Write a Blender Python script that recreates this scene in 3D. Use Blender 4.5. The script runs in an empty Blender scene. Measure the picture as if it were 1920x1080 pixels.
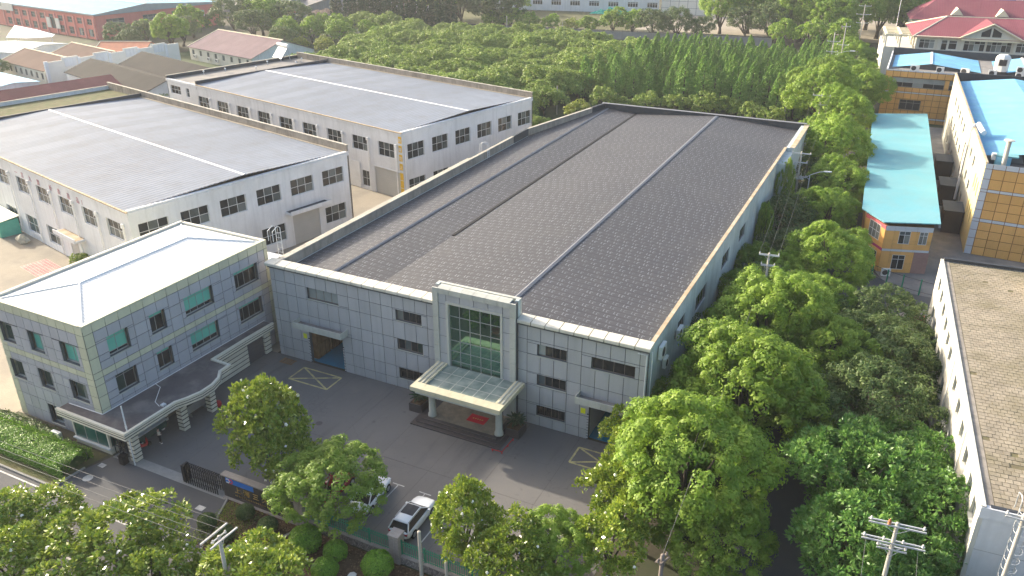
import bpy, bmesh, math, random
import numpy as np
from mathutils import Vector, Matrix
rad = math.radians
SC = bpy.context.scene
COL = SC.collection

# ------------------------------------------------------------------ camera, sky, sun, exposure
cam_d = bpy.data.cameras.new('camera')
cam = bpy.data.objects.new('camera', cam_d); COL.objects.link(cam)
cam_d.sensor_width = 36.0; cam_d.lens = 28.614; cam_d.clip_start = 1.0; cam_d.clip_end = 3000.0
cam.location = (60.99, -62.89, 47.85)
cam.rotation_euler = (rad(90 - 25.285), 0.0, rad(26.07))
SC.camera = cam

SUN_EL, SUN_AZ = rad(20.5), math.atan2(-2.67, 0.60)          # sun stands to the left, slightly behind the warehouses
world = bpy.data.worlds.new('World'); SC.world = world; world.use_nodes = True
wn = world.node_tree.nodes; wl = world.node_tree.links; wn.clear()
wo = wn.new('ShaderNodeOutputWorld'); wb = wn.new('ShaderNodeBackground'); ws = wn.new('ShaderNodeTexSky')
ws.sky_type = 'NISHITA'; ws.sun_disc = False; ws.sun_elevation = SUN_EL; ws.sun_rotation = SUN_AZ
ws.air_density = 1.0; ws.dust_density = 5.0; ws.ozone_density = 1.0
wb.inputs['Strength'].default_value = 0.15
wl.new(ws.outputs[0], wb.inputs[0]); wl.new(wb.outputs[0], wo.inputs[0])
sun_d = bpy.data.lights.new('sun', 'SUN'); sun_d.energy = 3.0; sun_d.angle = rad(1.0); sun_d.color = (1.0, 0.91, 0.76)
sun = bpy.data.objects.new('sun', sun_d); COL.objects.link(sun)
sun.rotation_euler = Vector((-math.sin(SUN_AZ) * math.cos(SUN_EL), -math.cos(SUN_AZ) * math.cos(SUN_EL), -math.sin(SUN_EL))).to_track_quat('-Z', 'Y').to_euler()
VS = SC.view_settings
VS.view_transform = 'Standard'; VS.look = 'None'; VS.gamma = 1.0; VS.exposure = 1.45; VS.use_curve_mapping = False
SC.cycles.max_bounces = 5; SC.cycles.diffuse_bounces = 3; SC.cycles.glossy_bounces = 2
SC.cycles.transmission_bounces = 2; SC.cycles.transparent_max_bounces = 4; SC.cycles.volume_bounces = 0
SC.cycles.use_denoising = True; SC.cycles.sample_clamp_indirect = 6.0
SC.cycles.use_adaptive_sampling = True; SC.cycles.adaptive_threshold = 0.02

# ------------------------------------------------------------------ materials
class NT:
    """tiny node-expression helper"""
    def __init__(s, name):
        s.m = bpy.data.materials.new(name); s.m.use_nodes = True
        s.t = s.m.node_tree; s.t.nodes.clear()
        s.out = s.n('ShaderNodeOutputMaterial')
    def n(s, k): return s.t.nodes.new(k)
    def l(s, a, b): s.t.links.new(a, b)
    def pos(s): return s.n('ShaderNodeNewGeometry').outputs['Position']
    def objco(s): return s.n('ShaderNodeTexCoord').outputs['Object']
    def setin(s, sock, v):
        if isinstance(v, (int, float)): sock.default_value = v
        elif isinstance(v, (tuple, list)): sock.default_value = v
        else: s.l(v, sock)
    def ma(s, op, a, b=0.0, c=0.0, clamp=False):
        n = s.n('ShaderNodeMath'); n.operation = op; n.use_clamp = clamp
        s.setin(n.inputs[0], a); s.setin(n.inputs[1], b); s.setin(n.inputs[2], c)
        return n.outputs[0]
    def sep(s, v):
        n = s.n('ShaderNodeSeparateXYZ'); s.l(v, n.inputs[0]); return n.outputs
    def mul(s, v, k):
        n = s.n('ShaderNodeVectorMath'); n.operation = 'MULTIPLY'; s.l(v, n.inputs[0]); n.inputs[1].default_value = k
        return n.outputs[0]
    def noise(s, v, scale, det=3.0, rough=0.55):
        n = s.n('ShaderNodeTexNoise'); s.l(v, n.inputs['Vector']); n.inputs['Scale'].default_value = scale
        n.inputs['Detail'].default_value = det; n.inputs['Roughness'].default_value = rough
        return n.outputs['Fac']
    def ramp(s, f, a, b):
        n = s.n('ShaderNodeMapRange'); n.clamp = True; s.setin(n.inputs[0], f)
        n.inputs[1].default_value = a; n.inputs[2].default_value = b
        return n.outputs[0]
    def mix(s, f, a, b, mode='MIX'):
        n = s.n('ShaderNodeMix'); n.data_type = 'RGBA'; n.blend_type = mode
        s.setin(n.inputs['Factor'], f)
        for i, v in ((6, a), (7, b)):
            if isinstance(v, (tuple, list)): n.inputs[i].default_value = (v[0], v[1], v[2], 1)
            else: s.l(v, n.inputs[i])
        return n.outputs[2]
    def bump(s, h, st, dist=0.05):
        n = s.n('ShaderNodeBump'); n.inputs['Strength'].default_value = st; n.inputs['Distance'].default_value = dist
        s.l(h, n.inputs['Height']); return n.outputs[0]
    def bsdf(s, col, rough=0.8, metal=0.0, spec=0.3, normal=None, emis=None):
        b = s.n('ShaderNodeBsdfPrincipled')
        if isinstance(col, (tuple, list)): b.inputs['Base Color'].default_value = (col[0], col[1], col[2], 1)
        else: s.l(col, b.inputs['Base Color'])
        s.setin(b.inputs['Roughness'], rough); b.inputs['Metallic'].default_value = metal
        b.inputs['Specular IOR Level'].default_value = spec
        if normal is not None: s.l(normal, b.inputs['Normal'])
        s.l(b.outputs[0], s.out.inputs[0]); return b

def sc3(c, k): return tuple(min(1.0, x * k) for x in c)

def M(name, col, rough=0.8, var=0.12, vs=0.5, fine=0.0, fs=9.0, streak=0.0, dirt=None, dirt_amt=0.0, ds=0.25, metal=0.0, spec=0.3, bump=0.0, bs=12.0, ov=0.0):
    k = NT(name); p = k.pos()
    c = k.mix(k.ramp(k.noise(p, vs), 0.25, 0.75), sc3(col, 1 - var), sc3(col, 1 + var))
    if fine: c = k.mix(k.ma('MULTIPLY', k.ramp(k.noise(p, fs, 4), 0.3, 0.75), fine), c, sc3(col, 0.45))
    if streak:
        s_ = k.ramp(k.noise(k.mul(p, (1.6, 1.6, 0.12)), 1.0, 4), 0.48, 0.75)
        c = k.mix(k.ma('MULTIPLY', s_, streak), c, sc3(col, 0.45))
    if dirt: c = k.mix(k.ma('MULTIPLY', k.ramp(k.noise(p, ds, 5, 0.65), 0.45, 0.68), dirt_amt), c, dirt)
    if ov:
        mu = k.n('ShaderNodeVectorMath'); mu.operation = 'SCALE'; k.l(c, mu.inputs[0]); k.l(k.ma('MULTIPLY_ADD', k.n('ShaderNodeObjectInfo').outputs['Random'], 2 * ov, 1 - ov), mu.inputs['Scale']); c = mu.outputs[0]
    nrm = k.bump(k.noise(p, bs, 3), bump, 0.04) if bump else None
    k.bsdf(c, rough, metal, spec, nrm); return k.m

def leafmat(name, a, b, rough=0.5, trans=0.35, spec=0.35):
    k = NT(name)
    at = k.n('ShaderNodeAttribute'); at.attribute_name = 'tint'
    oi = k.n('ShaderNodeObjectInfo')
    c = k.mix(at.outputs['Fac'], a, b)
    v = k.ma('MULTIPLY_ADD', oi.outputs['Random'], 0.24, 0.90)
    mul = k.n('ShaderNodeVectorMath'); mul.operation = 'SCALE'; k.l(c, mul.inputs[0]); k.l(v, mul.inputs['Scale'])
    b_ = k.bsdf(mul.outputs[0], rough, 0, spec)
    t = k.n('ShaderNodeBsdfTranslucent'); k.l(mul.outputs[0], t.inputs[0])
    mx = k.n('ShaderNodeMixShader'); mx.inputs[0].default_value = trans
    k.l(b_.outputs[0], mx.inputs[1]); k.l(t.outputs[0], mx.inputs[2]); k.l(mx.outputs[0], k.out.inputs[0])
    return k.m

def ribmat(name, col, axis, period, depth=0.35, rough=0.45, var=0.08, dirt=None, da=0.0, metal=0.0, angle=0.0, spec=0.12, patch=0.0):
    """profiled sheet metal: ribs run across `axis` (0 or 1) of the object's own space"""
    k = NT(name); p = k.objco(); s_ = k.sep(p)
    ph = k.ma('FRACT', k.ma('DIVIDE', s_[axis], period))
    tri = k.ma('ABSOLUTE', k.ma('SUBTRACT', ph, 0.5))
    rib = k.ramp(tri, 0.30, 0.42)
    c = k.mix(k.ramp(k.noise(p, 0.12, 4), 0.3, 0.7), sc3(col, 1 - var), sc3(col, 1 + var))
    sheet = k.ma('FLOOR', k.ma('DIVIDE', s_[axis], period * 4))
    wn_ = k.n('ShaderNodeTexWhiteNoise'); wn_.noise_dimensions = '1D'; k.l(sheet, wn_.inputs['W'])
    c = k.mix(k.ma('MULTIPLY', wn_.outputs[0], 0.22 + patch), c, sc3(col, 0.62))
    c = k.mix(k.ma('MULTIPLY', k.ramp(tri, 0.40, 0.48), 0.6), c, sc3(col, 0.4))
    if dirt: c = k.mix(k.ma('MULTIPLY', k.ramp(k.noise(p, 0.3, 5, 0.65), 0.45, 0.7), da), c, dirt)
    k.bsdf(c, rough, metal, spec, k.bump(rib, depth, 0.06)); return k.m

def glassmat(name, col, rough=0.06, spec=0.32, var=0.5):
    k = NT(name); p = k.pos()
    c = k.mix(k.n('ShaderNodeObjectInfo').outputs['Random'], sc3(col, 1 - var), sc3(col, 1 + var))
    c = k.mix(k.ma('MULTIPLY', k.ramp(k.noise(p, 0.9, 2), 0.35, 0.7), .5), c, sc3(col, 1 + var))
    k.bsdf(c, rough, 0, spec); return k.m

MT = {}
def mm(name, *a, **k):
    MT[name] = M(name, *a, **k); return MT[name]

mm('earth', (0.085, 0.075, 0.05), 0.95, 0.3, 0.15, 0.5, 3.0, dirt=(0.055, 0.085, 0.03), dirt_amt=0.9, ds=0.08)
mm('grass_ground', (0.05, 0.085, 0.025), 0.95, 0.35, 0.2, 0.5, 4.0, dirt=(0.12, 0.1, 0.06), dirt_amt=0.5, ds=0.06)
mm('asphalt', (0.10, 0.10, 0.105), 0.85, 0.12, 0.08, 0.35, 14.0, dirt=(0.15, 0.14, 0.125), dirt_amt=0.45, ds=0.14, bump=0.15, bs=40)
mm('yard_concrete', (0.155, 0.147, 0.141), 0.8, 0.10, 0.07, 0.22, 10.0, dirt=(0.20, 0.185, 0.165), dirt_amt=0.5, ds=0.12, bump=0.1, bs=30, ov=0.05)
def yard_mat():
    k = NT('yard_paving'); p = k.pos()
    c = k.mix(k.ramp(k.noise(p, 0.07, 4), 0.3, 0.7), (0.148, 0.139, 0.133), (0.192, 0.181, 0.171))
    c = k.mix(k.ma('MULTIPLY', k.ramp(k.noise(p, 0.22, 6, .7), 0.52, 0.72), .55), c, (0.215, 0.198, 0.178))
    c = k.mix(k.ma('MULTIPLY', k.ramp(k.noise(k.mul(p, (0.9, 0.10, 1)), 0.8, 5, .6), 0.56, 0.72), .45), c, (0.095, 0.090, 0.088))
    c = k.mix(k.ma('MULTIPLY', k.ramp(k.noise(p, 1.1, 3), 0.66, 0.74), .55), c, (0.085, 0.080, 0.078))
    vo = k.n('ShaderNodeTexVoronoi'); vo.feature = 'DISTANCE_TO_EDGE'; vo.inputs['Scale'].default_value = 0.16
    wv = k.n('ShaderNodeVectorMath'); wv.operation = 'ADD'; k.l(p, wv.inputs[0]); nz = k.n('ShaderNodeTexNoise'); nz.inputs['Scale'].default_value = 0.9; k.l(p, nz.inputs['Vector'])
    s3 = k.n('ShaderNodeVectorMath'); s3.operation = 'SCALE'; s3.inputs['Scale'].default_value = 1.6; k.l(nz.outputs['Color'], s3.inputs[0]); k.l(s3.outputs[0], wv.inputs[1]); k.l(wv.outputs[0], vo.inputs['Vector'])
    c = k.mix(k.ma('MULTIPLY', k.ma('LESS_THAN', vo.outputs['Distance'], 0.004), .22), c, (0.06, 0.058, 0.056))
    c = k.mix(k.ma('MULTIPLY', k.noise(p, 14, 4), .3), c, (0.10, 0.095, 0.09))
    k.bsdf(c, k.ma('MULTIPLY_ADD', k.noise(p, .3, 3), .3, .6), 0, .3, k.bump(k.noise(p, 30, 3), .1, .03)); return k.m
MT['yard_concrete'] = yard_mat()
mm('pale_concrete', (0.36, 0.31, 0.24), 0.9, 0.12, 0.12, 0.3, 6.0, dirt=(0.22, 0.20, 0.17), dirt_amt=0.6, ds=0.2)
mm('kerb', (0.30, 0.29, 0.27), 0.9, 0.12, 1.5, 0.3, 8.0)
mm('mulch', (0.11, 0.065, 0.035), 1.0, 0.4, 2.5, 0.7, 7.0, dirt=(0.20, 0.13, 0.07), dirt_amt=0.7, ds=3.0, bump=0.8, bs=14)
mm('dry_grass', (0.13, 0.12, 0.05), 1.0, 0.3, 1.2, 0.5, 9.0, dirt=(0.06, 0.09, 0.025), dirt_amt=0.8, ds=0.6, bump=0.6, bs=18)
mm('yellow_paint', (0.66, 0.57, 0.26), 0.75, 0.15, 1.0, 0.55, 8.0, dirt=(0.2, 0.19, 0.16), dirt_amt=0.8, ds=1.3)
mm('white_paint', (0.62, 0.60, 0.56), 0.75, 0.1, 1.0, 0.4, 8.0, dirt=(0.25, 0.24, 0.22), dirt_amt=0.6, ds=1.1)
mm('panel_grey', (0.425, 0.428, 0.43), 0.38, 0.05, 0.25, 0.06, 3.0, streak=0.22, spec=0.45, ov=0.06)
mm('panel_back', (0.10, 0.105, 0.11), 0.8, 0.1, 1.0)
mm('stone_pale', (0.48, 0.485, 0.43), 0.6, 0.08, 0.6, 0.15, 4.0, streak=0.25, ov=0.05)
mm('coping', (0.68, 0.65, 0.55), 0.75, 0.08, 0.8, 0.2, 5.0, dirt=(0.4, 0.37, 0.29), dirt_amt=0.5, ds=0.8, ov=0.06)
mm('plaster_teal', (0.52, 0.58, 0.57), 0.85, 0.10, 0.3, 0.12, 4.0, streak=0.45, dirt=(0.33, 0.35, 0.32), dirt_amt=0.5, ds=0.25)
mm('plaster_white', (0.70, 0.71, 0.72), 0.88, 0.06, 0.25, 0.08, 3.0, streak=0.28, dirt=(0.46, 0.46, 0.44), dirt_amt=0.35, ds=0.18)
mm('plaster_cream', (0.64, 0.62, 0.54), 0.85, 0.06, 0.3, 0.08, 3.0, streak=0.25, dirt=(0.5, 0.47, 0.38), dirt_amt=0.3, ds=0.2)
mm('concrete_wall', (0.34, 0.30, 0.25), 0.92, 0.14, 0.4, 0.25, 5.0, streak=0.7, dirt=(0.16, 0.14, 0.12), dirt_amt=0.6, ds=0.5)
mm('canopy_cream', (0.62, 0.57, 0.40), 0.7, 0.08, 0.6, 0.12, 4.0, streak=0.2, ov=0.05)
mm('coping_tan', (0.48, 0.36, 0.23), 0.9, 0.2, 0.8, 0.3, 5.0, dirt=(0.6, 0.55, 0.45), dirt_amt=0.6, ds=0.9)
mm('coping_conc', (0.50, 0.46, 0.38), 0.9, 0.15, 0.8, 0.3, 5.0, dirt=(0.28, 0.25, 0.2), dirt_amt=0.6, ds=0.6)
mm('membrane', (0.045, 0.050, 0.060), 0.6, 0.2, 1.2, 0.3, 5.0, bump=0.4, bs=4)
mm('ridge_metal', (0.20, 0.20, 0.21), 0.5, 0.1, 1.0, 0.2, 5.0)
mm('gutter_dark', (0.012, 0.012, 0.013), 0.8, 0.2, 1.0)
mm('white_metal', (0.74, 0.75, 0.75), 0.45, 0.05, 0.6, 0.08, 5.0, dirt=(0.5, 0.49, 0.46), dirt_amt=0.3, ds=0.7)
mm('frame_grey', (0.30, 0.30, 0.29), 0.5, 0.1, 1.0)
mm('frame_brown', (0.17, 0.14, 0.12), 0.6, 0.1, 1.0)
mm('frame_white', (0.66, 0.67, 0.67), 0.5, 0.06, 1.0)
mm('steel_dark', (0.035, 0.036, 0.04), 0.5, 0.2, 2.0)
mm('black_gloss', (0.012, 0.012, 0.014), 0.25, 0.2, 2.0, spec=0.5)
mm('granite_dark', (0.075, 0.062, 0.062), 0.4, 0.15, 2.0, 0.25, 12.0, spec=0.5)
mm('granite_edge', (0.13, 0.11, 0.105), 0.5, 0.15, 2.0)
mm('porch_floor', (0.30, 0.25, 0.19), 0.7, 0.2, 0.8, 0.35, 5.0, dirt=(0.13, 0.115, 0.1), dirt_amt=0.7, ds=0.7)
mm('red_paint', (0.50, 0.03, 0.035), 0.6, 0.1, 2.0, 0.2, 9.0)
mm('red_mat', (0.55, 0.012, 0.03), 0.9, 0.1, 2.0, 0.15, 12.0)
mm('blue_floor', (0.015, 0.26, 0.42), 0.35, 0.2, 0.5, 0.3, 3.0, spec=0.5)
mm('wood', (0.26, 0.15, 0.07), 0.85, 0.3, 1.5, 0.4, 6.0, streak=0.5, ov=0.2)
mm('inner_wall', (0.45, 0.47, 0.46), 0.9, 0.1, 0.5)
mm('office_blue', (0.395, 0.402, 0.432), 0.4, 0.06, 0.3, 0.06, 3.0, streak=0.15, spec=0.45, ov=0.06)
mm('office_cream', (0.55, 0.55, 0.40), 0.5, 0.07, 0.3, 0.1, 3.0, streak=0.22, ov=0.06)
mm('fascia_beige', (0.70, 0.65, 0.53), 0.7, 0.08, 0.8, 0.15, 5.0)
mm('stripe_dark', (0.06, 0.048, 0.042), 0.7, 0.1, 1.0)
mm('canopy_roof', (0.12, 0.105, 0.105), 0.6, 0.25, 0.25, 0.35, 2.0, dirt=(0.26, 0.23, 0.21), dirt_amt=0.7, ds=0.35)
mm('roller', (0.42, 0.42, 0.40), 0.6, 0.05, 0.6, bump=0.0)
mm('roller_dark', (0.10, 0.095, 0.10), 0.6, 0.1, 0.6)
mm('sign_granite', (0.06, 0.055, 0.052), 0.25, 0.2, 1.5, 0.3, 8.0, spec=0.5)
mm('gold', (0.62, 0.42, 0.13), 0.35, 0.1, 2.0, metal=0.6)
mm('logo_blue', (0.02, 0.16, 0.55), 0.5, 0.05, 2.0)
mm('logo_red', (0.60, 0.04, 0.08), 0.5, 0.05, 2.0)
mm('sign_yellow', (0.72, 0.44, 0.02), 0.6, 0.12, 1.5, 0.25, 5.0)
mm('faded_red', (0.42, 0.20, 0.22), 0.8, 0.3, 3.0)
mm('red_grid', (0.58, 0.13, 0.15), 0.8, 0.12, 0.6, 0.2, 6.0, dirt=(0.6, 0.35, 0.3), dirt_amt=0.6, ds=0.5)
mm('green_sheet', (0.10, 0.42, 0.32), 0.6, 0.12, 0.6, 0.2, 3.0)
mm('pale_sheet', (0.72, 0.76, 0.58), 0.6, 0.06, 0.5)
mm('rock', (0.50, 0.46, 0.36), 0.9, 0.2, 1.5, 0.4, 4.0, bump=0.6, bs=3)
mm('orange_panel', (0.72, 0.39, 0.12), 0.45, 0.08, 0.25, 0.08, 3.0, streak=0.18, spec=0.4, ov=0.07)
mm('orange_joint', (0.22, 0.10, 0.03), 0.8, 0.1, 1.0)
mm('grey_band', (0.55, 0.57, 0.60), 0.45, 0.06, 0.5)
mm('side_olive', (0.46, 0.45, 0.37), 0.9, 0.08, 0.3, 0.1, 3.0, streak=0.35)
mm('side_yellow', (0.74, 0.60, 0.26), 0.8, 0.05, 0.3, streak=0.12)
mm('magenta', (0.40, 0.045, 0.16), 0.6, 0.1, 1.0)
mm('pinkred', (0.55, 0.12, 0.13), 0.6, 0.1, 1.0)
mm('paver', (0.32, 0.275, 0.205), 0.95, 0.22, 0.8, 0.45, 5.0, dirt=(0.19, 0.165, 0.10), dirt_amt=0.85, ds=0.22, ov=0.16)
mm('paver_joint', (0.17, 0.145, 0.085), 1.0, 0.3, 1.0, dirt=(0.11, 0.12, 0.04), dirt_amt=0.7, ds=0.6)
mm('roof_grey', (0.22, 0.21, 0.20), 0.9, 0.2, 0.4, 0.3, 4.0, dirt=(0.32, 0.29, 0.24), dirt_amt=0.6, ds=0.3)
mm('dark_sheet', (0.105, 0.095, 0.09), 0.75, 0.15, 0.2, 0.2, 3.0, dirt=(0.16, 0.14, 0.12), dirt_amt=0.4, ds=0.12)
mm('brown_sheet', (0.25, 0.15, 0.115), 0.75, 0.12, 0.3, 0.2, 3.0)
mm('orange_tile', (0.52, 0.21, 0.12), 0.85, 0.12, 0.6, 0.3, 5.0)
mm('ridge_cream', (0.80, 0.72, 0.52), 0.8, 0.08, 1.0)
mm('red_wall', (0.62, 0.19, 0.165), 0.7, 0.07, 0.15, 0.08, 3.0, streak=0.15)
mm('red_trim', (0.72, 0.36, 0.32), 0.7, 0.06, 0.5)
mm('eave_grey', (0.30, 0.32, 0.34), 0.6, 0.08, 0.5)
mm('board_white', (0.70, 0.68, 0.62), 0.8, 0.06, 0.4)
mm('sail_white', (0.85, 0.85, 0.84), 0.6, 0.03, 0.5)
mm('grey_block', (0.27, 0.27, 0.27), 0.9, 0.12, 0.4, 0.2, 3.0, streak=0.3)
mm('brick_far', (0.33, 0.20, 0.17), 0.9, 0.15, 0.5, 0.3, 4.0)
mm('pink_plaster', (0.66, 0.46, 0.43), 0.8, 0.06, 0.3)
mm('bark', (0.10, 0.08, 0.06), 0.95, 0.25, 2.0, 0.4, 9.0)
mm('bark_pale', (0.22, 0.18, 0.13), 0.95, 0.2, 2.0, 0.4, 9.0)
mm('pole_concrete', (0.44, 0.41, 0.35), 0.9, 0.1, 1.0, 0.2, 6.0)
mm('galv', (0.55, 0.56, 0.56), 0.45, 0.1, 2.0, metal=0.3)
mm('porcelain', (0.66, 0.62, 0.56), 0.35, 0.1, 4.0)
mm('rust_cap', (0.42, 0.15, 0.06), 0.6, 0.2, 4.0)
mm('wire', (0.13, 0.13, 0.13), 0.6, 0.1, 1.0)
mm('fence_green', (0.02, 0.23, 0.13), 0.45, 0.15, 1.5)
mm('pillar_stone', (0.34, 0.30, 0.27), 0.9, 0.15, 1.0, 0.3, 5.0)
mm('wall_slate', (0.25, 0.22, 0.20), 0.9, 0.6, 3.5, 0.4, 6.0)
mm('mortar', (0.50, 0.47, 0.42), 0.95, 0.1, 1.0)
mm('pipe_white', (0.78, 0.78, 0.77), 0.4, 0.05, 1.0)
mm('ac_white', (0.74, 0.74, 0.71), 0.5, 0.06, 1.0, 0.1, 6.0)
mm('fan_dark', (0.04, 0.04, 0.045), 0.6, 0.2, 3.0)
mm('car_white', (0.82, 0.82, 0.82), 0.18, 0.01, 1.0, spec=0.6)
mm('car_cream', (0.66, 0.58, 0.46), 0.22, 0.02, 1.0, spec=0.6)
mm('car_red', (0.32, 0.02, 0.02), 0.2, 0.02, 1.0, spec=0.6)
mm('tyre', (0.018, 0.018, 0.018), 0.85, 0.2, 3.0)
mm('rim', (0.50, 0.50, 0.51), 0.35, 0.1, 3.0, metal=0.6)
mm('tail_red', (0.40, 0.01, 0.015), 0.2, 0.1, 3.0, spec=0.6)
mm('lamp_clear', (0.60, 0.62, 0.65), 0.12, 0.1, 3.0, spec=0.7)
mm('plate', (0.05, 0.16, 0.45), 0.4, 0.1, 3.0)
mm('skin', (0.50, 0.32, 0.23), 0.6, 0.05, 5.0)
mm('hair', (0.012, 0.010, 0.009), 0.6, 0.1, 5.0)
mm('shirt', (0.62, 0.55, 0.47), 0.85, 0.1, 4.0)
mm('trousers', (0.018, 0.018, 0.022), 0.85, 0.2, 4.0)
mm('shoe_white', (0.75, 0.75, 0.74), 0.6, 0.05, 4.0)
mm('warn_yellow', (0.70, 0.72, 0.02), 0.5, 0.05, 3.0)
mm('net_green', (0.03, 0.42, 0.30), 0.8, 0.2, 0.6, 0.25, 3.0)
mm('solar_dark', (0.30, 0.31, 0.33), 0.3, 0.1, 2.0)
mm('flower', (0.82, 0.80, 0.68), 0.6, 0.06, 4.0)
mm('plume', (0.50, 0.38, 0.30), 0.9, 0.15, 2.0)
MT['glass_dark'] = glassmat('glass_dark', (0.020, 0.023, 0.025))
MT['glass_grey'] = glassmat('glass_grey', (0.085, 0.10, 0.10), 0.1)
MT['glass_green'] = glassmat('glass_green', (0.035, 0.055, 0.045))
MT['glass_curtain'] = glassmat('glass_curtain', (0.16, 0.17, 0.155), 0.12, 0.5, 0.35)
MT['glass_pale'] = glassmat('glass_pale', (0.27, 0.30, 0.29), 0.15, 0.5, 0.25)
MT['blind_green'] = glassmat('blind_green', (0.13, 0.47, 0.36), 0.35, 0.5, 0.08)
MT['glass_guard'] = glassmat('glass_guard', (0.02, 0.085, 0.07), 0.06, 0.6, 0.4)
MT['glass_blue'] = glassmat('glass_blue', (0.14, 0.17, 0.27), 0.1, 0.6, 0.3)
k = NT('mirror_green'); k.bsdf((0.14, 0.27, 0.20), 0.03, 0.85, 0.6); MT['mirror_green'] = k.m
k = NT('canopy_glass'); k.bsdf(k.mix(k.ramp(k.noise(k.pos(), 0.8, 4), 0.35, 0.7), (0.15, 0.20, 0.185), (0.33, 0.37, 0.33)), 0.22, 0.0, 0.6); MT['canopy_glass'] = k.m

# printed roofing felt of the big roof: dark sheets, lap lines, pairs of pale marks
def roof_print():
    k = NT('printed_felt'); p = k.pos(); s = k.sep(p)
    row = k.ma('DIVIDE', s[1], 0.98); ri = k.ma('FLOOR', row); v = k.ma('FRACT', row)
    jit = k.n('ShaderNodeTexWhiteNoise'); jit.noise_dimensions = '1D'; k.l(ri, jit.inputs['W'])
    u0 = k.ma('ADD', k.ma('DIVIDE', s[0], 1.12), k.ma('MULTIPLY', jit.outputs[0], 1.0)); u = k.ma('FRACT', u0)
    def box(a, b, c, d):
        f = k.ma('MULTIPLY', k.ma('GREATER_THAN', u, a), k.ma('LESS_THAN', u, b))
        g = k.ma('MULTIPLY', k.ma('GREATER_THAN', v, c), k.ma('LESS_THAN', v, d))
        return k.ma('MULTIPLY', f, g)
    marks = None
    for r in ((0.18, 0.245, 0.30, 0.84), (0.245, 0.33, 0.30, 0.37), (0.48, 0.545, 0.22, 0.72), (0.545, 0.72, 0.65, 0.73), (0.545, 0.66, 0.22, 0.29)):
        b = box(*r); marks = b if marks is None else k.ma('MAXIMUM', marks, b)
    fade = k.ma('MULTIPLY', k.ramp(k.noise(p, 0.9, 3), 0.3, 0.62), 0.75)
    c = k.mix(k.ramp(k.noise(p, 0.06, 3), 0.3, 0.7), (0.050, 0.050, 0.056), (0.072, 0.070, 0.076))
    c = k.mix(k.ramp(k.noise(k.mul(p, (0.12, 2.2, 1)), 1.0, 3), 0.35, 0.75), c, (0.052, 0.051, 0.056))
    c = k.mix(k.ma('MULTIPLY', marks, fade), c, (0.27, 0.28, 0.30))
    c = k.mix(k.ma('MULTIPLY', k.ramp(k.noise(p, 0.16, 5, .65), .5, .7), .35), c, (0.092, 0.089, 0.088))
    lap = k.ma('MULTIPLY', k.ma('LESS_THAN', v, 0.085), 0.85)
    c = k.mix(lap, c, (0.028, 0.026, 0.028))
    k.bsdf(c, 0.62, 0, 0.35, k.bump(k.ma('LESS_THAN', v, 0.07), 0.4, 0.03)); return k.m
MT['printed_felt'] = roof_print()
MT['rib_w'] = ribmat('rib_grey_blue', (0.215, 0.245, 0.295), 0, 0.85, 0.7, 0.75, 0.06, dirt=(0.155, 0.165, 0.18), da=0.5, patch=0.2)
MT['rib_white'] = ribmat('rib_white', (0.86, 0.85, 0.80), 1, 0.36, 0.5, 0.5, 0.03)
MT['rib_white_x'] = ribmat('rib_white_x', (0.86, 0.85, 0.80), 0, 0.36, 0.5, 0.5, 0.03)
MT['rib_blue'] = ribmat('rib_blue', (0.20, 0.45, 0.68), 1, 0.6, 0.35, 0.8, 0.05, dirt=(0.3, 0.85, 0.66), da=0.3)
MT['rib_turq'] = ribmat('rib_turquoise', (0.19, 0.41, 0.45), 1, 0.55, 0.35, 0.8, 0.06, dirt=(0.10, 0.42, 0.50), da=0.35)
MT['rib_red'] = ribmat('rib_red', (0.25, 0.078, 0.098), 0, 0.5, 0.5, 0.85, 0.06, dirt=(0.30, 0.13, 0.14), da=0.25)
MT['rib_pink'] = ribmat('rib_pink', (0.22, 0.155, 0.162), 0, 0.5, 0.5, 0.9, 0.06, dirt=(0.26, 0.2, 0.205), da=0.4)
MT['rib_dark'] = ribmat('rib_dark', (0.032, 0.030, 0.030), 0, 0.6, 0.4, 0.92, 0.1, dirt=(0.048, 0.043, 0.04), da=0.4)
MT['rib_brown'] = ribmat('rib_brown', (0.125, 0.077, 0.062), 0, 0.5, 0.4, 0.92, 0.08)
MT['tile_red'] = ribmat('tile_red', (0.26, 0.105, 0.092), 0, 0.35, 0.8, 0.85, 0.15, dirt=(0.22, 0.10, 0.09), da=0.6)
MT['rib_pale'] = ribmat('rib_pale', (0.66, 0.70, 0.72), 0, 0.8, 0.3, 0.85, 0.05)
MT['rib_sky'] = ribmat('rib_sky', (0.40, 0.62, 0.76), 0, 0.8, 0.3, 0.85, 0.06)
MT['leaf_camphor'] = leafmat('leaf_camphor', (0.135, 0.25, 0.025), (0.315, 0.435, 0.055), 0.55, 0.42)
MT['leaf_dark'] = leafmat('leaf_dark', (0.055, 0.11, 0.028), (0.135, 0.185, 0.05), 0.55, 0.25)
MT['leaf_mag'] = leafmat('leaf_magnolia', (0.105, 0.205, 0.018), (0.40, 0.45, 0.06), 0.24, 0.2, 0.55)
MT['leaf_broad'] = leafmat('leaf_broad', (0.07, 0.195, 0.034), (0.22, 0.36, 0.08), 0.4, 0.3, 0.45)
MT['leaf_wood'] = leafmat('leaf_wood', (0.12, 0.215, 0.032), (0.32, 0.40, 0.065), 0.55, 0.3)
MT['leaf_redwood'] = leafmat('leaf_redwood', (0.14, 0.27, 0.05), (0.29, 0.45, 0.09), 0.6, 0.35)
MT['leaf_lime'] = leafmat('leaf_lime', (0.20, 0.26, 0.03), (0.36, 0.38, 0.06), 0.5, 0.35)
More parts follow.
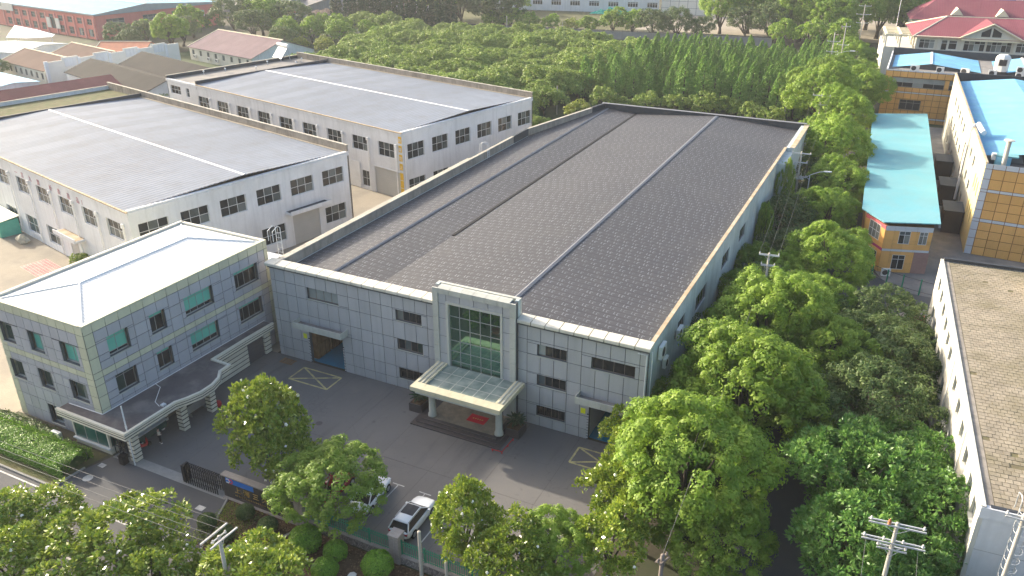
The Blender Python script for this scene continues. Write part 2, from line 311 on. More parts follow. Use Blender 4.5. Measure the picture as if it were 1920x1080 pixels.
MT['leaf_shrub'] = leafmat('leaf_shrub', (0.10, 0.25, 0.014), (0.24, 0.42, 0.036), 0.5, 0.3)
MT['leaf_hedge'] = leafmat('leaf_hedge', (0.10, 0.25, 0.018), (0.26, 0.42, 0.05), 0.45, 0.3)
MT['leaf_cypress'] = leafmat('leaf_cypress', (0.022, 0.060, 0.020), (0.055, 0.105, 0.035), 0.6, 0.2)
MT['leaf_cycad'] = leafmat('leaf_cycad', (0.018, 0.055, 0.018), (0.04, 0.09, 0.03), 0.4, 0.15)
# ------------------------------------------------------------------ geometry helpers
class MB:
    def __init__(s): s.v = []; s.f = []
    def add(s, vs, fs):
        o = len(s.v); s.v += [tuple(v) for v in vs]; s.f += [tuple(i + o for i in f) for f in fs]; return s
    def box(s, x0, x1, y0, y1, z0, z1):
        return s.add([(x0, y0, z0), (x1, y0, z0), (x1, y1, z0), (x0, y1, z0), (x0, y0, z1), (x1, y0, z1), (x1, y1, z1), (x0, y1, z1)],
                     [(0, 3, 2, 1), (4, 5, 6, 7), (0, 1, 5, 4), (1, 2, 6, 5), (2, 3, 7, 6), (3, 0, 4, 7)])
    def prism(s, poly, z0, z1):
        n = len(poly); zf0 = z0 if callable(z0) else (lambda x, y: z0); zf1 = z1 if callable(z1) else (lambda x, y: z1)
        vs = [(x, y, zf0(x, y)) for x, y in poly] + [(x, y, zf1(x, y)) for x, y in poly]
        fs = [tuple(range(n - 1, -1, -1)), tuple(range(n, 2 * n))] + [(i, (i + 1) % n, n + (i + 1) % n, n + i) for i in range(n)]
        return s.add(vs, fs)
    def xprism(s, prof, x0, x1):
        """profile of (y, z) points swept along x"""
        n = len(prof); vs = [(x0, y, z) for y, z in prof] + [(x1, y, z) for y, z in prof]
        return s.add(vs, [tuple(range(n)), tuple(range(2 * n - 1, n - 1, -1))] + [(i, n + i, n + (i + 1) % n, (i + 1) % n) for i in range(n)])
    def yprism(s, prof, y0, y1):
        n = len(prof); vs = [(x, y0, z) for x, z in prof] + [(x, y1, z) for x, z in prof]
        return s.add(vs, [tuple(range(n)), tuple(range(2 * n - 1, n - 1, -1))] + [(i, n + i, n + (i + 1) % n, (i + 1) % n) for i in range(n)])
    def tube(s, pts, rs, n=8, cap=True):
        pts = [Vector(p) for p in pts]
        if isinstance(rs, (int, float)): rs = [rs] * len(pts)
        rings = []; ref = Vector((0.31, 0.17, 0.93)).normalized()
        for i, p in enumerate(pts):
            d = (pts[min(i + 1, len(pts) - 1)] - pts[max(i - 1, 0)]).normalized()
            a = d.cross(ref)
            if a.length < 0.05: a = d.cross(Vector((1, 0, 0)))
            a.normalize(); b = d.cross(a)
            o = len(s.v); rings.append(o)
            s.v += [tuple(p + (a * math.cos(2 * math.pi * k / n) + b * math.sin(2 * math.pi * k / n)) * rs[i]) for k in range(n)]
        for r0, r1 in zip(rings, rings[1:]):
            s.f += [(r0 + k, r0 + (k + 1) % n, r1 + (k + 1) % n, r1 + k) for k in range(n)]
        if cap: s.f += [tuple(rings[0] + k for k in range(n - 1, -1, -1)), tuple(rings[-1] + k for k in range(n))]
        return s
    def lathe(s, prof, n=16, c=(0, 0)):
        o = len(s.v)
        for r, z in prof: s.v += [(c[0] + r * math.cos(2 * math.pi * k / n), c[1] + r * math.sin(2 * math.pi * k / n), z) for k in range(n)]
        for i in range(len(prof) - 1):
            a, b = o + i * n, o + (i + 1) * n
            s.f += [(a + k, a + (k + 1) % n, b + (k + 1) % n, b + k) for k in range(n)]
        s.f += [tuple(o + k for k in range(n - 1, -1, -1)), tuple(o + (len(prof) - 1) * n + k for k in range(n))]
        return s
    def mesh(s, name, mat=None, smooth=False):
        m = bpy.data.meshes.new(name); m.from_pydata(s.v, [], s.f); m.update()
        if mat is not None: m.materials.append(MT[mat] if isinstance(mat, str) else mat)
        if smooth: m.polygons.foreach_set('use_smooth', [True] * len(m.polygons))
        return m

def obj(name, mesh, parent=None, loc=(0, 0, 0), rz=0.0, scale=(1, 1, 1)):
    o = bpy.data.objects.new(name, mesh); COL.objects.link(o)
    o.location = loc; o.rotation_euler = (0, 0, rz); o.scale = scale
    if parent is not None: o.parent = parent
    return o
def part(name, mb, mat, parent=None, loc=(0, 0, 0), rz=0.0, smooth=False):
    return obj(name, mb.mesh(name, mat, smooth), parent, loc, rz)
def tag(o, label=None, cat=None, group=None, kind=None):
    if label: o['label'] = label
    if cat: o['category'] = cat
    if group: o['group'] = group
    if kind: o['kind'] = kind
    return o
def thing(name, label, cat, loc=(0, 0, 0), rz=0.0, group=None):
    return tag(obj(name, None, None, loc, rz), label, cat, group)
def struct(name, mb, mat, smooth=False):
    return tag(part(name, mb, mat, None, smooth=smooth), kind='structure')
def copy_tree(o, parent=None, loc=None, rz=None, scale=None, label=None):
    c = o.copy(); COL.objects.link(c); c.parent = parent
    if loc is not None: c.location = loc
    if rz is not None: c.rotation_euler = (0, 0, rz)
    if scale is not None: c.scale = scale
    if label: c['label'] = label
    for ch in o.children: copy_tree(ch, c)
    return c
_ub = {}
def ubox(mat):
    if mat not in _ub: _ub[mat] = MB().box(-.5, .5, -.5, .5, -.5, .5).mesh('block_' + mat, mat)
    return _ub[mat]
def block(name, mat, parent, x0, x1, y0, y1, z0, z1):
    return obj(name, ubox(mat), parent, ((x0 + x1) / 2, (y0 + y1) / 2, (z0 + z1) / 2), 0, (x1 - x0, y1 - y0, z1 - z0))

class Face:
    """a wall's own frame: u runs along the wall (seen from outside, left to right), z up, d outwards"""
    def __init__(s, parent, ox, oy, th): s.p = parent; s.ox = ox; s.oy = oy; s.th = th
    def at(s, u, d=0.0, z=0.0):
        c, n = math.cos(s.th), math.sin(s.th)
        return (s.ox + c * u + n * d, s.oy + n * u - c * d, z)
    def put(s, name, mesh, u, d, z, parent=None, scale=(1, 1, 1)):
        return obj(name, mesh, parent or s.p, s.at(u, d, z), s.th, scale)
    def blk(s, name, mat, u0, u1, d0, d1, z0, z1):
        return s.put(name, ubox(mat), (u0 + u1) / 2, (d0 + d1) / 2, (z0 + z1) / 2, None, (abs(u1 - u0), abs(d1 - d0), z1 - z0))
    def wall(s, name, mat, u0, u1, z0, z1, th=0.3, ops=(), zt=None):
        us = sorted({u0, u1} | {min(max(x, u0), u1) for o in ops for x in o[:2]})
        zs = sorted({z0, z1} | {min(max(x, z0), z1) for o in ops for x in o[2:4]})
        m = MB()
        for a, b in zip(us, us[1:]):
            run = None
            for c, d in zip(zs, zs[1:]):
                mu, mz = (a + b) / 2, (c + d) / 2
                if any(o[0] < mu < o[1] and o[2] < mz < o[3] for o in ops):
                    if run: m.box(a, b, 0, th, *run); run = None
                else: run = (run[0], d) if run else (c, d)
            if run: m.box(a, b, 0, th, *run)
        return s.put(name, m.mesh(name, mat), 0, 0, 0)
    def panels(s, us, zs, ops, mat, gap=0.065, th=0.05, name='cladding_panel', skip=0.10):
        """cladding panels on a grid, cut round the openings; mat may be a function of (u, z)"""
        n = 0
        for a, b in zip(us, us[1:]):
            for c, d in zip(zs, zs[1:]):
                rects = [(a, b, c, d)]
                for o in ops:
                    nr = []
                    for r in rects:
                        if o[0] >= r[1] - 1e-6 or o[1] <= r[0] + 1e-6 or o[2] >= r[3] - 1e-6 or o[3] <= r[2] + 1e-6: nr.append(r); continue
                        if o[2] > r[2]: nr.append((r[0], r[1], r[2], o[2]))
                        if o[3] < r[3]: nr.append((r[0], r[1], o[3], r[3]))
                        z0, z1 = max(o[2], r[2]), min(o[3], r[3])
                        if o[0] > r[0]: nr.append((r[0], o[0], z0, z1))
                        if o[1] < r[1]: nr.append((o[1], r[1], z0, z1))
                    rects = nr
                for r in rects:
                    if r[1] - r[0] < skip or r[3] - r[2] < skip: continue
                    mt = mat((r[0] + r[1]) / 2, (r[2] + r[3]) / 2) if callable(mat) else mat
                    s.blk(name, mt, r[0] + gap / 2, r[1] - gap / 2, 0.0, th, r[2] + gap / 2, r[3] - gap / 2); n += 1
        return n
    def window(s, u0, u1, z0, z1, cols=3, rows=2, frame='frame_white', glass='glass_dark', rec=0.14, bar=0.06, split=None, sill=None, name='window'):
        """recessed window: frame mesh, with each pane a child. glass may be a list, one per pane, bottom row first"""
        w, h = u1 - u0, z1 - z0
        zz = [h * i / rows for i in range(rows + 1)] if split is None else [0] + [h * q for q in split] + [h]
        key = (round(w, 2), round(h, 2), cols, tuple(round(q, 3) for q in zz), frame, bar)
        if key not in _wm:
            m = MB(); t = 0.07
            m.box(0, w, 0, t, 0, bar); m.box(0, w, 0, t, h - bar, h); m.box(0, bar, 0, t, bar, h - bar); m.box(w - bar, w, 0, t, bar, h - bar)
            for q in zz[1:-1]: m.box(bar, w - bar, 0.004, t - .004, q - bar / 2, q + bar / 2)
            for i in range(1, cols):
                for q0, q1 in zip(zz, zz[1:]):
                    m.box(w * i / cols - bar / 2, w * i / cols + bar / 2, 0.008, t - .008, max(q0 + bar / 2, bar), min(q1 - bar / 2, h - bar))
            _wm[key] = m.mesh(name, frame)
        o = s.put(name, _wm[key], u0, -rec, z0)
        gi = 0
        for q0, q1 in zip(zz, zz[1:]):
            for i in range(cols):
                gm = glass[gi % len(glass)] if isinstance(glass, (list, tuple)) else glass
                gi += 1
                pn = obj('pane', ubox(gm), o, (w * (i + .5) / cols, 0.045, (q0 + q1) / 2), 0, (w / cols - .01, 0.02, q1 - q0 - .01))
        if sill: obj('sill', ubox(sill), o, (w / 2, -rec / 2 - .02, -.05), 0, (w + .2, rec + .16, .08))
        return o
_wm = {}
def faces(parent, x0, x1, y0, y1):
    return (Face(parent, x0, y0, 0.0), Face(parent, x1, y0, math.pi / 2), Face(parent, x1, y1, math.pi), Face(parent, x0, y1, -math.pi / 2))

_ac = {}
def ac_unit(label, loc, rz=0.0, w=0.95, h=0.75, fans=1, group=None, stand=0.0):
    """outdoor air-conditioner: casing, fan grille(s), feet"""
    t = thing('air_conditioner', label, 'air conditioner', loc, rz, group)
    key = (w, h, fans)
    if key not in _ac:
        c = MB().box(-w / 2, w / 2, -.18, .18, .08, h + .08)
        g = MB()
        for i in range(fans):
            z = .08 + h * (i + .5) / fans; r = min(w * .32, h / fans * .42)
            n = 14
            g.add([(w * -.12 + r * math.cos(2 * math.pi * k / n), -.20, z + r * math.sin(2 * math.pi * k / n)) for k in range(n)] + [(w * -.12 + r * math.cos(2 * math.pi * k / n), -.183, z + r * math.sin(2 * math.pi * k / n)) for k in range(n)],
                  [tuple(range(n))] + [(k, n + k, n + (k + 1) % n, (k + 1) % n) for k in range(n)])
        f = MB().box(-w * .38, -w * .30, -.2, .2, 0, .08).box(w * .30, w * .38, -.2, .2, 0, .08)
        v = MB()
        for i in range(5): v.box(w / 2 + .002, w / 2 + .012, -.13, .13, .16 + i * (h - .2) / 5, .21 + i * (h - .2) / 5)
        _ac[key] = (c.mesh('casing', 'ac_white'), g.mesh('fan_grille', 'fan_dark'), f.mesh('foot', 'steel_dark'), v.mesh('vent', 'fan_dark'))
    for n_, m_ in zip(('casing', 'fan_grille', 'mounting_feet', 'side_vent'), _ac[key]): obj(n_, m_, t)
    return t

# ------------------------------------------------------------------ foliage
def quads(name, P, T, B, mat, tint):
    """leaf quads (rhombi): centres P, half-length vectors T, half-width vectors B"""
    n = len(P); V = np.empty((n, 4, 3), np.float32)
    V[:, 0] = P - T; V[:, 1] = P + B; V[:, 2] = P + T; V[:, 3] = P - B
    m = bpy.data.meshes.new(name)
    m.vertices.add(4 * n); m.vertices.foreach_set('co', V.reshape(-1))
    m.loops.add(4 * n); m.loops.foreach_set('vertex_index', np.arange(4 * n, dtype=np.int32))
    m.polygons.add(n); m.polygons.foreach_set('loop_start', np.arange(0, 4 * n, 4, dtype=np.int32))
    a = m.attributes.new('tint', 'FLOAT', 'FACE'); a.data.foreach_set('value', tint.astype(np.float32))
    m.materials.append(MT[mat]); m.update(); m.validate(); return m
def unit(v): return v / (np.linalg.norm(v, axis=1, keepdims=True) + 1e-9)
def leaf_mesh(name, rng, C, R, per, size, mat, aspect=0.55, out=0.75, sq=(1, 1, 1), up=0.25, shell=0.55, lowcut=-0.55, tvar=0.5, rosette=False):
    """leaves on and in clumps: C clump centres (n,3), R clump radii (n,), per leaves each"""
    n = len(C); N = n * per
    d = unit(rng.normal(size=(N, 3)))
    low = d[:, 2] < lowcut; d[low, 2] *= -1
    rr = (shell + (1 - shell) * rng.random((N, 1)) ** 0.6)
    P = np.repeat(C, per, 0) + d * rr * np.repeat(R, per)[:, None] * np.array(sq)
    nrm = unit(d * out + rng.normal(size=(N, 3)) * (1 - out) + np.array([0, 0, up]))
    t = unit(np.cross(nrm, rng.normal(size=(N, 3))))
    if rosette: t = unit(d + rng.normal(size=(N, 3)) * 0.35); nrm = unit(np.cross(t, rng.normal(size=(N, 3)))); 
    b = np.cross(nrm, t)
    s = size * (0.7 + 0.6 * rng.random((N, 1)))
    tint = np.clip(np.repeat(rng.random(n), per) * (1 - tvar) + rng.random(N) * tvar, 0, 1)
    return quads(name, P, t * s * .5, b * s * .5 * aspect, mat, tint)
def blob_clumps(rng, lobes, per_area, cr, lowz=-0.5):
    """clump centres over the outside of a set of lobes (centre, radius, squash)"""
    C = []
    for c, r, sq in lobes:
        n = max(6, int(per_area * 4 * math.pi * r * r))
        d = unit(rng.normal(size=(n, 3))); d = d[d[:, 2] > lowz]
        C.append(np.array(c) + d * r * np.array([1, 1, sq]) * (0.90 + 0.18 * rng.random((len(d), 1))))
    C = np.concatenate(C)
    keep = np.ones(len(C), bool)
    for c, r, sq in lobes:                                   # drop what lies deep inside another lobe
        q = (C - np.array(c)) / np.array([1, 1, sq]); keep &= np.linalg.norm(q, axis=1) > r * 0.80
    return C[keep]
def limbs(rng, base_r, h0, tips, mat, bend=0.25, fork=None):
    m = MB(); f = fork if fork else h0
    lean = Vector((rng.normal() * .15, rng.normal() * .15, 0))
    m.tube([(0, 0, -.1), (lean.x * .4, lean.y * .4, f * .5), (lean.x, lean.y, f)], [base_r * 1.25, base_r, base_r * .85], 8)
    for tx, ty, tz in tips:
        mid = Vector((tx * .45 + rng.normal() * bend, ty * .45 + rng.normal() * bend, f + (tz - f) * .55))
        m.tube([(lean.x, lean.y, f * .92), mid, (tx, ty, tz)], [base_r * .6, base_r * .38, base_r * .12], 6)
    return m
TREE = {}
def tree_kind(key, name, crown, trunk, tmat, flowers=None):
    TREE[key] = (name, crown, trunk.mesh('trunk', tmat, True), flowers)
def plant(key, label, x, y, s=1.0, sz=None, rz=None, group=None, name=None, z=0.0):
    nm, crown, trunk, fl = TREE[key]
    t = thing(name or nm, label, 'tree', (x, y, z), rz if rz is not None else random.random() * 6.28, group)
    t.scale = (s, s, sz if sz else s)
    obj('trunk', trunk, t); obj('crown', crown, t)
    if fl is not None: obj('blossoms', fl, t)
    return t
def lobes_round(rng, R, H0, n, rl, squash=0.8, jit=0.12):
    """lobes spread over a dome of radius R whose centre stands at H0"""
    out = [((0, 0, H0), R * .62, squash)]
    ga = math.pi * (3 - math.sqrt(5))
    for i in range(n):
        zz = 1 - 1.35 * (i + .5) / n
        q = math.sqrt(max(0, 1 - zz * zz)); a = ga * i + rng.random() * .5
        k = R * (0.66 + jit * rng.normal())
        out.append(((k * q * math.cos(a), k * q * math.sin(a), H0 + k * zz * squash), R * rl * (.8 + .45 * rng.random()), 0.82))
    return out
def make_round(key, name, seed, R, H0, n, rl, squash, mat, size, per, dens, cr, tr, tmat='bark', aspect=.55, up=.25, out=.75, fl=0, rosette=False, tvar=.5, lowz=-.5, jit=.12):
    rng = np.random.default_rng(seed)
    L = lobes_round(rng, R, H0, n, rl, squash, jit)
    C = blob_clumps(rng, L, dens, cr, lowz)
    Rr = cr * (.7 + .6 * rng.random(len(C)))
    crown = leaf_mesh('crown_' + key, rng, C, Rr, per, size, mat, aspect, out, (1, 1, .85), up, .5, -.6, tvar, rosette)
    tips = [(c[0][0] * .8, c[0][1] * .8, max(c[0][2], H0 * .7)) for c in L[1::2]][:7]
    tk = limbs(rng, tr, H0, tips, tmat, .25, max(1.2, H0 - R * .8))
    fm = None
    if fl:
        idx = rng.choice(len(C), fl, replace=False); Pc = C[idx] + unit(C[idx] - np.array([0, 0, H0])) * cr * .9
        P = np.repeat(Pc, 7, 0); d = unit(rng.normal(size=(len(P), 3)) + np.array([0, 0, .8])); P = P + d * .10
        t = unit(np.cross(d, rng.normal(size=P.shape))); b = np.cross(d, t)
        fm = quads('blossoms_' + key, P, t * .12, b * .085, 'flower', np.ones(len(P)))
    tree_kind(key, name, crown, tk, tmat, fm)
# ------------------------------------------------------------------ the ground
random.seed(7)
def sheet(name, poly, z, mat): return struct(name, MB().add([(x, y, z) for x, y in poly], [tuple(range(len(poly)))]), mat)
def rect(x0, x1, y0, y1): return [(x0, y0), (x1, y0), (x1, y1), (x0, y1)]
sheet('ground', rect(-900, 900, -300, 1200), -0.03, 'earth')
sheet('grove_ground', [(-175, 100), (-21, 96), (46, 96), (46, 258), (-175, 250)], -0.02, 'grass_ground')
yard = struct('yard', MB().box(-1.6, 45.6, -21.6, -0.02, -0.2, -0.012), 'stripe_dark')
xs = [-1.6, 0.2, 5.6, 10.9, 16.3, 21.6, 27.0, 32.4, 37.8, 45.6]
for a, b in zip(xs, xs[1:]):
    for c, d in ((-21.6, -11.2), (-11.2, -0.02)):
        block('slab', 'yard_concrete', yard, a + .012, b - .012, c + .012, d - .012, -0.1, 0.0)
sheet('front_street', [(-120, -60), (120, -60), (120, -27.6), (62, -27.6), (62, -20), (55.0, -18.5), (46.6, -17.0), (46.6, -28.2), (-120, -28.2)], -0.012, 'asphalt')
sheet('entrance_road', [(-2.2, -28.4), (15.6, -28.4), (13.1, -22.4), (13.1, -21.5), (-1.3, -21.5), (-1.3, -22.6), (-2.0, -25.0)], -0.008, 'asphalt')
sheet('side_road', [(54.4, -19), (61.0, -19), (62.5, 40), (66.5, 46.0), (70, 45.0), (70, 50), (64.0, 50.4), (60.2, 56.5), (57.0, 112), (52.3, 160), (48.5, 235), (42.0, 235), (47.0, 160), (51.5, 100), (54.5, 45)], -0.004, 'asphalt')
sheet('side_pavement', [(45.6, -17), (54.4, -17), (54.5, 45), (51.5, 100), (47.0, 160), (46, 160), (46, 95), (45.6, 60)], -0.016, 'earth')
sheet('gate_path', [(62.6, 10), (67.6, 10), (67.2, 44.4), (66.5, 45.8), (62.7, 40)], -0.016, 'pale_concrete')
sheet('works_road', [(-140, -22), (-16.6, -22), (-16.6, 100), (-22, 112), (-140, 75)], -0.024, 'pale_concrete')
sheet('works_lane', [(-16.55, -21.5), (-1.7, -21.5), (-0.4, 2.8), (-0.4, 96), (-8, 92), (-16.55, 92)], -0.024, 'pale_concrete')
sheet('blocks_alley', [(66, 44), (84, 44), (84, 152), (56, 152), (61, 56)], -0.02, 'roof_grey')
# kerbs round the bed and the hedge
kb = MB()
for a, b in (((13.1, -22.5), (15.7, -28.3)), ((15.7, -28.3), (46.5, -28.3)), ((-2.1, -25.0), (-2.3, -28.2)), ((-16, -28.2), (-2.3, -28.2))):
    d = Vector((b[0] - a[0], b[1] - a[1])); n = Vector((-d.y, d.x)).normalized() * .09
    kb.prism([(a[0] + n.x, a[1] + n.y), (a[0] - n.x, a[1] - n.y), (b[0] - n.x, b[1] - n.y), (b[0] + n.x, b[1] + n.y)], -0.02, 0.13)
struct('kerb', kb, 'kerb')
bed = MB(); 
rng = np.random.default_rng(3)
nx, ny = 40, 10
for j in range(ny + 1):
    for i in range(nx + 1):
        v = j / ny; x0 = 13.25 + (15.75 - 13.25) * v; x = x0 + (46.4 - x0) * i / nx; y = -22.45 - 5.75 * v
        e = min(1, 4 * min(v, 1 - v)) * min(1, 6 * min(i / nx, 1 - i / nx))
        bed.v.append((x, y, 0.05 + .14 * e + .05 * rng.normal() * e))
for j in range(ny):
    for i in range(nx): a = j * (nx + 1) + i; bed.f.append((a, a + nx + 1, a + nx + 2, a + 1))
struct('planting_bed', bed, 'mulch', True)
sheet('lawn_strip', [(-16, -28.1), (-2.4, -28.1), (-2.2, -25.0), (-1.8, -22.7), (-16, -22.7)], 0.03, 'dry_grass')
# painted markings
def bar(m, a, b, w, z): 
    d = Vector((b[0] - a[0], b[1] - a[1])).normalized(); n = Vector((-d.y, d.x)) * w / 2
    m.add([(a[0] + n.x, a[1] + n.y, z), (a[0] - n.x, a[1] - n.y, z), (b[0] - n.x, b[1] - n.y, z), (b[0] + n.x, b[1] + n.y, z)], [(0, 1, 2, 3)])
def xbox(x0, x1, y0, y1, label):
    m = MB(); w = .2
    bar(m, (x0, y0), (x1, y0), w, .004); bar(m, (x0, y1), (x1, y1), w, .004); bar(m, (x0, y0), (x0, y1), w, .0052); bar(m, (x1, y0), (x1, y1), w, .0052)
    bar(m, (x0, y0), (x1, y1), w, .0064); bar(m, (x0, y1), (x1, y0), w, .0076)
    tag(part('box_marking', m, 'yellow_paint'), label, 'road marking')
xbox(4.5, 9.72, -4.03, -1.35, 'yellow crossed box painted before the open left loading door')
xbox(38.3, 43.5, -4.2, -1.62, 'yellow crossed box half hidden by the magnolias at right')
for i, (x, l) in enumerate(((22.6, 'white parking bay line left of the white sedan'), (25.62, 'white parking bay line right of the white sedan'), (28.45, 'white parking bay line under the white car with black roof'), (31.4, 'white parking bay line right of the white car with black roof'))):
    m = MB(); bar(m, (x, -20.0), (x, -14.1), .11, .004); bar(m, (x - .62, -14.1), (x + .62, -14.1), .11, .0052)
    tag(part('bay_line', m, 'white_paint'), l, 'road marking')
m = MB()
for x0, x1 in ((-60, 14.9), (47, 120)): bar(m, (x0, -28.75), (x1, -28.75), .16, -.006)
tag(part('edge_line', m, 'white_paint'), 'long white edge line along the front street', 'road marking')
t = thing('centre_line', 'dashed white line in the middle of the front street', 'road marking')
for i in range(14):
    m = MB(); bar(m, (-60 + i * 9, -33.6), (-56 + i * 9, -33.6), .16, -.006); part('dash', m, 'white_paint', t)
m = MB(); bar(m, (-1.2, -22.1), (12.9, -22.1), 1.1, -.003)
tag(part('gate_sill', m, 'kerb'), 'pale concrete strip crossing the entrance at the gate', 'paving')
for lab, x, y, w in (('square pale drain cover near the hedge kerb', -1.0, -24.0, .35), ('square pale drain cover by the planting bed', 11.8, -24.4, .4)):
    m = MB().box(x - w, x + w, y - w * .7, y + w * .7, -.01, .012)
    tag(part('drain_cover', m, 'white_paint'), lab, 'manhole cover')
m = MB().lathe([(.46, -.01), (.46, .012), (.4, .014)], 18, (-.6, -25.9)); tag(part('manhole', m, 'white_paint'), 'round pale manhole cover on the entrance road', 'manhole cover')
m = MB().lathe([(.36, .001), (.36, .01), (.3, .011)], 14, (13.0, -9.5)); tag(part('manhole', m, 'granite_dark'), 'small round dark manhole in the yard', 'manhole cover')
# pallet grate by the left door
t = thing('wooden_grating', 'brown slatted grating lying by the grey wall corner', 'grating', (2.0, -1.15, 0))
for i in range(6): block('slat', 'wood', t, -.85 + i * .3, -.70 + i * .3, -.55, .55, .03, .07)
for y in (-.4, .4): block('bearer', 'wood', t, -.9, .9, y - .05, y + .05, .002, .028)

# ------------------------------------------------------------------ the grey clad factory with the printed felt roof
fac = thing('factory', 'large factory with grey clad front and dark printed felt roof', 'factory')
F, R_, B_, L_ = faces(fac, 0, 44, 0, 91.2)
HM = 11.45
ops = [(5.05, 9.22, 8.3, 9.65), (4.64, 9.28, 0, 4.97), (16.67, 19.8, 8.28, 9.5), (16.67, 19.8, 4.78, 6.05), (16.67, 19.8, 1.2, 2.5),
       (32.98, 36.03, 8.1, 9.35), (32.98, 36.03, 4.77, 5.98), (32.98, 36.03, 1.2, 2.4), (38.58, 42.83, 8.1, 9.37), (38.55, 43.1, 0, 4.75)]
mid = [(21.7, 30.9, 0, 14)]
inner = [(23.4, 29.28, 0.4, 11.88)]
F.wall('front_wall', 'panel_back', 0, 44, 0, HM, .35, ops + inner)
cols = [0, .64] + [.64 + 1.42 * i for i in range(1, 31)] + [44]
cols = [c for c in cols if c <= 44]
rows = [0, 1.08, 2.6, 4.6, 6.1, 8.13, 9.65, HM]
F.panels(cols, rows, ops + mid, 'panel_grey')
# windows of the front
wset = [(ops[0], 4, ['glass_pale', 'glass_pale', 'glass_pale', 'glass_pale']), (ops[2], 4, ['glass_curtain', 'glass_dark', 'glass_dark', 'glass_dark']), (ops[3], 4, ['glass_dark', 'glass_grey', 'glass_dark', 'glass_green']),
        (ops[4], 4, 'glass_dark'), (ops[5], 4, ['glass_pale', 'glass_dark', 'glass_dark', 'glass_dark']), (ops[6], 4, ['glass_grey', 'glass_dark', 'glass_dark', 'glass_dark']), (ops[7], 4, 'glass_dark'), (ops[8], 4, 'glass_dark')]
for o, c, gl in wset:
    F.window(o[0], o[1], o[2], o[3], c, 1, 'frame_brown', gl, .22, .05, sill='stone_pale')
for o in (ops[4], ops[7]):                                   # security bars of the ground floor windows
    m = MB()
    for i in range(13): u = (o[1] - o[0]) * (i + .5) / 13; m.box(u - .012, u + .012, 0, .024, 0, o[3] - o[2])
    for z in (.3, .9): m.box(0, o[1] - o[0], .025, .045, z, z + .03)
    F.put('window_bars', m.mesh('window_bars', 'steel_dark'), o[0], -.06, o[2])
# portico in the middle of the front
PT = 13.45
Fp = Face(fac, 0, -0.55, 0.0)
Fp.wall('portico_wall', 'panel_back', 21.75, 30.85, 0, PT - .05, .55, inner)
for a, b in ((21.68, 22.3), (30.3, 30.92)):
    zz = [0, 1.5, 3.4, 5.3, 6.9, 8.6, 10.2, 11.9, PT]
    for c, d in zip(zz, zz[1:]): Fp.blk('pilaster_stone', 'stone_pale', a, b, .0, .16, c + .015, d - .015)
xx = [22.3 + 8.0 * i / 6 for i in range(7)]
for c, d in zip(xx, xx[1:]): 
    m = MB().xprism([(0, PT - .55), (0, PT), (.55, PT + .12), (.9, PT + .12), (.9, PT - .55)], 0, d - c - .03)
    Fp.put('head_stone', m.mesh('head_stone', 'stone_pale'), c + .015, .16, 0)
Fp.blk('parapet_back', 'stone_pale', 21.7, 30.9, -1.3, -.95, 11.0, PT + .1)
for a, b in ((21.7, 22.05), (30.55, 30.9)): Fp.blk('parapet_return', 'plaster_teal', a, b, -.95, -.56, 11.3, PT + .08)
pc = [22.3, 23.2] + [23.2 + 6.28 * i / 4 for i in range(1, 5)] + [30.3]
Fp.panels(pc, [0.4, 2.4, 4.4, 6.1, 8.1, 10.1, 11.75, 12.9], [(23.2, 29.48, .4, 12.08)], 'panel_grey')
for a, b, c, d in ((23.18, 23.42, 4.55, 12.1), (29.26, 29.5, 4.55, 12.1), (23.42, 29.26, 11.86, 12.1)):
    Fp.blk('curtain_surround', 'stone_pale', a, b, -.1, .14, c, d)
Fp.window(23.42, 29.26, 4.62, 11.86, 5, 6, 'frame_grey', 'mirror_green', .12, .07, split=(.10, .26, .43, .62, .81), name='curtain_wall')
Fp.blk('spandrel', 'stone_pale', 23.42, 29.26, -.15, .05, 4.2, 4.62)
Fp.window(23.6, 29.1, .45, 3.9, 4, 1, 'frame_grey', 'glass_green', .3, .08, name='entrance_door')
# coping stones, one by one
for x0, x1, n in ((-0.32, 21.68, 15), (30.92, 44.25, 9)):
    w = (x1 - x0) / n
    for i in range(n):
        m = MB().xprism([(-.45, HM), (-.45, HM + .26), (-.40, HM + .32), (.9, HM + .42), (.95, HM)], .045, w - .045)
        obj('coping_stone', m.mesh('coping_stone', 'coping'), fac, (x0 + i * w, 0, 0))
F.blk('coping_bed', 'panel_back', 0, 21.7, -.9, .3, HM - .25, HM - .004); F.blk('coping_bed', 'panel_back', 30.9, 44.1, -.9, .3, HM - .25, HM - .004)
# side and back walls
sops = [(10.1, 12.9, 7.9, 9.4), (17.6, 22.4, 7.0, 9.0), (9.7, 13.9, 2.9, 3.6), (16.5, 24.0, 0, 3.6), (30, 34, 7, 9), (40, 44, 7, 9)]
R_.wall('side_wall', 'plaster_teal', 0.36, 74.4, 0, 11.55, .3, sops)
for o in sops: R_.window(o[0], o[1], o[2], o[3], 4, 1, 'frame_grey', 'glass_dark', .12, .05)
m = MB().box(44.006, 45.25, 74.4, 91.5, 0, 11.6); part('stair_tower', m, 'plaster_teal', fac)
m = MB().prism([(0, .36), (.28, .36), (.28, 66), (5.9, 91.2), (5.55, 91.5), (0, 66.05)], 0, 10.0); part('side_wall', m, 'concrete_wall', fac)
m = MB().box(5.6, 44.0, 91.2, 91.55, 0, 10.0); part('back_wall', m, 'concrete_wall', fac)
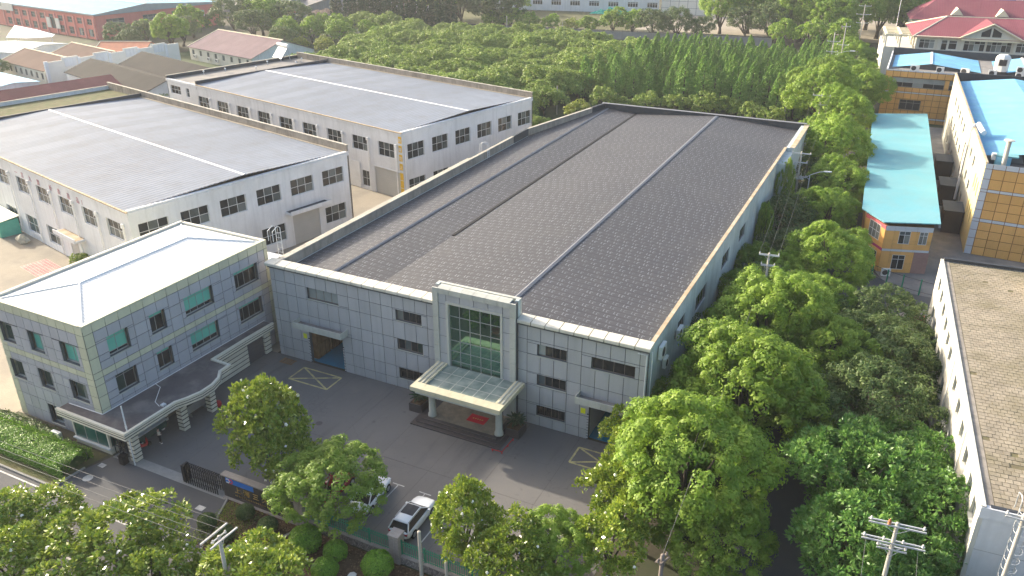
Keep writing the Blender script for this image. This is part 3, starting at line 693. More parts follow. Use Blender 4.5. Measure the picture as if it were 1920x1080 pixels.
# parapets
m = MB().prism([(.72, .97), (1.02, .97), (1.02, 60.4), (.72, 60.4)], 10.0, 11.72).prism([(.72, 66.2), (1.02, 66.1), (5.35, 86.6), (5.06, 86.7)], 10.0, 11.72); part('parapet', m, 'concrete_wall', fac)
m = MB().prism([(0.02, .97), (.30, .97), (.30, 46), (0.02, 46)], 10.0, 11.55); part('outer_parapet', m, 'concrete_wall', fac)
m = MB().prism([(.64, .96), (1.08, .96), (1.08, 60.42), (.64, 60.42)], 11.72, 11.82).prism([(.0, .96), (.34, .96), (.34, 46.02), (.0, 46.02)], 11.555, 11.65).prism([(.64, 66.3), (1.08, 66.1), (5.42, 86.6), (4.99, 86.75)], 11.72, 11.82); part('parapet_cap', m, 'coping_conc', fac)
part('parapet_patch', MB().prism([(.70, 60.4), (1.10, 60.4), (1.10, 66.2), (.70, 66.2)], 10.0, 11.86), 'membrane', fac)
part('parapet_patch', MB().prism([(5.0, 86.6), (5.45, 86.6), (6.35, 90.9), (6.0, 91.2)], 10.0, 11.9), 'membrane', fac)
m = MB().box(5.9, 44.4, 90.85, 91.25, 9.5, 11.86); part('back_parapet', m, 'membrane', fac)
m = MB().box(5.7, 44.9, 90.8, 91.6, 11.865, 11.93); part('back_parapet_cap', m, 'ridge_metal', fac)
m = MB().box(43.72, 44.12, .96, 74.4, 11.555, 11.66).box(44.6, 45.35, 74.4, 91.5, 11.605, 11.7); part('side_coping', m, 'coping_tan', fac)
m = MB().box(44.006, 45.2, 66.5, 74.4, 0, 11.0); part('buttress', m, 'plaster_teal', fac)
# the two gabled roofs
Z1e, Z1r, Zv, Z2r, Z2e = 10.55, 10.95, 10.52, 11.68, 10.62
y0, y1 = .96, 90.9
m = MB().add([(1.0, y0, Z1e), (7.1, y0, Z1r), (7.1, y1, Z1r), (6.2, y1, Z1r - .08), (1.0, 66, Z1e)], [(0, 1, 2, 3, 4)])
part('roof', m, 'printed_felt', fac)
m = MB().add([(7.1, y0, Z1r), (13, y0, Zv), (13, y1, Zv), (7.1, y1, Z1r)], [(0, 1, 2, 3)]); part('roof', m, 'printed_felt', fac)
m = MB().add([(13, y0, Zv), (28.7, y0, Z2r), (28.7, y1, Z2r), (13, y1, Zv)], [(0, 1, 2, 3)]); part('roof', m, 'printed_felt', fac)
m = MB().add([(28.7, y0, Z2r), (43.75, y0, Z2e), (43.75, y1, Z2e), (28.7, y1, Z2r)], [(0, 1, 2, 3)]); part('roof', m, 'printed_felt', fac)
m = MB().add([(43.75, 74.5, Z2e), (44.6, 74.5, Z2e - .05), (44.6, y1, Z2e - .05), (43.75, y1, Z2e)], [(0, 1, 2, 3)]); part('roof', m, 'printed_felt', fac)
for x, z, w, n in ((7.1, Z1r, .22, 'ridge_cap'), (28.7, Z2r, .36, 'ridge_cap')):
    m = MB().yprism([(x - w, z - .01), (x - w * .5, z + .06), (x, z + .12), (x + w * .5, z + .06), (x + w, z - .01)], y0 + .1, y1 - .1)
    for s in (-1, 1): m.tube([(x + s * w * .8, y0 + .1, z + .05), (x + s * w * .8, y1 - .1, z + .05)], .045, 6)
    part(n, m, 'ridge_metal', fac)
m = MB().box(12.80, 13.18, 18.5, 90.7, Zv - .06, Zv + .09); part('valley_gutter', m, 'gutter_dark', fac)
m = MB().box(1.03, 1.16, 1.0, 66, Z1e - .02, Z1e + .05); part('eave_strip', m, 'galv', fac)
m = MB().tube([(43.0, -.06, 10.9), (43.86, -.10, 10.9), (43.86, -.10, 0.2)], .06, 8); part('downpipe', m, 'pipe_white', fac)
m = MB().tube([(44.2, .5, 11.0), (44.2, .5, .2)], .07, 8); part('downpipe', m, 'pipe_white', fac)
# loading door interiors
def bay(x0, x1, zt, crates):
    m = MB().box(x0 - 3, x1 + .6, .36, 22, -.02, .006); part('bay_floor', m, 'blue_floor', fac)
    m = MB().box(x0 - 3.2, x0 - 3.0, .36, 22, .0, 5.6).box(x1 + .6, x1 + .8, .36, 22, 0, 5.6).box(x0 - 3.2, x1 + .8, 22, 22.2, 0, 5.6).box(x0 - 3.2, x1 + .8, .36, 22.2, 5.6, 5.8); part('bay_wall', m, 'inner_wall', fac)
bay(4.64, 9.28, 4.97, True); bay(38.55, 43.1, 4.75, False)
m = MB().box(38.3, 38.5, .36, 12, .01, 5.6); part('bay_partition', m, 'plaster_white', fac)
for x, z1, lab in ((4.56, 3.2, 0), (9.36, 3.2, 1), (38.47, 3.0, 2)):   # black and white edge guards
    m = MB().box(x - .09, x + .09, -.075, -.052, .05, z1); part('edge_guard', m, 'steel_dark', fac)
    m = MB()
    for i in range(15):
        z = .1 + i * (z1 - .2) / 15; m.add([(x - .088, -.078, z), (x + .088, -.078, z + .09), (x + .088, -.078, z + .19), (x - .088, -.078, z + .10)], [(0, 1, 2, 3)])
    part('guard_stripes', m, 'frame_white', fac)
for i in range(3):
    for j in range(2):
        t = thing('wooden_crate', ('tall brown wooden crate, %s of the row inside the left loading door, %s' % (('nearest', 'middle', 'farthest')[i], ('lower', 'upper')[j])), 'crate', (3.8, 1.9 + i * 2.5, .01 + j * 1.9))
        for a in range(7): block('plank', 'wood', t, 1.05, 1.10, -1.1 + a * .32, -.82 + a * .32, .05, 1.8)
        block('crate_body', 'wood', t, -1.4, 1.04, -1.1, 1.1, .05, 1.82); block('skid', 'wood', t, -1.3, 1.0, -1.0, 1.0, 0, .045)
# door hoods
for x0, x1, z, lab in ((3.6, 10.2, 5.0, 0), (37.6, 44.05, 4.8, 1)):
    m = MB().box(x0, x1, -1.25, -.06, z, z + .12); part('hood_slab', m, 'roof_grey', fac)
    n = 5; w = (x1 - x0) / n
    for i in range(n): block('hood_panel', 'stone_pale', fac, x0 + i * w + .012, x0 + (i + 1) * w - .012, -1.36, -1.251, z - .1, z + .62)
    for x in (x0, x1): block('hood_end', 'stone_pale', fac, x - .1, x + .005, -1.249, -.06, z - .1, z + .62)
for u, z in ((4.05, 3.35), (37.95, 3.2)): F.blk('safety_sign', 'warn_yellow', u - .25, u + .25, .055, .08, z - .3, z + .3)
for u, z in ((9.75, 5.05), ): 
    m = MB().tube([(u, -.05, z - .2), (u, -.4, z - .25), (u - .25, -.6, z - .32)], .04, 6).box(u - .55, u - .1, -.72, -.52, z - .42, z - .26); part('camera', m, 'frame_white', fac)
# entrance canopy
en = thing('entrance_canopy', 'cream framed glass canopy on two round columns at the entrance', 'canopy', (22.0, -6.1, 0))
W_, D_ = 9.9, 5.5; zc = 4.55
m = MB().box(0, W_, 0, 1.05, zc, zc + .42); m2 = MB().box(0, 1.15, 1.05, D_, zc, zc + .42).box(W_ - 1.0, W_, 1.05, D_, zc, zc + .42)
for i in range(7): block('fascia_stone', 'canopy_cream', en, i * W_ / 7 + .01, (i + 1) * W_ / 7 - .01, 0, 1.05, zc, zc + .45)
for i in range(4):
    for x0, x1 in ((0, 1.15), (W_ - 1.0, W_)): block('side_stone', 'canopy_cream', en, x0, x1, 1.05 + i * (D_ - 1.05) / 4 + .01, 1.05 + (i + 1) * (D_ - 1.05) / 4 - .01, zc, zc + .45)
for x in (.35, .8, W_ - .7, W_ - .3): block('side_rib', 'stone_pale', en, x - .06, x + .06, 1.1, D_, zc + .455, zc + .53)
block('soffit_beam', 'stone_pale', en, .35, W_ - .35, .35, .9, zc - .45, zc - .004)
gx0, gx1, gy0, gy1 = 1.15, W_ - 1.0, 1.05, D_
for i in range(6):
    for j in range(3):
        block('pane', 'canopy_glass', en, gx0 + (gx1 - gx0) * i / 6 + .035, gx0 + (gx1 - gx0) * (i + 1) / 6 - .035, gy0 + (gy1 - gy0) * j / 3 + .035, gy0 + (gy1 - gy0) * (j + 1) / 3 - .035, zc + .22, zc + .25)
for i in range(7): x = gx0 + (gx1 - gx0) * i / 6; block('glazing_bar', 'stone_pale', en, x - .04, x + .04, gy0, gy1, zc + .16, zc + .27)
for j in range(1, 3): y = gy0 + (gy1 - gy0) * j / 3; block('glazing_bar', 'stone_pale', en, gx0, gx1, y - .04, y + .04, zc + .15, zc + .262)
for x in (1.0, W_ - 1.3):
    m = MB().lathe([(.46, .45), (.46, .62), (.40, .66), (.44, .74), (.36, .82), (.34, 2.4), (.32, zc - .55), (.38, zc - .5), (.38, zc - .45)], 20); part('column', m, 'stone_pale', en, (x, 2.4, 0), smooth=True)
st = thing('entrance_steps', 'dark granite steps and tan floor under the entrance canopy', 'steps', (21.4, -5.5, 0))
for i in range(3):
    k = i * .45
    m = MB().box(k, 10.1 - k, k, 4.9, .15 * i, .15 * (i + 1)); part('step', m, 'granite_dark', st)
    m = MB().box(k - .01, 10.1 - k + .01, k - .012, k + .05, .15 * (i + 1) - .03, .15 * (i + 1) + .006); part('nosing', m, 'granite_edge', st)
m = MB().box(1.3, 8.8, 1.35, 4.92, .45, .458); part('landing', m, 'porch_floor', st)
m = MB().box(26.5, 28.5, -3.0, -1.7, .459, .475); tag(part('door_mat', m, 'red_mat'), 'bright red door mat on the entrance landing', 'mat')
m = MB(); 
for x in (26.95, 27.2, 27.45, 27.7, 27.95): m.box(x, x + .14, -2.42, -2.26, .4755, .4765)
tag(part('mat_lettering', m, 'gold', bpy.data.objects['door_mat']))
def cycad_box(label, plabel, x, y):
    t = thing('planter_box', label, 'planter', (x, y, 0))
    block('box', 'granite_dark', t, -.75, .75, -.9, .9, 0, .95); block('soil', 'mulch', t, -.66, .66, -.8, .8, .951, .97)
    p = thing('cycad', plabel, 'plant', (x, y, .96))
    m = MB().lathe([(.2, 0), (.26, .2), (.22, .5), (.12, .62)], 10); part('stem', m, 'bark', p, smooth=True)
    rg = np.random.default_rng(int(x * 10))
    for i in range(26):
        a = i * 2.4; el = .25 + .9 * (i / 26.0); L = 1.15
        f = MB(); pts = [(0, 0, .55)]
        for q in range(1, 6):
            s = q / 5 * L; pts.append((s * math.cos(a) * math.cos(el * (1 - .5 * q / 5)), s * math.sin(a) * math.cos(el * (1 - .5 * q / 5)), .55 + s * math.sin(el) - .45 * (q / 5) ** 2))
        for q in range(5):
            p0, p1 = Vector(pts[q]), Vector(pts[q + 1]); w0 = [.04, .16, .2, .17, .1, .02][q]; w1 = [.04, .16, .2, .17, .1, .02][q + 1]
            sd = Vector((-math.sin(a), math.cos(a), 0)); dn = Vector((0, 0, -.06))
            f.add([p0, p0 + sd * w0 + dn, p1 + sd * w1 + dn, p1, p0 - sd * w0 + dn, p1 - sd * w1 + dn], [(0, 1, 2, 3), (0, 3, 5, 4)])
        part('frond', f, 'leaf_cycad', p)
cycad_box('dark stone planter box right of the entrance steps', 'spiky green cycad in the planter right of the entrance', 31.75, -2.2)
cycad_box('dark stone planter box left of the entrance steps', 'spiky green cycad in the planter left of the entrance', 20.75, -2.6)
t = thing('guard_rail', 'low red steel rail at the right corner of the steps', 'rail')
m = MB().tube([(30.9, -5.9, .22), (32.0, -5.85, .22), (32.05, -3.4, .22)], .045, 6); part('bar', m, 'red_paint', t)
for x, y in ((31.0, -5.88), (32.0, -5.84), (32.03, -4.6), (32.05, -3.5)): block('post', 'red_paint', t, x - .04, x + .04, y - .04, y + .04, 0, .2)
for i, (y, z, l) in enumerate(((3.6, 8.9, 'white wall-mounted air conditioner at the corner, highest of three'), (9.9, 8.0, 'white wall-mounted air conditioner under the side window'), (5.2, 7.0, 'small white air conditioner below the corner one'))):
    ac_unit(l, (44.3, y, z), math.pi / 2, 1.5 if i < 2 else 1.1, 1.35 if i == 0 else 1.0)
t = thing('lean_to', 'low white metal lean-to roof beside the factory side wall', 'shed', (44.1, 7.5, 0))
m = MB().xprism([(0, 2.2), (0, 2.9), (7.5, 2.9), (7.5, 2.2)], .05, .15); part('wall_plate', m, 'frame_grey', t)
m = MB().add([(.1, 0, 3.0), (3.0, 0, 2.5), (3.0, 7.5, 2.5), (.1, 7.5, 3.0), (.1, 0, 2.95), (3.0, 0, 2.45), (3.0, 7.5, 2.45), (.1, 7.5, 2.95)], [(0, 1, 2, 3), (7, 6, 5, 4), (0, 4, 5, 1), (1, 5, 6, 2), (2, 6, 7, 3), (3, 7, 4, 0)]); part('roof', m, 'rib_pale', t)
for y in (.2, 3.7, 7.3): block('post', 'frame_grey', t, 2.8, 2.9, y - .05, y + .05, 0, 2.46)
t = thing('roof_ladder', 'white tubular ladder hooped over the left parapet', 'ladder', (.35, 50.5, 0))
for y in (-.3, .3):
    m = MB().tube([(-.5, y, 8.0), (-.5, y, 12.9), (.2, y, 13.1), (.9, y, 12.9), (.9, y, 10.6)], .04, 6); part('rail', m, 'white_metal', t)
for i in range(7): 
    m = MB().tube([(.9, -.3, 10.8 + i * .32), (.9, .3, 10.8 + i * .32)], .025, 5); part('rung', m, 'white_metal', t)
# ------------------------------------------------------------------ the three-storey office with the white hipped roof
of = thing('office_block', 'three-storey office clad in blue-grey and cream panels, white hipped roof', 'office building', (-2.66, -21.6, 0), rad(-1.1))
OA, OB, OBk, OL = faces(of, -13.4, 0, 0, 23.9)
HO = 13.1
aw = []
for (u0, u1) in ((.6, 2.55), (4.9, 6.9), (9.55, 11.9)):
    aw += [(u0, u1, 8.65, 10.8), (u0, u1, 4.5, 6.65)]
aw.append((4.9, 6.9, .3, 2.5)); ag = (9.0, 13.3, .75, 3.2)
OA.wall('wall', 'panel_back', 0, 13.4, 0, HO - .5, .3, aw + [ag])
rowsO = [0, 1.35, 2.8, 4.2, 5.6, 6.8, 7.5, 8.15, 9.65, 10.9, 12.2, HO]
def omat(lim0, lim1):
    def f(u, z): return 'office_cream' if (z > 12.2 or 7.5 < z < 8.15 or u < lim0 or u > lim1) else 'office_blue'
    return f
OA.panels([0, 1.0] + [1.0 + 11.35 * i / 9 for i in range(1, 10)] + [13.4], rowsO, aw + [ag], omat(1.0, 12.35))
bw = []
for (u0, u1) in ((2.15, 4.5), (7.05, 8.9), (11.4, 15.25), (18.45, 22.0)): bw += [(u0, u1, 8.98, 11.1), (u0, u1, 4.85, 6.92)]
OB.wall('wall', 'panel_back', 0.31, 23.9, 0, HO - .5, .3, bw)
OB.panels([0] + [.97 + 1.42 * i for i in range(16)] + [23.3, 23.9], rowsO, bw, omat(.97, 23.2))
OBk.wall('wall', 'office_cream', .31, 13.09, 0, HO, .3); OL.wall('wall', 'office_cream', 0, 23.59, 0, HO, .3)
# windows: turquoise blinds at several depths behind a transom
gd, bl = 'glass_dark', 'blind_green'
for (o, low, top) in zip(aw[:6], (gd, None, bl, None, bl, None), ('glass_green', None, bl, None, bl, None)): 
    if low: OA.window(o[0], o[1], o[2], o[3], 2, 2, 'frame_grey', ['glass_green' if low == gd else bl, low, top, top], .45, .06, split=(.76,), sill='stone_pale')
    else: OA.window(o[0], o[1], o[2], o[3], 2, 2, 'frame_grey', ['glass_green', 'glass_curtain', 'glass_green', 'glass_green'], .45, .06, split=(.76,), sill='stone_pale')
o = aw[6]; OA.window(o[0], o[1], o[2], o[3], 2, 2, 'frame_grey', 'glass_green', .45, .06, split=(.76,), sill='stone_pale')
rngo = random.Random(5)
for i, o in enumerate(bw):
    n = 4 if o[1] - o[0] > 3 else 2
    up = i % 2 == 0; colm = i // 2
    if (up and colm == 0) or colm == 2: lo = [bl] * n; tp = [bl] * n
    elif colm == 0: lo = ['glass_green'] + [gd] * (n - 1); tp = ['glass_green'] * n
    else: lo = [gd] * n; tp = [bl] * n
    if lo[0] == bl:                                          # blinds not quite down: a dark strip below
        OB.window(o[0], o[1], o[2], o[3], n, 3, 'frame_grey', [gd] * n + lo + tp, .42, .05, split=(.14 + .05 * (i % 3), .77), sill='stone_pale')
    else: OB.window(o[0], o[1], o[2], o[3], n, 2, 'frame_grey', lo + tp, .42, .05, split=(.76,), sill='stone_pale')
# parapet and white hipped sheet roof
for nm, x0, x1, y0, y1 in (('p', -13.4, 0, 0, .35), ('p', -13.4, 0, 23.55, 23.9), ('p', -13.4, -13.05, .35, 23.55), ('p', -.35, 0, .35, 23.55)):
    block('parapet', 'stone_pale', of, x0, x1, y0, y1, HO - .499, HO - .002)
n = 16
for i in range(n): block('coping_stone', 'office_cream', of, -.42, .06, i * 23.9 / n + .01, (i + 1) * 23.9 / n - .01, HO, HO + .1); block('coping_stone', 'coping', of, -13.44, -13.06, i * 23.9 / n + .01, (i + 1) * 23.9 / n - .01, HO, HO + .12)
for i in range(9): block('coping_stone', 'office_cream', of, -12.89 + i * 12.46 / 9, -12.89 + (i + 1) * 12.46 / 9 - .02, -.06, .42, HO, HO + .1); block('coping_stone', 'coping', of, -12.89 + i * 12.46 / 9, -12.89 + (i + 1) * 12.46 / 9 - .02, 23.56, 23.94, HO, HO + .08)
e, rz_ = HO - .16, HO + .9
A, Bp, Cp, Dp, E1, E2 = (-13.0, .4, e), (-.4, .4, e), (-.4, 23.5, e), (-13.0, 23.5, e), (-6.7, 5.2, rz_), (-6.7, 18.8, rz_)
for poly, mt in (((Bp, Cp, E2, E1), 'rib_white'), ((Dp, A, E1, E2), 'rib_white'), ((A, Bp, E1), 'rib_white_x'), ((Cp, Dp, E2), 'rib_white_x')):
    part('roof_slope', MB().add(poly, [tuple(range(len(poly)))]), mt, of)
m = MB()
for a, b in ((E1, E2), (E1, A), (E1, Bp), (E2, Cp), (E2, Dp)): m.tube([(a[0], a[1], a[2] + .02), (b[0], b[1], b[2] + .02)], .09, 6)
part('hip_cap', m, 'white_metal', of)
m = MB().tube([(-.55, .3, 1.0), (-.5, .4, 1.0)], .03, 4)
# ground-floor canopy with striped fascia
cn = thing('office_canopy', 'dark flat canopy with striped beige fascia curving along the office', 'canopy')
poly = [(-7.4, -22.95), (2.0, -23.1), (2.05, -17.2), (2.55, -16.1), (2.95, -14.7), (2.95, -13.2), (2.55, -11.9), (1.75, -10.9), (1.7, -9.5), (-.75, -9.4), (-.75, -4.5), (-.62, -.05), (-2.0, -.05), (-2.7, -21.65), (-7.4, -21.75)]
def inset(p, q, k): return p
part('deck', MB().prism(poly, 3.35, 3.82), 'canopy_roof', cn)
edge = poly[:12]
def ribbon(m, pts, w0, w1, z0, z1):
    """band following a polyline, offset outwards (right of travel)"""
    ns = []
    for i in range(len(pts)):
        a = Vector(pts[max(i - 1, 0)]); b = Vector(pts[min(i + 1, len(pts) - 1)]); p = Vector(pts[i])
        d0 = (p - a).normalized() if i else (b - p).normalized(); d1 = (b - p).normalized() if i < len(pts) - 1 else d0
        n0 = Vector((d0.y, -d0.x)); n1 = Vector((d1.y, -d1.x)); nn = (n0 + n1).normalized(); nn /= max(.5, nn.dot(n1)); ns.append(nn)
    for i in range(len(pts) - 1):
        q = [Vector(pts[i]) + ns[i] * w0, Vector(pts[i]) + ns[i] * w1, Vector(pts[i + 1]) + ns[i + 1] * w1, Vector(pts[i + 1]) + ns[i + 1] * w0]
        m.prism([(v.x, v.y) for v in q][::-1], z0, z1)
for z0, z1, w, mt, nm in ((3.2, 3.42, .14, 'fascia_beige', 'fascia_band'), (3.421, 3.50, .155, 'stripe_dark', 'fascia_stripe'), (3.501, 3.70, .14, 'fascia_beige', 'fascia_band'), (3.701, 3.76, .165, 'stripe_dark', 'fascia_stripe'), (3.761, 4.0, .16, 'fascia_beige', 'fascia_band')):
    m = MB(); ribbon(m, edge, -.12, w, z0, z1); part(nm, m, mt, cn)
def striped_column(x, y, w, h, nm='column'):
    z = 0.0; k = 0
    o = part(nm, MB().box(-w / 2 + .03, w / 2 - .03, -w / 2 + .03, w / 2 - .03, 0, h), 'stripe_dark', cn, (x, y, 0))
    while z < h - .2:
        d = min(.46, h - z); obj('stone_course', ubox('fascia_beige'), o, (0, 0, z + d / 2), 0, (w, w, d - .10)); obj('dark_joint', ubox('stripe_dark'), o, (0, 0, z + d), 0, (w + .02, w + .02, .096)); z += d
striped_column(1.25, -21.9, .75, 3.2); striped_column(1.5, -16.2, .75, 3.2); striped_column(1.55, -12.5, .75, 3.2); striped_column(-1.5, -16.1, .6, 3.2)
# striped garden wall with dark roller door under the canopy
for y0, y1 in ((-9.3, -3.75), (-1.0, .0)):
    z = 0
    while z < 3.1: block('wall_course', 'fascia_beige', cn, -1.9, -1.32, y0, y1, z + .06, min(z + .5, 3.2)); block('dark_joint', 'stripe_dark', cn, -1.89, -1.30, y0 + .01, y1 - .01, z - .018, z + .058); z += .52
    block('wall_core', 'stripe_dark', cn, -1.88, -1.36, y0 + .02, y1 - .02, 0, 3.2)
block('roller_door', 'roller_dark', cn, -1.75, -1.55, -3.75, -1.0, 0, 3.2)
for i in range(9): block('door_slat', 'roller_dark', cn, -1.548, -1.52, -3.7, -1.05, .1 + i * .34, .40 + i * .34)
part('cable', MB().tube([(-7.0, -21.85, 3.95), (-2.5, -21.75, 3.93), (-2.45, -21.5, 3.93), (-1.9, 0, 3.93)], .045, 5).tube([(-2.3, -15.6, 3.93), (-1.4, -15.8, 3.9), (.3, -18.0, 3.92), (1.3, -18.4, 3.95)], .035, 5), 'pipe_white', cn)
part('floodlight', MB().box(1.2, 1.6, -18.2, -17.8, 3.83, 4.0), 'frame_white', cn)
# guard room under the canopy
gr = thing('guard_room', 'glazed guard room with white sill under the canopy corner', 'guard room', (-6.4, -22.45, 0))
FG = Face(gr, 0, 0, 0); FG.wall('front_wall', 'fascia_beige', 0, 4.9, 0, 3.2, .12, [(.15, 4.75, .75, 3.0)])
FG.window(.15, 4.75, .75, 3.0, 3, 2, 'frame_grey', 'glass_guard', .02, .06, split=(.74,)); FG.blk('sill', 'frame_white', -.05, 4.95, .01, .22, .6, .74)
FG2 = Face(gr, 4.9, .0, math.pi / 2); FG2.wall('side_wall', 'fascia_beige', .13, .9, 0, 3.2, .12, [(.2, .85, .75, 3.0)]); FG2.window(.2, .85, .75, 3.0, 1, 2, 'frame_grey', 'glass_guard', .02, .05, split=(.74,))
for i in range(2): pass
t = thing('side_gate', 'small black barred gate between the guard room and the post', 'gate', (-1.35, -22.1, 0))
for x in (0, .55, 1.1, 1.65, 2.1): block('bar', 'steel_dark', t, x, x + .05, -.03, .03, .1, 1.9)
for z in (.2, 1.0, 1.75): block('rail', 'steel_dark', t, 0, 2.15, -.02, .02, z, z + .06)
t = thing('notice_bench', 'white counter standing under the office canopy', 'counter', (-.5, -18.6, 0))
block('top', 'frame_white', t, -.3, .3, -1.9, 1.9, .95, 1.05); block('leg', 'frame_white', t, -.2, .2, 1.2, 1.5, 0, .95); block('leg', 'frame_white', t, -.2, .2, -1.5, -1.2, 0, .95); block('glass_front', 'glass_guard', t, .2, .24, -1.8, 1.8, .2, .9)
t = thing('lamp_post', 'slim white mast at the gate post', 'mast', (1.75, -22.6, 0)); part('pole', MB().tube([(0, 0, 0), (0, 0, 6.6)], .07, 8), 'frame_white', t); part('band', MB().tube([(0, 0, 4.2), (0, 0, 4.4)], .1, 8), 'ac_white', t)
m = MB().lathe([(.05, 0), (.32, .08), (.40, .35), (.32, .62), (.05, .7)], 12, (1.55, -11.7)); tag(part('red_tub', m, 'red_paint', smooth=True), 'red tub standing beside a striped column', 'tub')
t = thing('folding_barrier', 'dark folded barrier panel under the canopy by the far column', 'barrier', (.3, -13.4, 0))
block('panel', 'frame_grey', t, -.04, .04, -1.2, 1.2, .35, 1.2); block('leg', 'frame_grey', t, -.3, .3, -1.0, -.95, 0, .35); block('leg', 'frame_grey', t, -.3, .3, .95, 1.0, 0, .35)
t = thing('waste_bin', 'black wheeled bin at the foot of the gate post', 'bin', (.7, -22.9, 0)); block('body', 'black_gloss', t, -.3, .3, -.3, .3, .08, .95); block('lid', 'black_gloss', t, -.34, .34, -.34, .34, .95, 1.02)
for s in (-.2, .2): part('wheel', MB().lathe([(.09, -.03), (.09, .03)], 10), 'tyre', t, (s, .3, .09)).rotation_euler = (0, math.pi / 2, 0)
ac_unit('outdoor air conditioner on the grass between the hedge and the office wall', (-8.3, -23.1, .03), 0, 1.1, .9)
# sliding gate, black lattice, folded open
t = thing('folding_gate', 'black expanding gate folded beside the dark sign wall', 'gate', (8.15, -22.1, 0))
for i in range(15):
    x = i * .27; m = MB()
    m.tube([(0, -.32, 0.05), (0, -.32, 1.75), (.0, -.18, 2.0), (0, .18, 2.0), (0, .32, 1.75), (0, .32, .05)], .045, 6)
    o = part('hoop', m, 'black_gloss', t, (x, 0, 0))
for z in (.5, 1.0, 1.5):
    for s in (-.3, .3):
        m = MB(); n = 14
        for i in range(n): m.tube([(i * .27, s, z - .2 + .4 * (i % 2)), ((i + 1) * .27, s, z + .2 - .4 * (i % 2))], .022, 4)
        part('lattice', m, 'black_gloss', t)
block('motor_box', 'black_gloss', t, -.35, -.05, -.36, .36, .1, 1.9)
# sign wall with logo board and gilt characters
t = thing('sign_wall', 'dark granite wall with blue logo board and gilt characters', 'sign', (12.6, -22.0, 0))
block('wall', 'sign_granite', t, 0, 8.6, -.25, .25, 0, 2.35); block('cap', 'pillar_stone', t, -.06, 8.66, -.32, .32, 2.35, 2.47); block('plinth', 'pillar_stone', t, -.05, 8.65, -.5, -.25, 0, .12)
block('logo_board', 'logo_blue', t, .45, 3.6, -.275, -.251, 1.72, 2.26)
for x, c in ((.72, 'frame_white'), (1.05, 'logo_red')):
    m = MB(); 
    for k_ in range(10):
        a0, a1 = -2.4 + k_ * .48, -2.4 + (k_ + 1) * .48
        m.tube([(x + .2 * math.cos(a0), -.29, 1.99 + .2 * math.sin(a0)), (x + .2 * math.cos(a1), -.29, 1.99 + .2 * math.sin(a1))], .05, 5)
    part('logo_ring', m, c, t)
def text(parent, body, x, y, z, size, mat, depth=.02, face=0.0, name='lettering', flat=False):
    cu = bpy.data.curves.new(name, 'FONT'); cu.body = body; cu.size = size; cu.extrude = depth; cu.resolution_u = 3
    cu.materials.append(MT[mat]); o = bpy.data.objects.new(name, cu); COL.objects.link(o)
    bpy.context.view_layer.update()
    me = bpy.data.meshes.new_from_object(o.evaluated_get(bpy.context.evaluated_depsgraph_get())); bpy.data.objects.remove(o)
    o = obj(name, me, parent, (x, y, z), face); o.rotation_euler = (0 if flat else math.pi / 2, 0, face); return o
for i, ch in enumerate('上海三久'): text(t, ch, 1.35 + i * 1.02, -.27, .98, .72, 'gold')
m = MB(); rg = random.Random(2)
for i in range(26):
    x = 1.3 + i * .2 + rg.random() * .03; m.box(x, x + .05 + .08 * rg.random(), -.268, -.25, .55, .61).box(x + .03, x + .06, -.266, -.25, .52, .70)
part('small_lettering', m, 'gold', t)
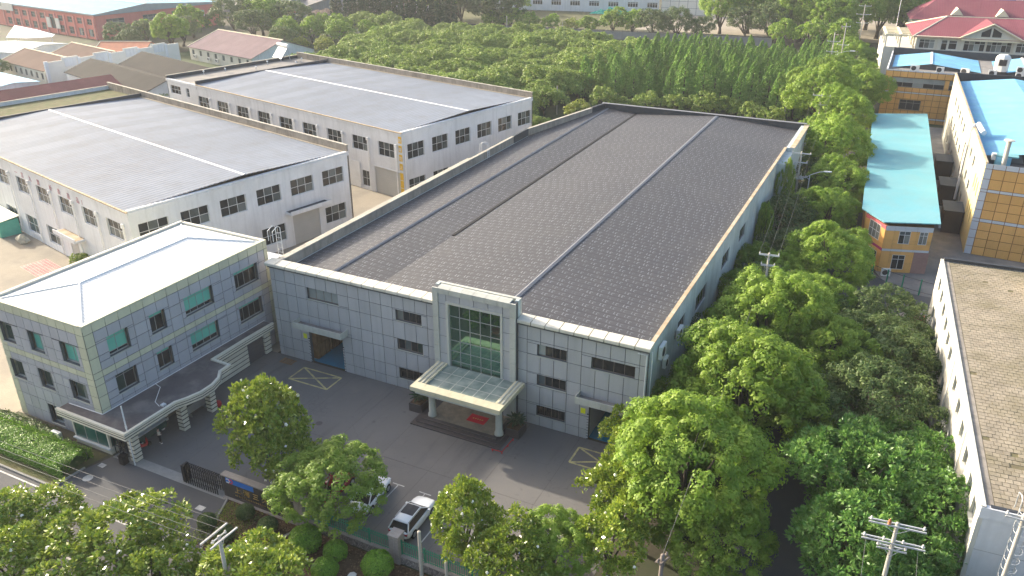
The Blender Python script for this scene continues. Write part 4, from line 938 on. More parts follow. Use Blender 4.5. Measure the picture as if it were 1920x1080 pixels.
# ------------------------------------------------------------------ the two white workshops
def workshop(label, ox, oy, ridge0, term, left):
    t = thing('workshop', label, 'workshop', (ox, oy, 0), rad(-13.6))
    D, Hw = 36.3, 12.2
    f = Face(t, 0, 0, 0.0); r = Face(t, 0, 0, math.pi / 2)
    return t, f, r, D, Hw
def w_common(t, f, r, fo, ro, D, Hw, x_end, x_term, z0):
    f.wall('front_wall', 'plaster_white', x_end, 0, 0, Hw, .3, [o[:4] for o in fo]); r.wall('gable_wall', 'plaster_white', .305, D, 0, Hw, .3, [o[:4] for o in ro])
    part('cornice', MB().box(x_end, .1, -.12, .0, Hw - .55, Hw - .1), 'plaster_white', t); part('gutter', MB().box(x_term, .12, -.22, .05, Hw - .095, Hw + .06), 'coping_tan', t)
    part('gable_cornice', MB().box(.002, .12, .05, D, Hw - .5, Hw - .1), 'plaster_white', t)
    part('gable_verge', MB().yprism([(-.5, Hw - .02), (.06, Hw - .02), (.06, Hw + .16), (-.5, Hw + .16)], .06, D), 'plaster_white', t)
    m = MB().add([(x_term, -.05, Hw + .02), (-.45, -.05, Hw + .02), (-.45, 17.8, 12.85), (x_term, 17.8, 12.85)], [(0, 1, 2, 3)]); part('roof_slope', m, 'rib_w', t)
    m = MB().add([(x_term, 17.8, 12.85), (-.45, 17.8, 12.85), (-.45, D - .3, Hw + .02), (x_term, D - .3, Hw + .02)], [(0, 1, 2, 3)]); part('roof_slope', m, 'rib_w', t)
    part('ridge_cap', MB().xprism([(17.6, 12.84), (17.66, 12.92), (17.8, 12.96), (17.94, 12.92), (18.0, 12.84)], x_term + .3, -.5), 'white_metal', t)
    m = MB()
    for i in range(46):                                      # cut sheet ends along the verge
        y = .4 + i * .78; z = Hw + .02 + (12.85 - Hw - .02) * (1 - abs(y - 17.8) / 17.8)
        m.box(-.52, -.40, y, y + .42, z - .05, z + .07)
    part('verge_flashing', m, 'ridge_metal', t)['kind'] = 'stuff'
    part('back_parapet', MB().box(x_end, 0, D - .3, D, 0, 13.35), 'concrete_wall', t); part('back_parapet_cap', MB().box(x_end, .05, D - .36, D + .06, 13.351, 13.45), 'coping_conc', t)
    part('back_gutter', MB().box(x_term, -.2, D - .75, D - .31, Hw + .0, Hw + .10), 'pale_concrete', t)
    part('step_wall', MB().box(x_term - .3, x_term, 0, D - .31, 11.2, 13.0), 'membrane', t)
    part('terrace', MB().box(x_end + .31, x_term - .31, .31, D - .31, 11.6, 12.0), 'roof_grey' if z0 else 'dry_grass', t)
    part('end_parapet', MB().box(x_end, x_end + .3, .0, D - .31, 0, 12.7), 'membrane' if z0 else 'plaster_white', t); part('end_parapet_cap', MB().box(x_end - .05, x_end + .35, 0, D - .4, 12.701, 12.79), 'coping_conc', t)
    for o in fo:
        if o[4]: f.window(*o[:4], *o[4])
    for o in ro:
        if o[4]: r.window(*o[:4], *o[4])
WG = (3, 2, 'frame_white', ['glass_grey', 'glass_grey', 'glass_curtain', 'glass_dark', 'glass_dark', 'glass_dark'], .2, .06)
WD = (3, 2, 'frame_white', ['glass_dark', 'glass_dark', 'glass_grey', 'glass_dark', 'glass_grey', 'glass_dark'], .2, .06)
WL = (2, 2, 'frame_white', ['glass_grey', 'glass_curtain', 'glass_grey', 'glass_grey'], .2, .06)
wa, f, r, D, Hw = workshop('white workshop with grey sheet roof nearest the office, white ridge line', -26.23, 3.52, 0, 0, 0)
fo = [(x - 2.1, x + 2.1, 7.55, 10.05, WG) for x in (-4.45, -11.5, -18.8, -26.2, -33.4, -40.7, -48, -55.3, -62.6)]
fo += [(x - 2.1, x + 2.1, 1.0, 3.85, WL) for x in (-26.0, -33.4, -40.7, -48, -55.3)] + [(-20.4, -15.6, 0, 4.2, None)]
ro = [(1.1 + 5.95 * i, 5.25 + 5.95 * i, 7.75, 10.25, WD) for i in range(6)] + [(30.8, 34.9, 1.6, 4.3, WD), (19.0, 23.2, 1.4, 4.1, WD), (24.6, 29.6, 0, 5.2, None), (7, 11.1, 1.4, 4.1, WD)]
w_common(wa, f, r, fo, ro, D, Hw, -78.2, -64, 0)
f.blk('door_leaf', 'roller', -20.4, -18.1, -.2, -.08, 0, 4.2); f.blk('door_leaf', 'plaster_white', -18.08, -15.6, -.2, -.1, 0, 4.2)
f.blk('door_hood', 'plaster_white', -21.6, -14.8, 0, 1.6, 4.45, 4.75); f.blk('hood_top', 'coping_tan', -21.4, -15.0, 0, 1.4, 4.751, 4.78); f.blk('hood_lip', 'plaster_white', -21.6, -14.8, 1.45, 1.6, 4.751, 5.1)
r.blk('roller_door', 'roller', 24.6, 29.6, -.26, -.14, 0, 5.2)
for i in range(12): r.blk('door_slat', 'roller', 24.65, 29.55, -.139, -.12, .1 + i * .42, .46 + i * .42)
r.blk('door_hood', 'plaster_white', 23.4, 31.0, 0, 1.5, 5.4, 5.7); r.blk('hood_top', 'membrane', 23.6, 30.8, 0, 1.3, 5.701, 5.74); r.blk('hood_lip', 'plaster_white', 23.4, 31.0, 1.36, 1.5, 5.701, 6.0)
for x in (-1.75, -9.05, -16.2, -23.4, -30.7, -38.0): part('downpipe', MB().tube([(x, -.16, 9.9), (x, -.16, .2)], .09, 8).box(x - .22, x + .22, -.32, -.02, 9.7, 10.25), 'pipe_white', wa)
for x, ch in zip((-34.9, -32.6, -29.9, -27.0, -22.9, -20.2, -17.2, -14.4, -12.9), '一言九鼎析委造品1'): text(wa, ch, x - .35, -.02, 10.35, .95, 'faded_red', .012)
wb2, f, r, D, Hw = workshop('white workshop farther back with yellow lettered corner strip', -16.58, 52.4, 0, 0, 0)
fo = [(x - 2.05, x + 2.05, 7.25, 9.85, WD) for x in (-4.2, -11.25, -18.4, -25.8, -33.2, -40.5, -47.9, -55.2, -62.5)]
fo += [(-75.7, -71.5, 9.0, 10.85, WD), (-69.2, -67.9, 8.95, 10.9, (1, 2, 'frame_white', 'glass_grey', .2, .06)), (-7.6, -.95, 0, 5.0, None), (-11.3, -9.0, .6, 3.6, (2, 2, 'frame_white', 'glass_dark', .2, .06))]
ro = [(1.25 + 6.08 * i, 5.35 + 6.08 * i, 7.2, 9.95, WD) for i in range(6)] + [(1.25 + 6.08 * i, 5.35 + 6.08 * i, 1.2, 3.6, WD) for i in range(3)]
w_common(wb2, f, r, fo, ro, D, Hw, -77, -64.5, 1)
f.blk('roller_door', 'roller', -7.6, -.95, -.28, -.16, 0, 5.0); f.blk('door_head', 'frame_white', -7.8, -.8, 0, .14, 5.0, 5.15)
for i in range(11): f.blk('door_slat', 'roller', -7.5, -1.05, -.159, -.14, .1 + i * .44, .48 + i * .44)
f.blk('sliding_door', 'white_metal', -15.0, -11.6, .04, .14, .1, 5.0)
for i, z in enumerate((10.35, 8.75, 7.15, 5.55)): f.blk('sign_tile', 'sign_yellow', -.84, -.06, .02, .06, z, z + 1.15)
for i, z in enumerate((3.7, 2.3, .9)): f.blk('sign_tile', 'sign_yellow', -.86, -.04, .02, .06, z, z + 1.3)
for ch, z in zip('质量至上', (10.5, 8.9, 7.3, 5.7)): text(wb2, ch, -.83, -.062, z + .08, .72, 'frame_white', .008)
part('sign_frame', MB().box(-.95, -.89, -.08, -.02, 5.3, 9.8).box(-.95, .2, -.08, -.02, 5.2, 5.28), 'frame_white', wb2)
for x in (-1.5, -8.9, -15.9, -23.2, -30.4, -37.7, -45, -52.4, -59.8): part('downpipe', MB().tube([(x, -.16, 9.7), (x, -.16, .2)], .09, 8).box(x - .2, x + .2, -.3, -.02, 9.5, 10.0), 'pipe_white', wb2)
part('downpipe', MB().tube([(.14, .5, 10.0), (.14, .5, .2)], .09, 8), 'pipe_white', wb2)
# roof things on the far terrace: solar heater, vents
t = thing('solar_heater', 'white solar water heater standing on the far workshop terrace', 'water heater', (-84.5, 101.5, 12.0), rad(-20)); t.scale = (1.5, 1.5, 1.5)
part('collector', MB().add([(-1.4, -.9, .4), (1.4, -.9, .4), (1.4, .5, 2.1), (-1.4, .5, 2.1), (-1.4, -.82, .34), (1.4, -.82, .34), (1.4, .58, 2.04), (-1.4, .58, 2.04)], [(0, 1, 2, 3), (7, 6, 5, 4), (0, 4, 5, 1), (1, 5, 6, 2), (2, 6, 7, 3), (3, 7, 4, 0)]), 'ac_white', t)
part('tank', MB().tube([(-1.7, .55, 2.35), (1.7, .55, 2.35)], .32, 12), 'white_metal', t)
for x in (-1.2, 1.2): part('leg', MB().tube([(x, -.8, 0), (x, -.85, .4)], .05, 5).tube([(x, .9, 0), (x, .6, 2.1)], .05, 5), 'galv', t)
cw, sw = math.cos(rad(-13.6)), math.sin(rad(-13.6))
for i, (x, y) in enumerate(((-74.5, 8), (-73.5, 13), (-70, 19), (-74, 25), (-68, 29), (-71, 33))):
    px, py = -16.58 + x * cw - y * sw, 52.4 + x * sw + y * cw
    t = thing('roof_vent', 'small white cowl vent on the far workshop terrace, %s from its near end' % ('first', 'second', 'third', 'fourth', 'fifth', 'sixth')[i], 'vent', (px, py, 12.0))
    part('pipe', MB().tube([(0, 0, 0), (0, 0, .7)], .07, 6), 'galv', t); part('cowl', MB().lathe([(.05, .65), (.2, .75), (.22, .9), (.06, 1.05)], 10), 'pipe_white', t, smooth=True)
# goods in the works road
t = thing('green_container', 'green site shelter with pale roof by the near workshop', 'shelter', (-67.6, 11.6, 0), rad(-13.6))
block('body', 'green_sheet', t, -4, 4, -1.5, 1.5, 0, 2.5); part('roof', MB().add([(-4.2, -1.7, 2.5), (4.2, -1.7, 2.5), (4.2, 1.7, 2.9), (-4.2, 1.7, 2.9), (-4.2, -1.7, 2.58), (4.2, -1.7, 2.58), (4.2, 1.7, 2.98), (-4.2, 1.7, 2.98)], [(3, 2, 1, 0), (4, 5, 6, 7), (0, 1, 5, 4), (1, 2, 6, 5), (2, 3, 7, 6), (3, 0, 4, 7)]), 'pale_sheet', t)
rg = np.random.default_rng(9); bm = bmesh.new(); bmesh.ops.create_icosphere(bm, subdivisions=2, radius=1)
for v in bm.verts: v.co = Vector((v.co.x * 1.5, v.co.y * .9, v.co.z * .9)) * (1 + .18 * rg.normal()); v.co.z = max(v.co.z + .7, 0)
me = bpy.data.meshes.new('boulder'); bm.to_mesh(me); bm.free(); me.materials.append(MT['rock'])
tag(obj('boulder', me, None, (-59.3, 9.4, 0), 0, (.8, .8, .8)), 'large pale boulder beside the green shelter', 'rock')
t = thing('red_grid_mat', 'square red painted grid on the works road', 'paving', (-48.0, 4.3, 0), rad(-13.6)); t.scale = (.66, .47, 1)
block('base', 'red_grid', t, -4.2, 4.2, -4.0, 4.0, -.018, -.008)
for i in range(15): block('grid_line', 'ridge_cream', t, -4.2 + i * .6 - .03, -4.2 + i * .6 + .03, -4.0, 4.0, -.0079, -.003)
for i in range(9): block('grid_line', 'ridge_cream', t, -4.2, 4.2, -4.0 + i * 1.0 - .03, -4.0 + i * 1.0 + .03, -.0029, .001)
t = thing('works_ladder', 'white hooped roof ladder behind the office corner', 'ladder', (-1.6, 3.2, 0))
for x in (-.35, .35): part('rail', MB().tube([(x, .6, 9), (x, .6, 14.3), (x, .2, 14.6), (x, -.7, 14.2), (x, -.7, 13.0)], .045, 6), 'white_metal', t)
for i in range(8): part('rung', MB().tube([(-.35, .6, 9.4 + i * .6), (.35, .6, 9.4 + i * .6)], .025, 5), 'white_metal', t)
t = thing('link_block', 'small white link building between office and factory', 'building', (-8.5, 3.0, 0)); block('wall', 'plaster_white', t, 0, 8.2, 0, 3.4, 0, 9.2); block('roof', 'white_metal', t, -.1, 8.3, -.1, 3.5, 9.2, 9.35)
ac_unit('white outdoor unit on the link building roof', (-1.3, 5.3, 9.36), 0, 1.0, .9)

# ------------------------------------------------------------------ right-hand side: white-walled block with paved roof
rb = thing('paved_roof_block', 'long white-walled block with tan paved flat roof at right', 'building', (67.54, 36.92, 0), rad(3.7))
LR, WR, HR = 46.2, 16.0, 10.5
fl = Face(rb, 0, 0, -math.pi / 2)        # left wall, u runs towards the camera
lops = []
for u in (3.8, 7.2, 10.7, 14.2, 17.5, 20.7, 26.6, 30.5, 34.2, 38.0, 41.6, 44.4):
    lops += [(u - .8, u + .8, 7.95, 9.6), (u - .8, u + .8, 4.5, 6.1), (u - .8, u + .8, 1.2, 2.8)]
fl.wall('left_wall', 'plaster_cream', 0, LR, 0, HR, .3, lops)
for o in lops: fl.window(*o, 2, 1, 'frame_grey', 'glass_grey', .16, .05, sill='plaster_cream')
ff = Face(rb, 0, -LR, 0); ff.wall('front_wall', 'plaster_white', .31, WR, 0, HR, .3, [])
for z in (3.4, 6.8): ff.blk('joint', 'frame_grey', .3, WR, 0, .006, z, z + .04)
for u in (2.7, 7, 11): ff.blk('joint', 'frame_grey', u, u + .04, 0, .007, 0, HR - .9)
ff.blk('head_band', 'plaster_white', 0, WR, .0, .1, HR - .9, HR)
fb = Face(rb, WR, 0, math.pi); fb.wall('back_wall', 'plaster_white', 0, WR - .31, 0, HR, .3, [])
part('parapet', MB().box(.0, .35, -LR, 0, HR, HR + .02).box(.35, .85, -LR, -.35, HR - .3, HR - .02), 'concrete_wall', rb)
part('parapet_edge', MB().box(-.04, .3, -LR - .04, .04, HR + .021, HR + .10), 'plaster_cream', rb)
part('rear_parapet', MB().box(.31, WR, -.3, .05, HR - .1, HR + .35), 'membrane', rb); part('front_edge', MB().box(.6, WR, -LR + .05, -LR + .35, HR - .1, HR + .06), 'membrane', rb)
part('roof_bed', MB().box(.85, WR, -LR + .35, -.3, HR - .45, HR - .06), 'paver_joint', rb)
rg = random.Random(4); N = 0; stuff = MB(); pm = ubox('paver')
cand = []
for j in range(88):
    for i in range(24):
        x, y = .9 + i * .5 - (.25 if j % 2 and i else 0), -LR + .4 + j * .52
        if x > 11.6 or y > -.9: continue
        if 9.2 < x and -9.0 < y < -3.6: continue
        lost = rg.random()
        if lost < .012: continue
        cand.append((x, y, rg.uniform(-.012, .012), rg.uniform(-.03, .03)))
for q, (x, y, dz, an) in enumerate(cand):
    if q < 300:
        o = obj('paving_block', pm, rb, (x + .235, y + .24, HR - .04 + dz), an, (.455, .47, .05))
    else:
        c_, s_ = math.cos(an) * .2275, math.sin(an) * .235
        stuff.add([(x + .235 + a * .2275 - b * s_, y + .24 + b * .235 + a * math.sin(an) * .2275, HR - .065 + dz + c * .05) for a, b, c in ((-1, -1, 0), (1, -1, 0), (1, 1, 0), (-1, 1, 0), (-1, -1, 1), (1, -1, 1), (1, 1, 1), (-1, 1, 1))],
                  [(4, 5, 6, 7), (0, 1, 5, 4), (1, 2, 6, 5), (2, 3, 7, 6), (3, 0, 4, 7)])
part('paving_field', stuff, 'paver', rb)['kind'] = 'stuff'
block('stair_head', 'plaster_cream', rb, 9.3, 15.5, -8.9, -3.7, HR - .1, HR + 2.2); block('stair_head_roof', 'roof_grey', rb, 9.2, 15.6, -9.0, -3.6, HR + 2.2, HR + 2.35)
for u in (24.3, 36.2): part('downpipe', MB().tube([fl.at(u, .1, HR - .3), fl.at(u, .1, .1)], .07, 6), 'pipe_white', rb)
t = thing('cage_ladder', 'galvanised caged ladder on the front of the paved-roof block', 'ladder', (73.0, -9.35, 0), rad(3.7))
for x in (-.42, .42): part('rail', MB().tube([(x, -.25, 3.0), (x, -.25, 12.0), (x, .15, 12.2), (x, .9, 11.9), (x, .9, 10.6)], .04, 6), 'galv', t)
for i in range(26): part('rung', MB().tube([(-.42, -.25, 3.1 + i * .3), (.42, -.25, 3.1 + i * .3)], .02, 5), 'galv', t)
for i in range(9):
    z = 5.0 + i * .8; pts = [(-.42, -.25, z)] + [(-.5 * math.cos(a), -.35 - .75 * math.sin(a), z) for a in (.35, .8, 1.2, 1.57, 1.95, 2.35, 2.8)] + [(.42, -.25, z)]
    part('hoop', MB().tube(pts, .022, 5), 'galv', t)
t = thing('side_awning', 'white ribbed awning low on the wall between the trees', 'awning', (67.9, 7.0, 0), rad(3.7))
part('sheet', MB().add([(-3.2, -5, 2.6), (0, -5, 3.0), (0, 5, 3.0), (-3.2, 5, 2.6), (-3.2, -5, 2.54), (0, -5, 2.94), (0, 5, 2.94), (-3.2, 5, 2.54)], [(0, 1, 2, 3), (7, 6, 5, 4), (0, 4, 5, 1), (1, 5, 6, 2), (2, 6, 7, 3), (3, 7, 4, 0)]), 'rib_white', t)
for y in (-4.7, 0, 4.7): block('post', 'galv', t, -3.1, -3.0, y - .05, y + .05, 0, 2.6)

# turquoise-roofed orange two-storey shop building
tb = thing('shop_building', 'two-storey orange building with long turquoise sheet roof', 'building')
Pp = [(58.3, 60.6), (61.2, 56.3), (67.2, 58.2), (64.0, 128.5), (54.9, 125.5)]
part('wall', MB().prism(Pp, 0, 7.0), 'orange_joint', tb)
def seg_face(parent, a, b):
    return Face(parent, a[0], a[1], math.atan2(b[1] - a[1], b[0] - a[0])), math.hypot(b[0] - a[0], b[1] - a[1])
f1, l1 = seg_face(tb, Pp[0], Pp[1]); f2, l2 = seg_face(tb, Pp[1], Pp[2]); f3, l3 = seg_face(tb, Pp[4], Pp[0])
o1 = [(1.2, 4.0, 4.3, 6.6), (.9, 4.2, .6, 2.7)]; o2 = [(1.9, 3.4, 4.4, 6.3), (4.6, 5.7, 4.4, 6.3), (1.6, 3.3, .5, 2.7), (4.4, 6.4, 0, 3.2)]
def trim(z): return 'magenta' if z < 3.6 else 'pinkred'
f1.panels([0, 1.7, 3.4, l1], [0, 1.5, 3.2, 3.6, 5.0, 6.4, 7.0], o1, lambda u, z: 'magenta' if 3.2 < z < 3.6 else ('pinkred' if z > 6.4 else 'orange_panel'), .03, .06)
f2.panels([0, 1.2, 2.6, 4.2, l2], [0, 1.5, 3.2, 3.55, 4.9, 6.3, 7.0], o2, lambda u, z: 'grey_band' if (3.2 < z < 3.55 or z > 6.3) else 'orange_panel', .03, .06)
f3.panels([i * 2.0 for i in range(33)], [0, 3.2, 3.6, 7.0], [], lambda u, z: 'magenta' if 3.2 < z < 3.6 else 'orange_panel', .03, .06)
f1.window(*o1[0], 3, 2, 'frame_white', 'glass_curtain', -.07, .06); f1.window(*o1[1], 3, 1, 'frame_white', 'glass_dark', -.07, .06)
f2.window(*o2[0], 2, 2, 'frame_white', ['glass_dark', 'glass_curtain', 'glass_grey', 'glass_grey'], -.07, .05, split=(.7,)); f2.window(*o2[1], 2, 2, 'frame_white', 'glass_curtain', -.07, .05, split=(.7,)); f2.window(*o2[2], 2, 2, 'frame_white', 'glass_dark', -.07, .05, split=(.7,)); f2.blk('door_recess', 'brick_far', *o2[3][:2], .065, .08, 0, 3.2)
Rp = [(57.5, 60.9), (60.8, 55.9), (67.9, 57.9), (64.6, 129.4), (54.2, 126.0)]
part('roof', MB().prism(Rp, lambda x, y: 7.35 + .03 * (x - 57), lambda x, y: 7.5 + .03 * (x - 57)), 'rib_turq', tb)
part('roof_edge', MB().prism([(67.7, 57.8), (67.95, 57.9), (64.65, 129.4), (64.4, 129.3)], 7.2, 7.345), 'eave_grey', tb)
for nm, x, y, l in (('a', 62.3, 54.9, 'white outdoor unit on the ground before the orange shop building'),): ac_unit(l, (x, y, 0), rad(18), 1.2, 1.1)
t = thing('yard_fence', 'dark green post fence by the orange shop building', 'fence')
for i, (x, y) in enumerate(((60.6, 53.2), (62.6, 51.8), (64.6, 50.9), (66.8, 50.2), (69.2, 49.6))): block('post', 'fence_green', t, x - .09, x + .09, y - .09, y + .09, 0, 2.3)
for a, b in (((60.6, 53.2), (62.6, 51.8)), ((62.6, 51.8), (64.6, 50.9)), ((64.6, 50.9), (66.8, 50.2)), ((66.8, 50.2), (69.2, 49.6))):
    for z in (2.1, .5): part('rail', MB().tube([(a[0], a[1], z), (b[0], b[1], z)], .03, 5), 'steel_dark', t)

# tall orange-panelled block with blue roof
yb = thing('orange_block', 'tall orange-panelled block with blue sheet roof and olive side wall', 'building', (72.4, 69.4, 0), rad(2.9))
HY, WY, DY = 14.0, 22.0, 74.5
fy = Face(yb, 0, 0, rad(-5.5)); fy.wall('front_wall', 'orange_joint', .05, WY, 0, HY - .2, .3)
fy.panels([0, 1.0] + [1.0 + 1.62 * i for i in range(1, 13)], [0, 1.3, 2.6, 3.9, 5.2, 5.7, 7.05, 8.4, 9.75, 10.2, 11.7, 13.2, HY], [], lambda u, z: 'grey_band' if (u < 1.0 or 5.2 < z < 5.7 or 9.75 < z < 10.2 or z > 13.2) else 'orange_panel', .085, .07)
fs = Face(yb, 0, DY, -math.pi / 2)
sop = [(DY - u - .9, DY - u + .9, z, z + 1.7) for u in (13, 18.6, 24.2, 36, 41.6, 47.2, 52.8, 60) for z in (9.9, 6.0, 2.0)] + [(DY - u - .35, DY - u + .35, z, z + 2.2) for u in (2.6, 5.0, 7.2) for z in (8.2, 4.0)]
fs.wall('side_wall', 'side_olive', 0, DY - 9.5, 0, HY, .3, [o for o in sop if o[1] < DY - 9.5]); fs.wall('side_wall', 'side_yellow', DY - 9.5, DY, 0, HY, .3, [o for o in sop if o[0] > DY - 9.5])
for o in sop: fs.window(*o, 1, 2, 'frame_grey', 'glass_grey', .15, .06, sill='side_olive' if o[1] < DY - 9.5 else None)
part('parapet_cap', MB().box(-.05, .3, 0, DY, HY + .001, HY + .12), 'coping_tan', yb)
part('roof', MB().add([(.32, 9, HY - 1.2), (WY / 2, 9, HY + .2), (WY / 2, DY - 3, HY + .2), (.32, DY - 3, HY - 1.2)], [(0, 1, 2, 3)]).add([(WY / 2, 9, HY + .2), (WY, 9, HY - 1.2), (WY, DY - 3, HY - 1.2), (WY / 2, DY - 3, HY + .2)], [(0, 1, 2, 3)]), 'rib_blue', yb)
part('flat_roof', MB().box(.31, WY, .3, 9.5, HY - 2.3, HY - 2.0).box(.31, WY, DY - 4, DY, HY - 2.3, HY - 2.0), 'membrane', yb)
part('rear_parapet', MB().box(.31, WY, DY - .3, DY, 0, HY + .3), 'membrane', yb)
part('duct', MB().tube([(-.35, 22, 1.5), (-.35, 22, 12.5), (-.3, 22.2, 14.2), (.6, 22.5, 14.6), (1.2, 19, 14.0)], [.22, .22, .3, .45, .42], 10), 'pipe_white', yb)
part('duct_frame', MB().box(-.6, -.5, 20, 20.08, 6, 11).box(-.6, -.5, 24, 24.08, 6, 11).box(-.6, -.5, 20, 24, 11, 11.08).box(-.6, -.5, 20, 24, 6, 6.08), 'steel_dark', yb)
t = thing('roof_vent_stack', 'pale capped vent pipe on the tall orange block roof', 'vent', (75.0, 73.5, 11.9)); part('pipe', MB().tube([(0, 0, 0), (0, 0, 4.6)], .32, 12), 'coping', t); part('cap', MB().lathe([(.1, 4.6), (.75, 4.7), (.7, 4.8), (.1, 4.95)], 12), 'coping', t)
t = thing('blue_tank', 'bright blue tank with lid beside the vent pipe', 'tank', (74.2, 74.6, 12)); block('body', 'rib_blue', t, -.3, 1.7, -.6, .9, 0, 1.9); block('lid', 'rib_turq', t, -.6, 2.6, -.5, 1.4, 1.95, 2.15); block('box', 'frame_white', t, -.9, -.35, -.5, .3, 1.4, 2.3)
for y, z in ((8, 7.5), (22, 6.2), (38, 5.0)):
    t = thing('wall_shed', 'grey tin lean-to in the alley, %s from the street' % {8: 'nearest', 22: 'second', 38: 'farthest'}[y], 'shed', yb.matrix_world @ Vector((0, 0, 0)), rad(2.9))
    t.location = (72.4 - y * .0506 - .05, 69.4 + y, 0)
    block('roof', 'membrane', t, -3.0, -.02, 0, 5.5, 3.6, 3.75); block('wall', 'stripe_dark', t, -2.8, -.05, .2, 5.3, 0, 3.6)  # near-black membrane and stripe materials carry the alley's shade in their colour

# far orange block with flat blue roof and rooftop units
y2 = thing('far_orange_block', 'orange-panelled three-storey block with blue pitched roof and rooftop units', 'building', (54.3, 154.6, 0), rad(0.6))
f2_ = Face(y2, 0, 0, 0); H2 = 12.2
o2_ = [(1.8, 13.0, 8.2, 10.4), (14.0, 20, 8.2, 10.4), (4.2, 8.8, 2.9, 5.3), (14.8, 19.5, 2.9, 5.3)]
f2_.wall('front_wall', 'orange_joint', 0, 34, 0, H2 - .2, .3, o2_ + [(9.5, 20, -1, .8)])
f2_.panels([i * 1.6 for i in range(22)], [0, .9, 1.35, 2.7, 4.1, 5.5, 6.8, 7.15, 8.5, 10.5, 11.8, H2], o2_, lambda u, z: 'grey_band' if (6.8 < z < 7.15 or z > 11.8 or .9 < z < 1.35) else 'orange_panel', .09, .07)
f2_.window(*o2_[0], 5, 2, 'frame_grey', ['glass_dark', 'glass_dark', 'glass_pale', 'glass_dark', 'glass_dark', 'glass_pale', 'glass_pale', 'glass_pale', 'glass_pale', 'glass_pale'], .15, .08); f2_.window(*o2_[1], 3, 2, 'frame_grey', ['glass_dark'] * 3 + ['glass_pale'] * 3, .15, .08)
f2_.window(*o2_[2], 3, 2, 'frame_grey', 'glass_dark', .15, .08, split=(.7,)); f2_.window(*o2_[3], 3, 2, 'frame_grey', 'glass_dark', .15, .08, split=(.7,))
part('side_wall', MB().box(0, .3, .31, 29, 0, H2), 'plaster_white', y2); part('rear_parapet', MB().box(.31, 34, 28.6, 29, 0, H2 + .9), 'membrane', y2)
part('flat_roof', MB().box(.31, 34, .31, 28.6, H2 - 1.2, H2 - .9), 'roof_grey', y2)
for x0, x1, xm in ((1.0, 20.5, 9.5), (23.5, 34, 30)):
    part('pitched_roof', MB().add([(x0, 8, H2 - .8), (xm, 8, H2 + .5), (xm, 27, H2 + .5), (x0, 27, H2 - .8)], [(0, 1, 2, 3)]).add([(xm, 8, H2 + .5), (x1, 8, H2 - .8), (x1, 27, H2 - .8), (xm, 27, H2 + .5)], [(0, 1, 2, 3)]), 'rib_blue', y2)
    part('gable_end', MB().add([(x0, 8.01, H2 - .9), (x1, 8.01, H2 - .9), (xm, 8.01, H2 + .45)], [(0, 1, 2)]), 'membrane', y2)
    part('ridge_cap', MB().box(xm - .25, xm + .25, 7.9, 27.1, H2 + .49, H2 + .6), 'white_metal', y2)
for i, (x, w, h, fn) in enumerate(((6.0, 2.0, 1.3, 1), (11.5, 1.7, 1.3, 1), (16.8, 2.0, 1.4, 1), (22.5, 1.7, 1.5, 1), (28.0, 1.7, 2.6, 2))):
    ac_unit('white rooftop unit on the far orange block, %s from left' % ('first', 'second', 'third', 'fourth', 'fifth')[i], (54.3 + x, 159.2, H2 - .9), rad(0.6 + (-25 if i == 2 else 0)), w, h, fn)
t = thing('cooling_tower', 'tall white cooling tower among the rooftop units', 'cooling tower', (78.6, 163.5, H2 - .9)); part('shell', MB().lathe([(1.5, .8), (1.6, 3.8), (1.3, 4.3), (.9, 4.6)], 8), 'ac_white', t); block('louvre', 'fan_dark', t, -.8, .8, -1.58, -1.5, 2.2, 3.6); block('stand', 'steel_dark', t, -1.2, 1.2, -1.2, 1.2, 0, .8)

# cream villa-like block with red hipped roof and dormer gable
cb = thing('cream_block', 'cream building with dark red hipped roof and arched gable', 'building', (49.6, 224.0, 0), rad(6))
fc = Face(cb, 8.5, -8.0, 0)
co = [(1.0, 5.2, 8.6, 11.2), (7.0, 8.6, 8.3, 11.2), (9.0, 11.2, 8.6, 11.2), (13.0, 18.6, 8.4, 11.3), (19.0, 25.5, 8.4, 11.3), (26.6, 31.2, 8.6, 11.2), (33, 38, 8.6, 11.2)]
fc.wall('front_wall', 'plaster_cream', 0, 42, 0, 12, .3, co)
for i, o in enumerate(co): fc.window(*o, max(1, int((o[1] - o[0]) / 1.3)), 2, 'frame_white', ['glass_dark', 'glass_grey', 'glass_pale'], .2, .1, split=(.7,))
for u in (0, 6.0, 12.2, 26, 32): fc.blk('pier', 'plaster_cream', u, u + .7, .0, .35, 0, 12)
fc.blk('eave', 'ridge_cream', -.8, 42, 0, .9, 11.8, 12.25); fc.blk('porch_eave', 'ridge_cream', 12, 27, .9, 1.6, 11.5, 11.9); fc.blk('balcony', 'plaster_cream', 6.5, 12, .1, 1.0, 7.4, 8.2)
part('side_wall', MB().box(8.5, 8.8, -7.69, 20, 0, 12), 'plaster_cream', cb)
A, Bp, Cp, Dp = (7.2, -9.2, 12.0), (50.5, -9.2, 12.0), (50.5, 21, 12.0), (7.2, 21, 12.0); E1, E2 = (17.5, 8, 16.2), (50.5, 8, 16.2)
for poly in ((A, Bp, E2, E1), (Cp, Dp, E1, E2), (Dp, A, E1)): part('roof_slope', MB().add(poly, [tuple(range(len(poly)))]), 'rib_red', cb)
part('hip_cap', MB().tube([A, E1], .22, 6).tube([E1, E2], .2, 6).tube([Dp, E1], .22, 6), 'ridge_cream', cb)
gx = 8.5 + 19.5
part('gable_wall', MB().yprism([(gx - 7.2, 11.9), (gx + 7.2, 11.9), (gx + 7.2, 12.5), (gx, 16.0), (gx - 7.2, 12.5)], -8.6, -8.3), 'plaster_cream', cb)
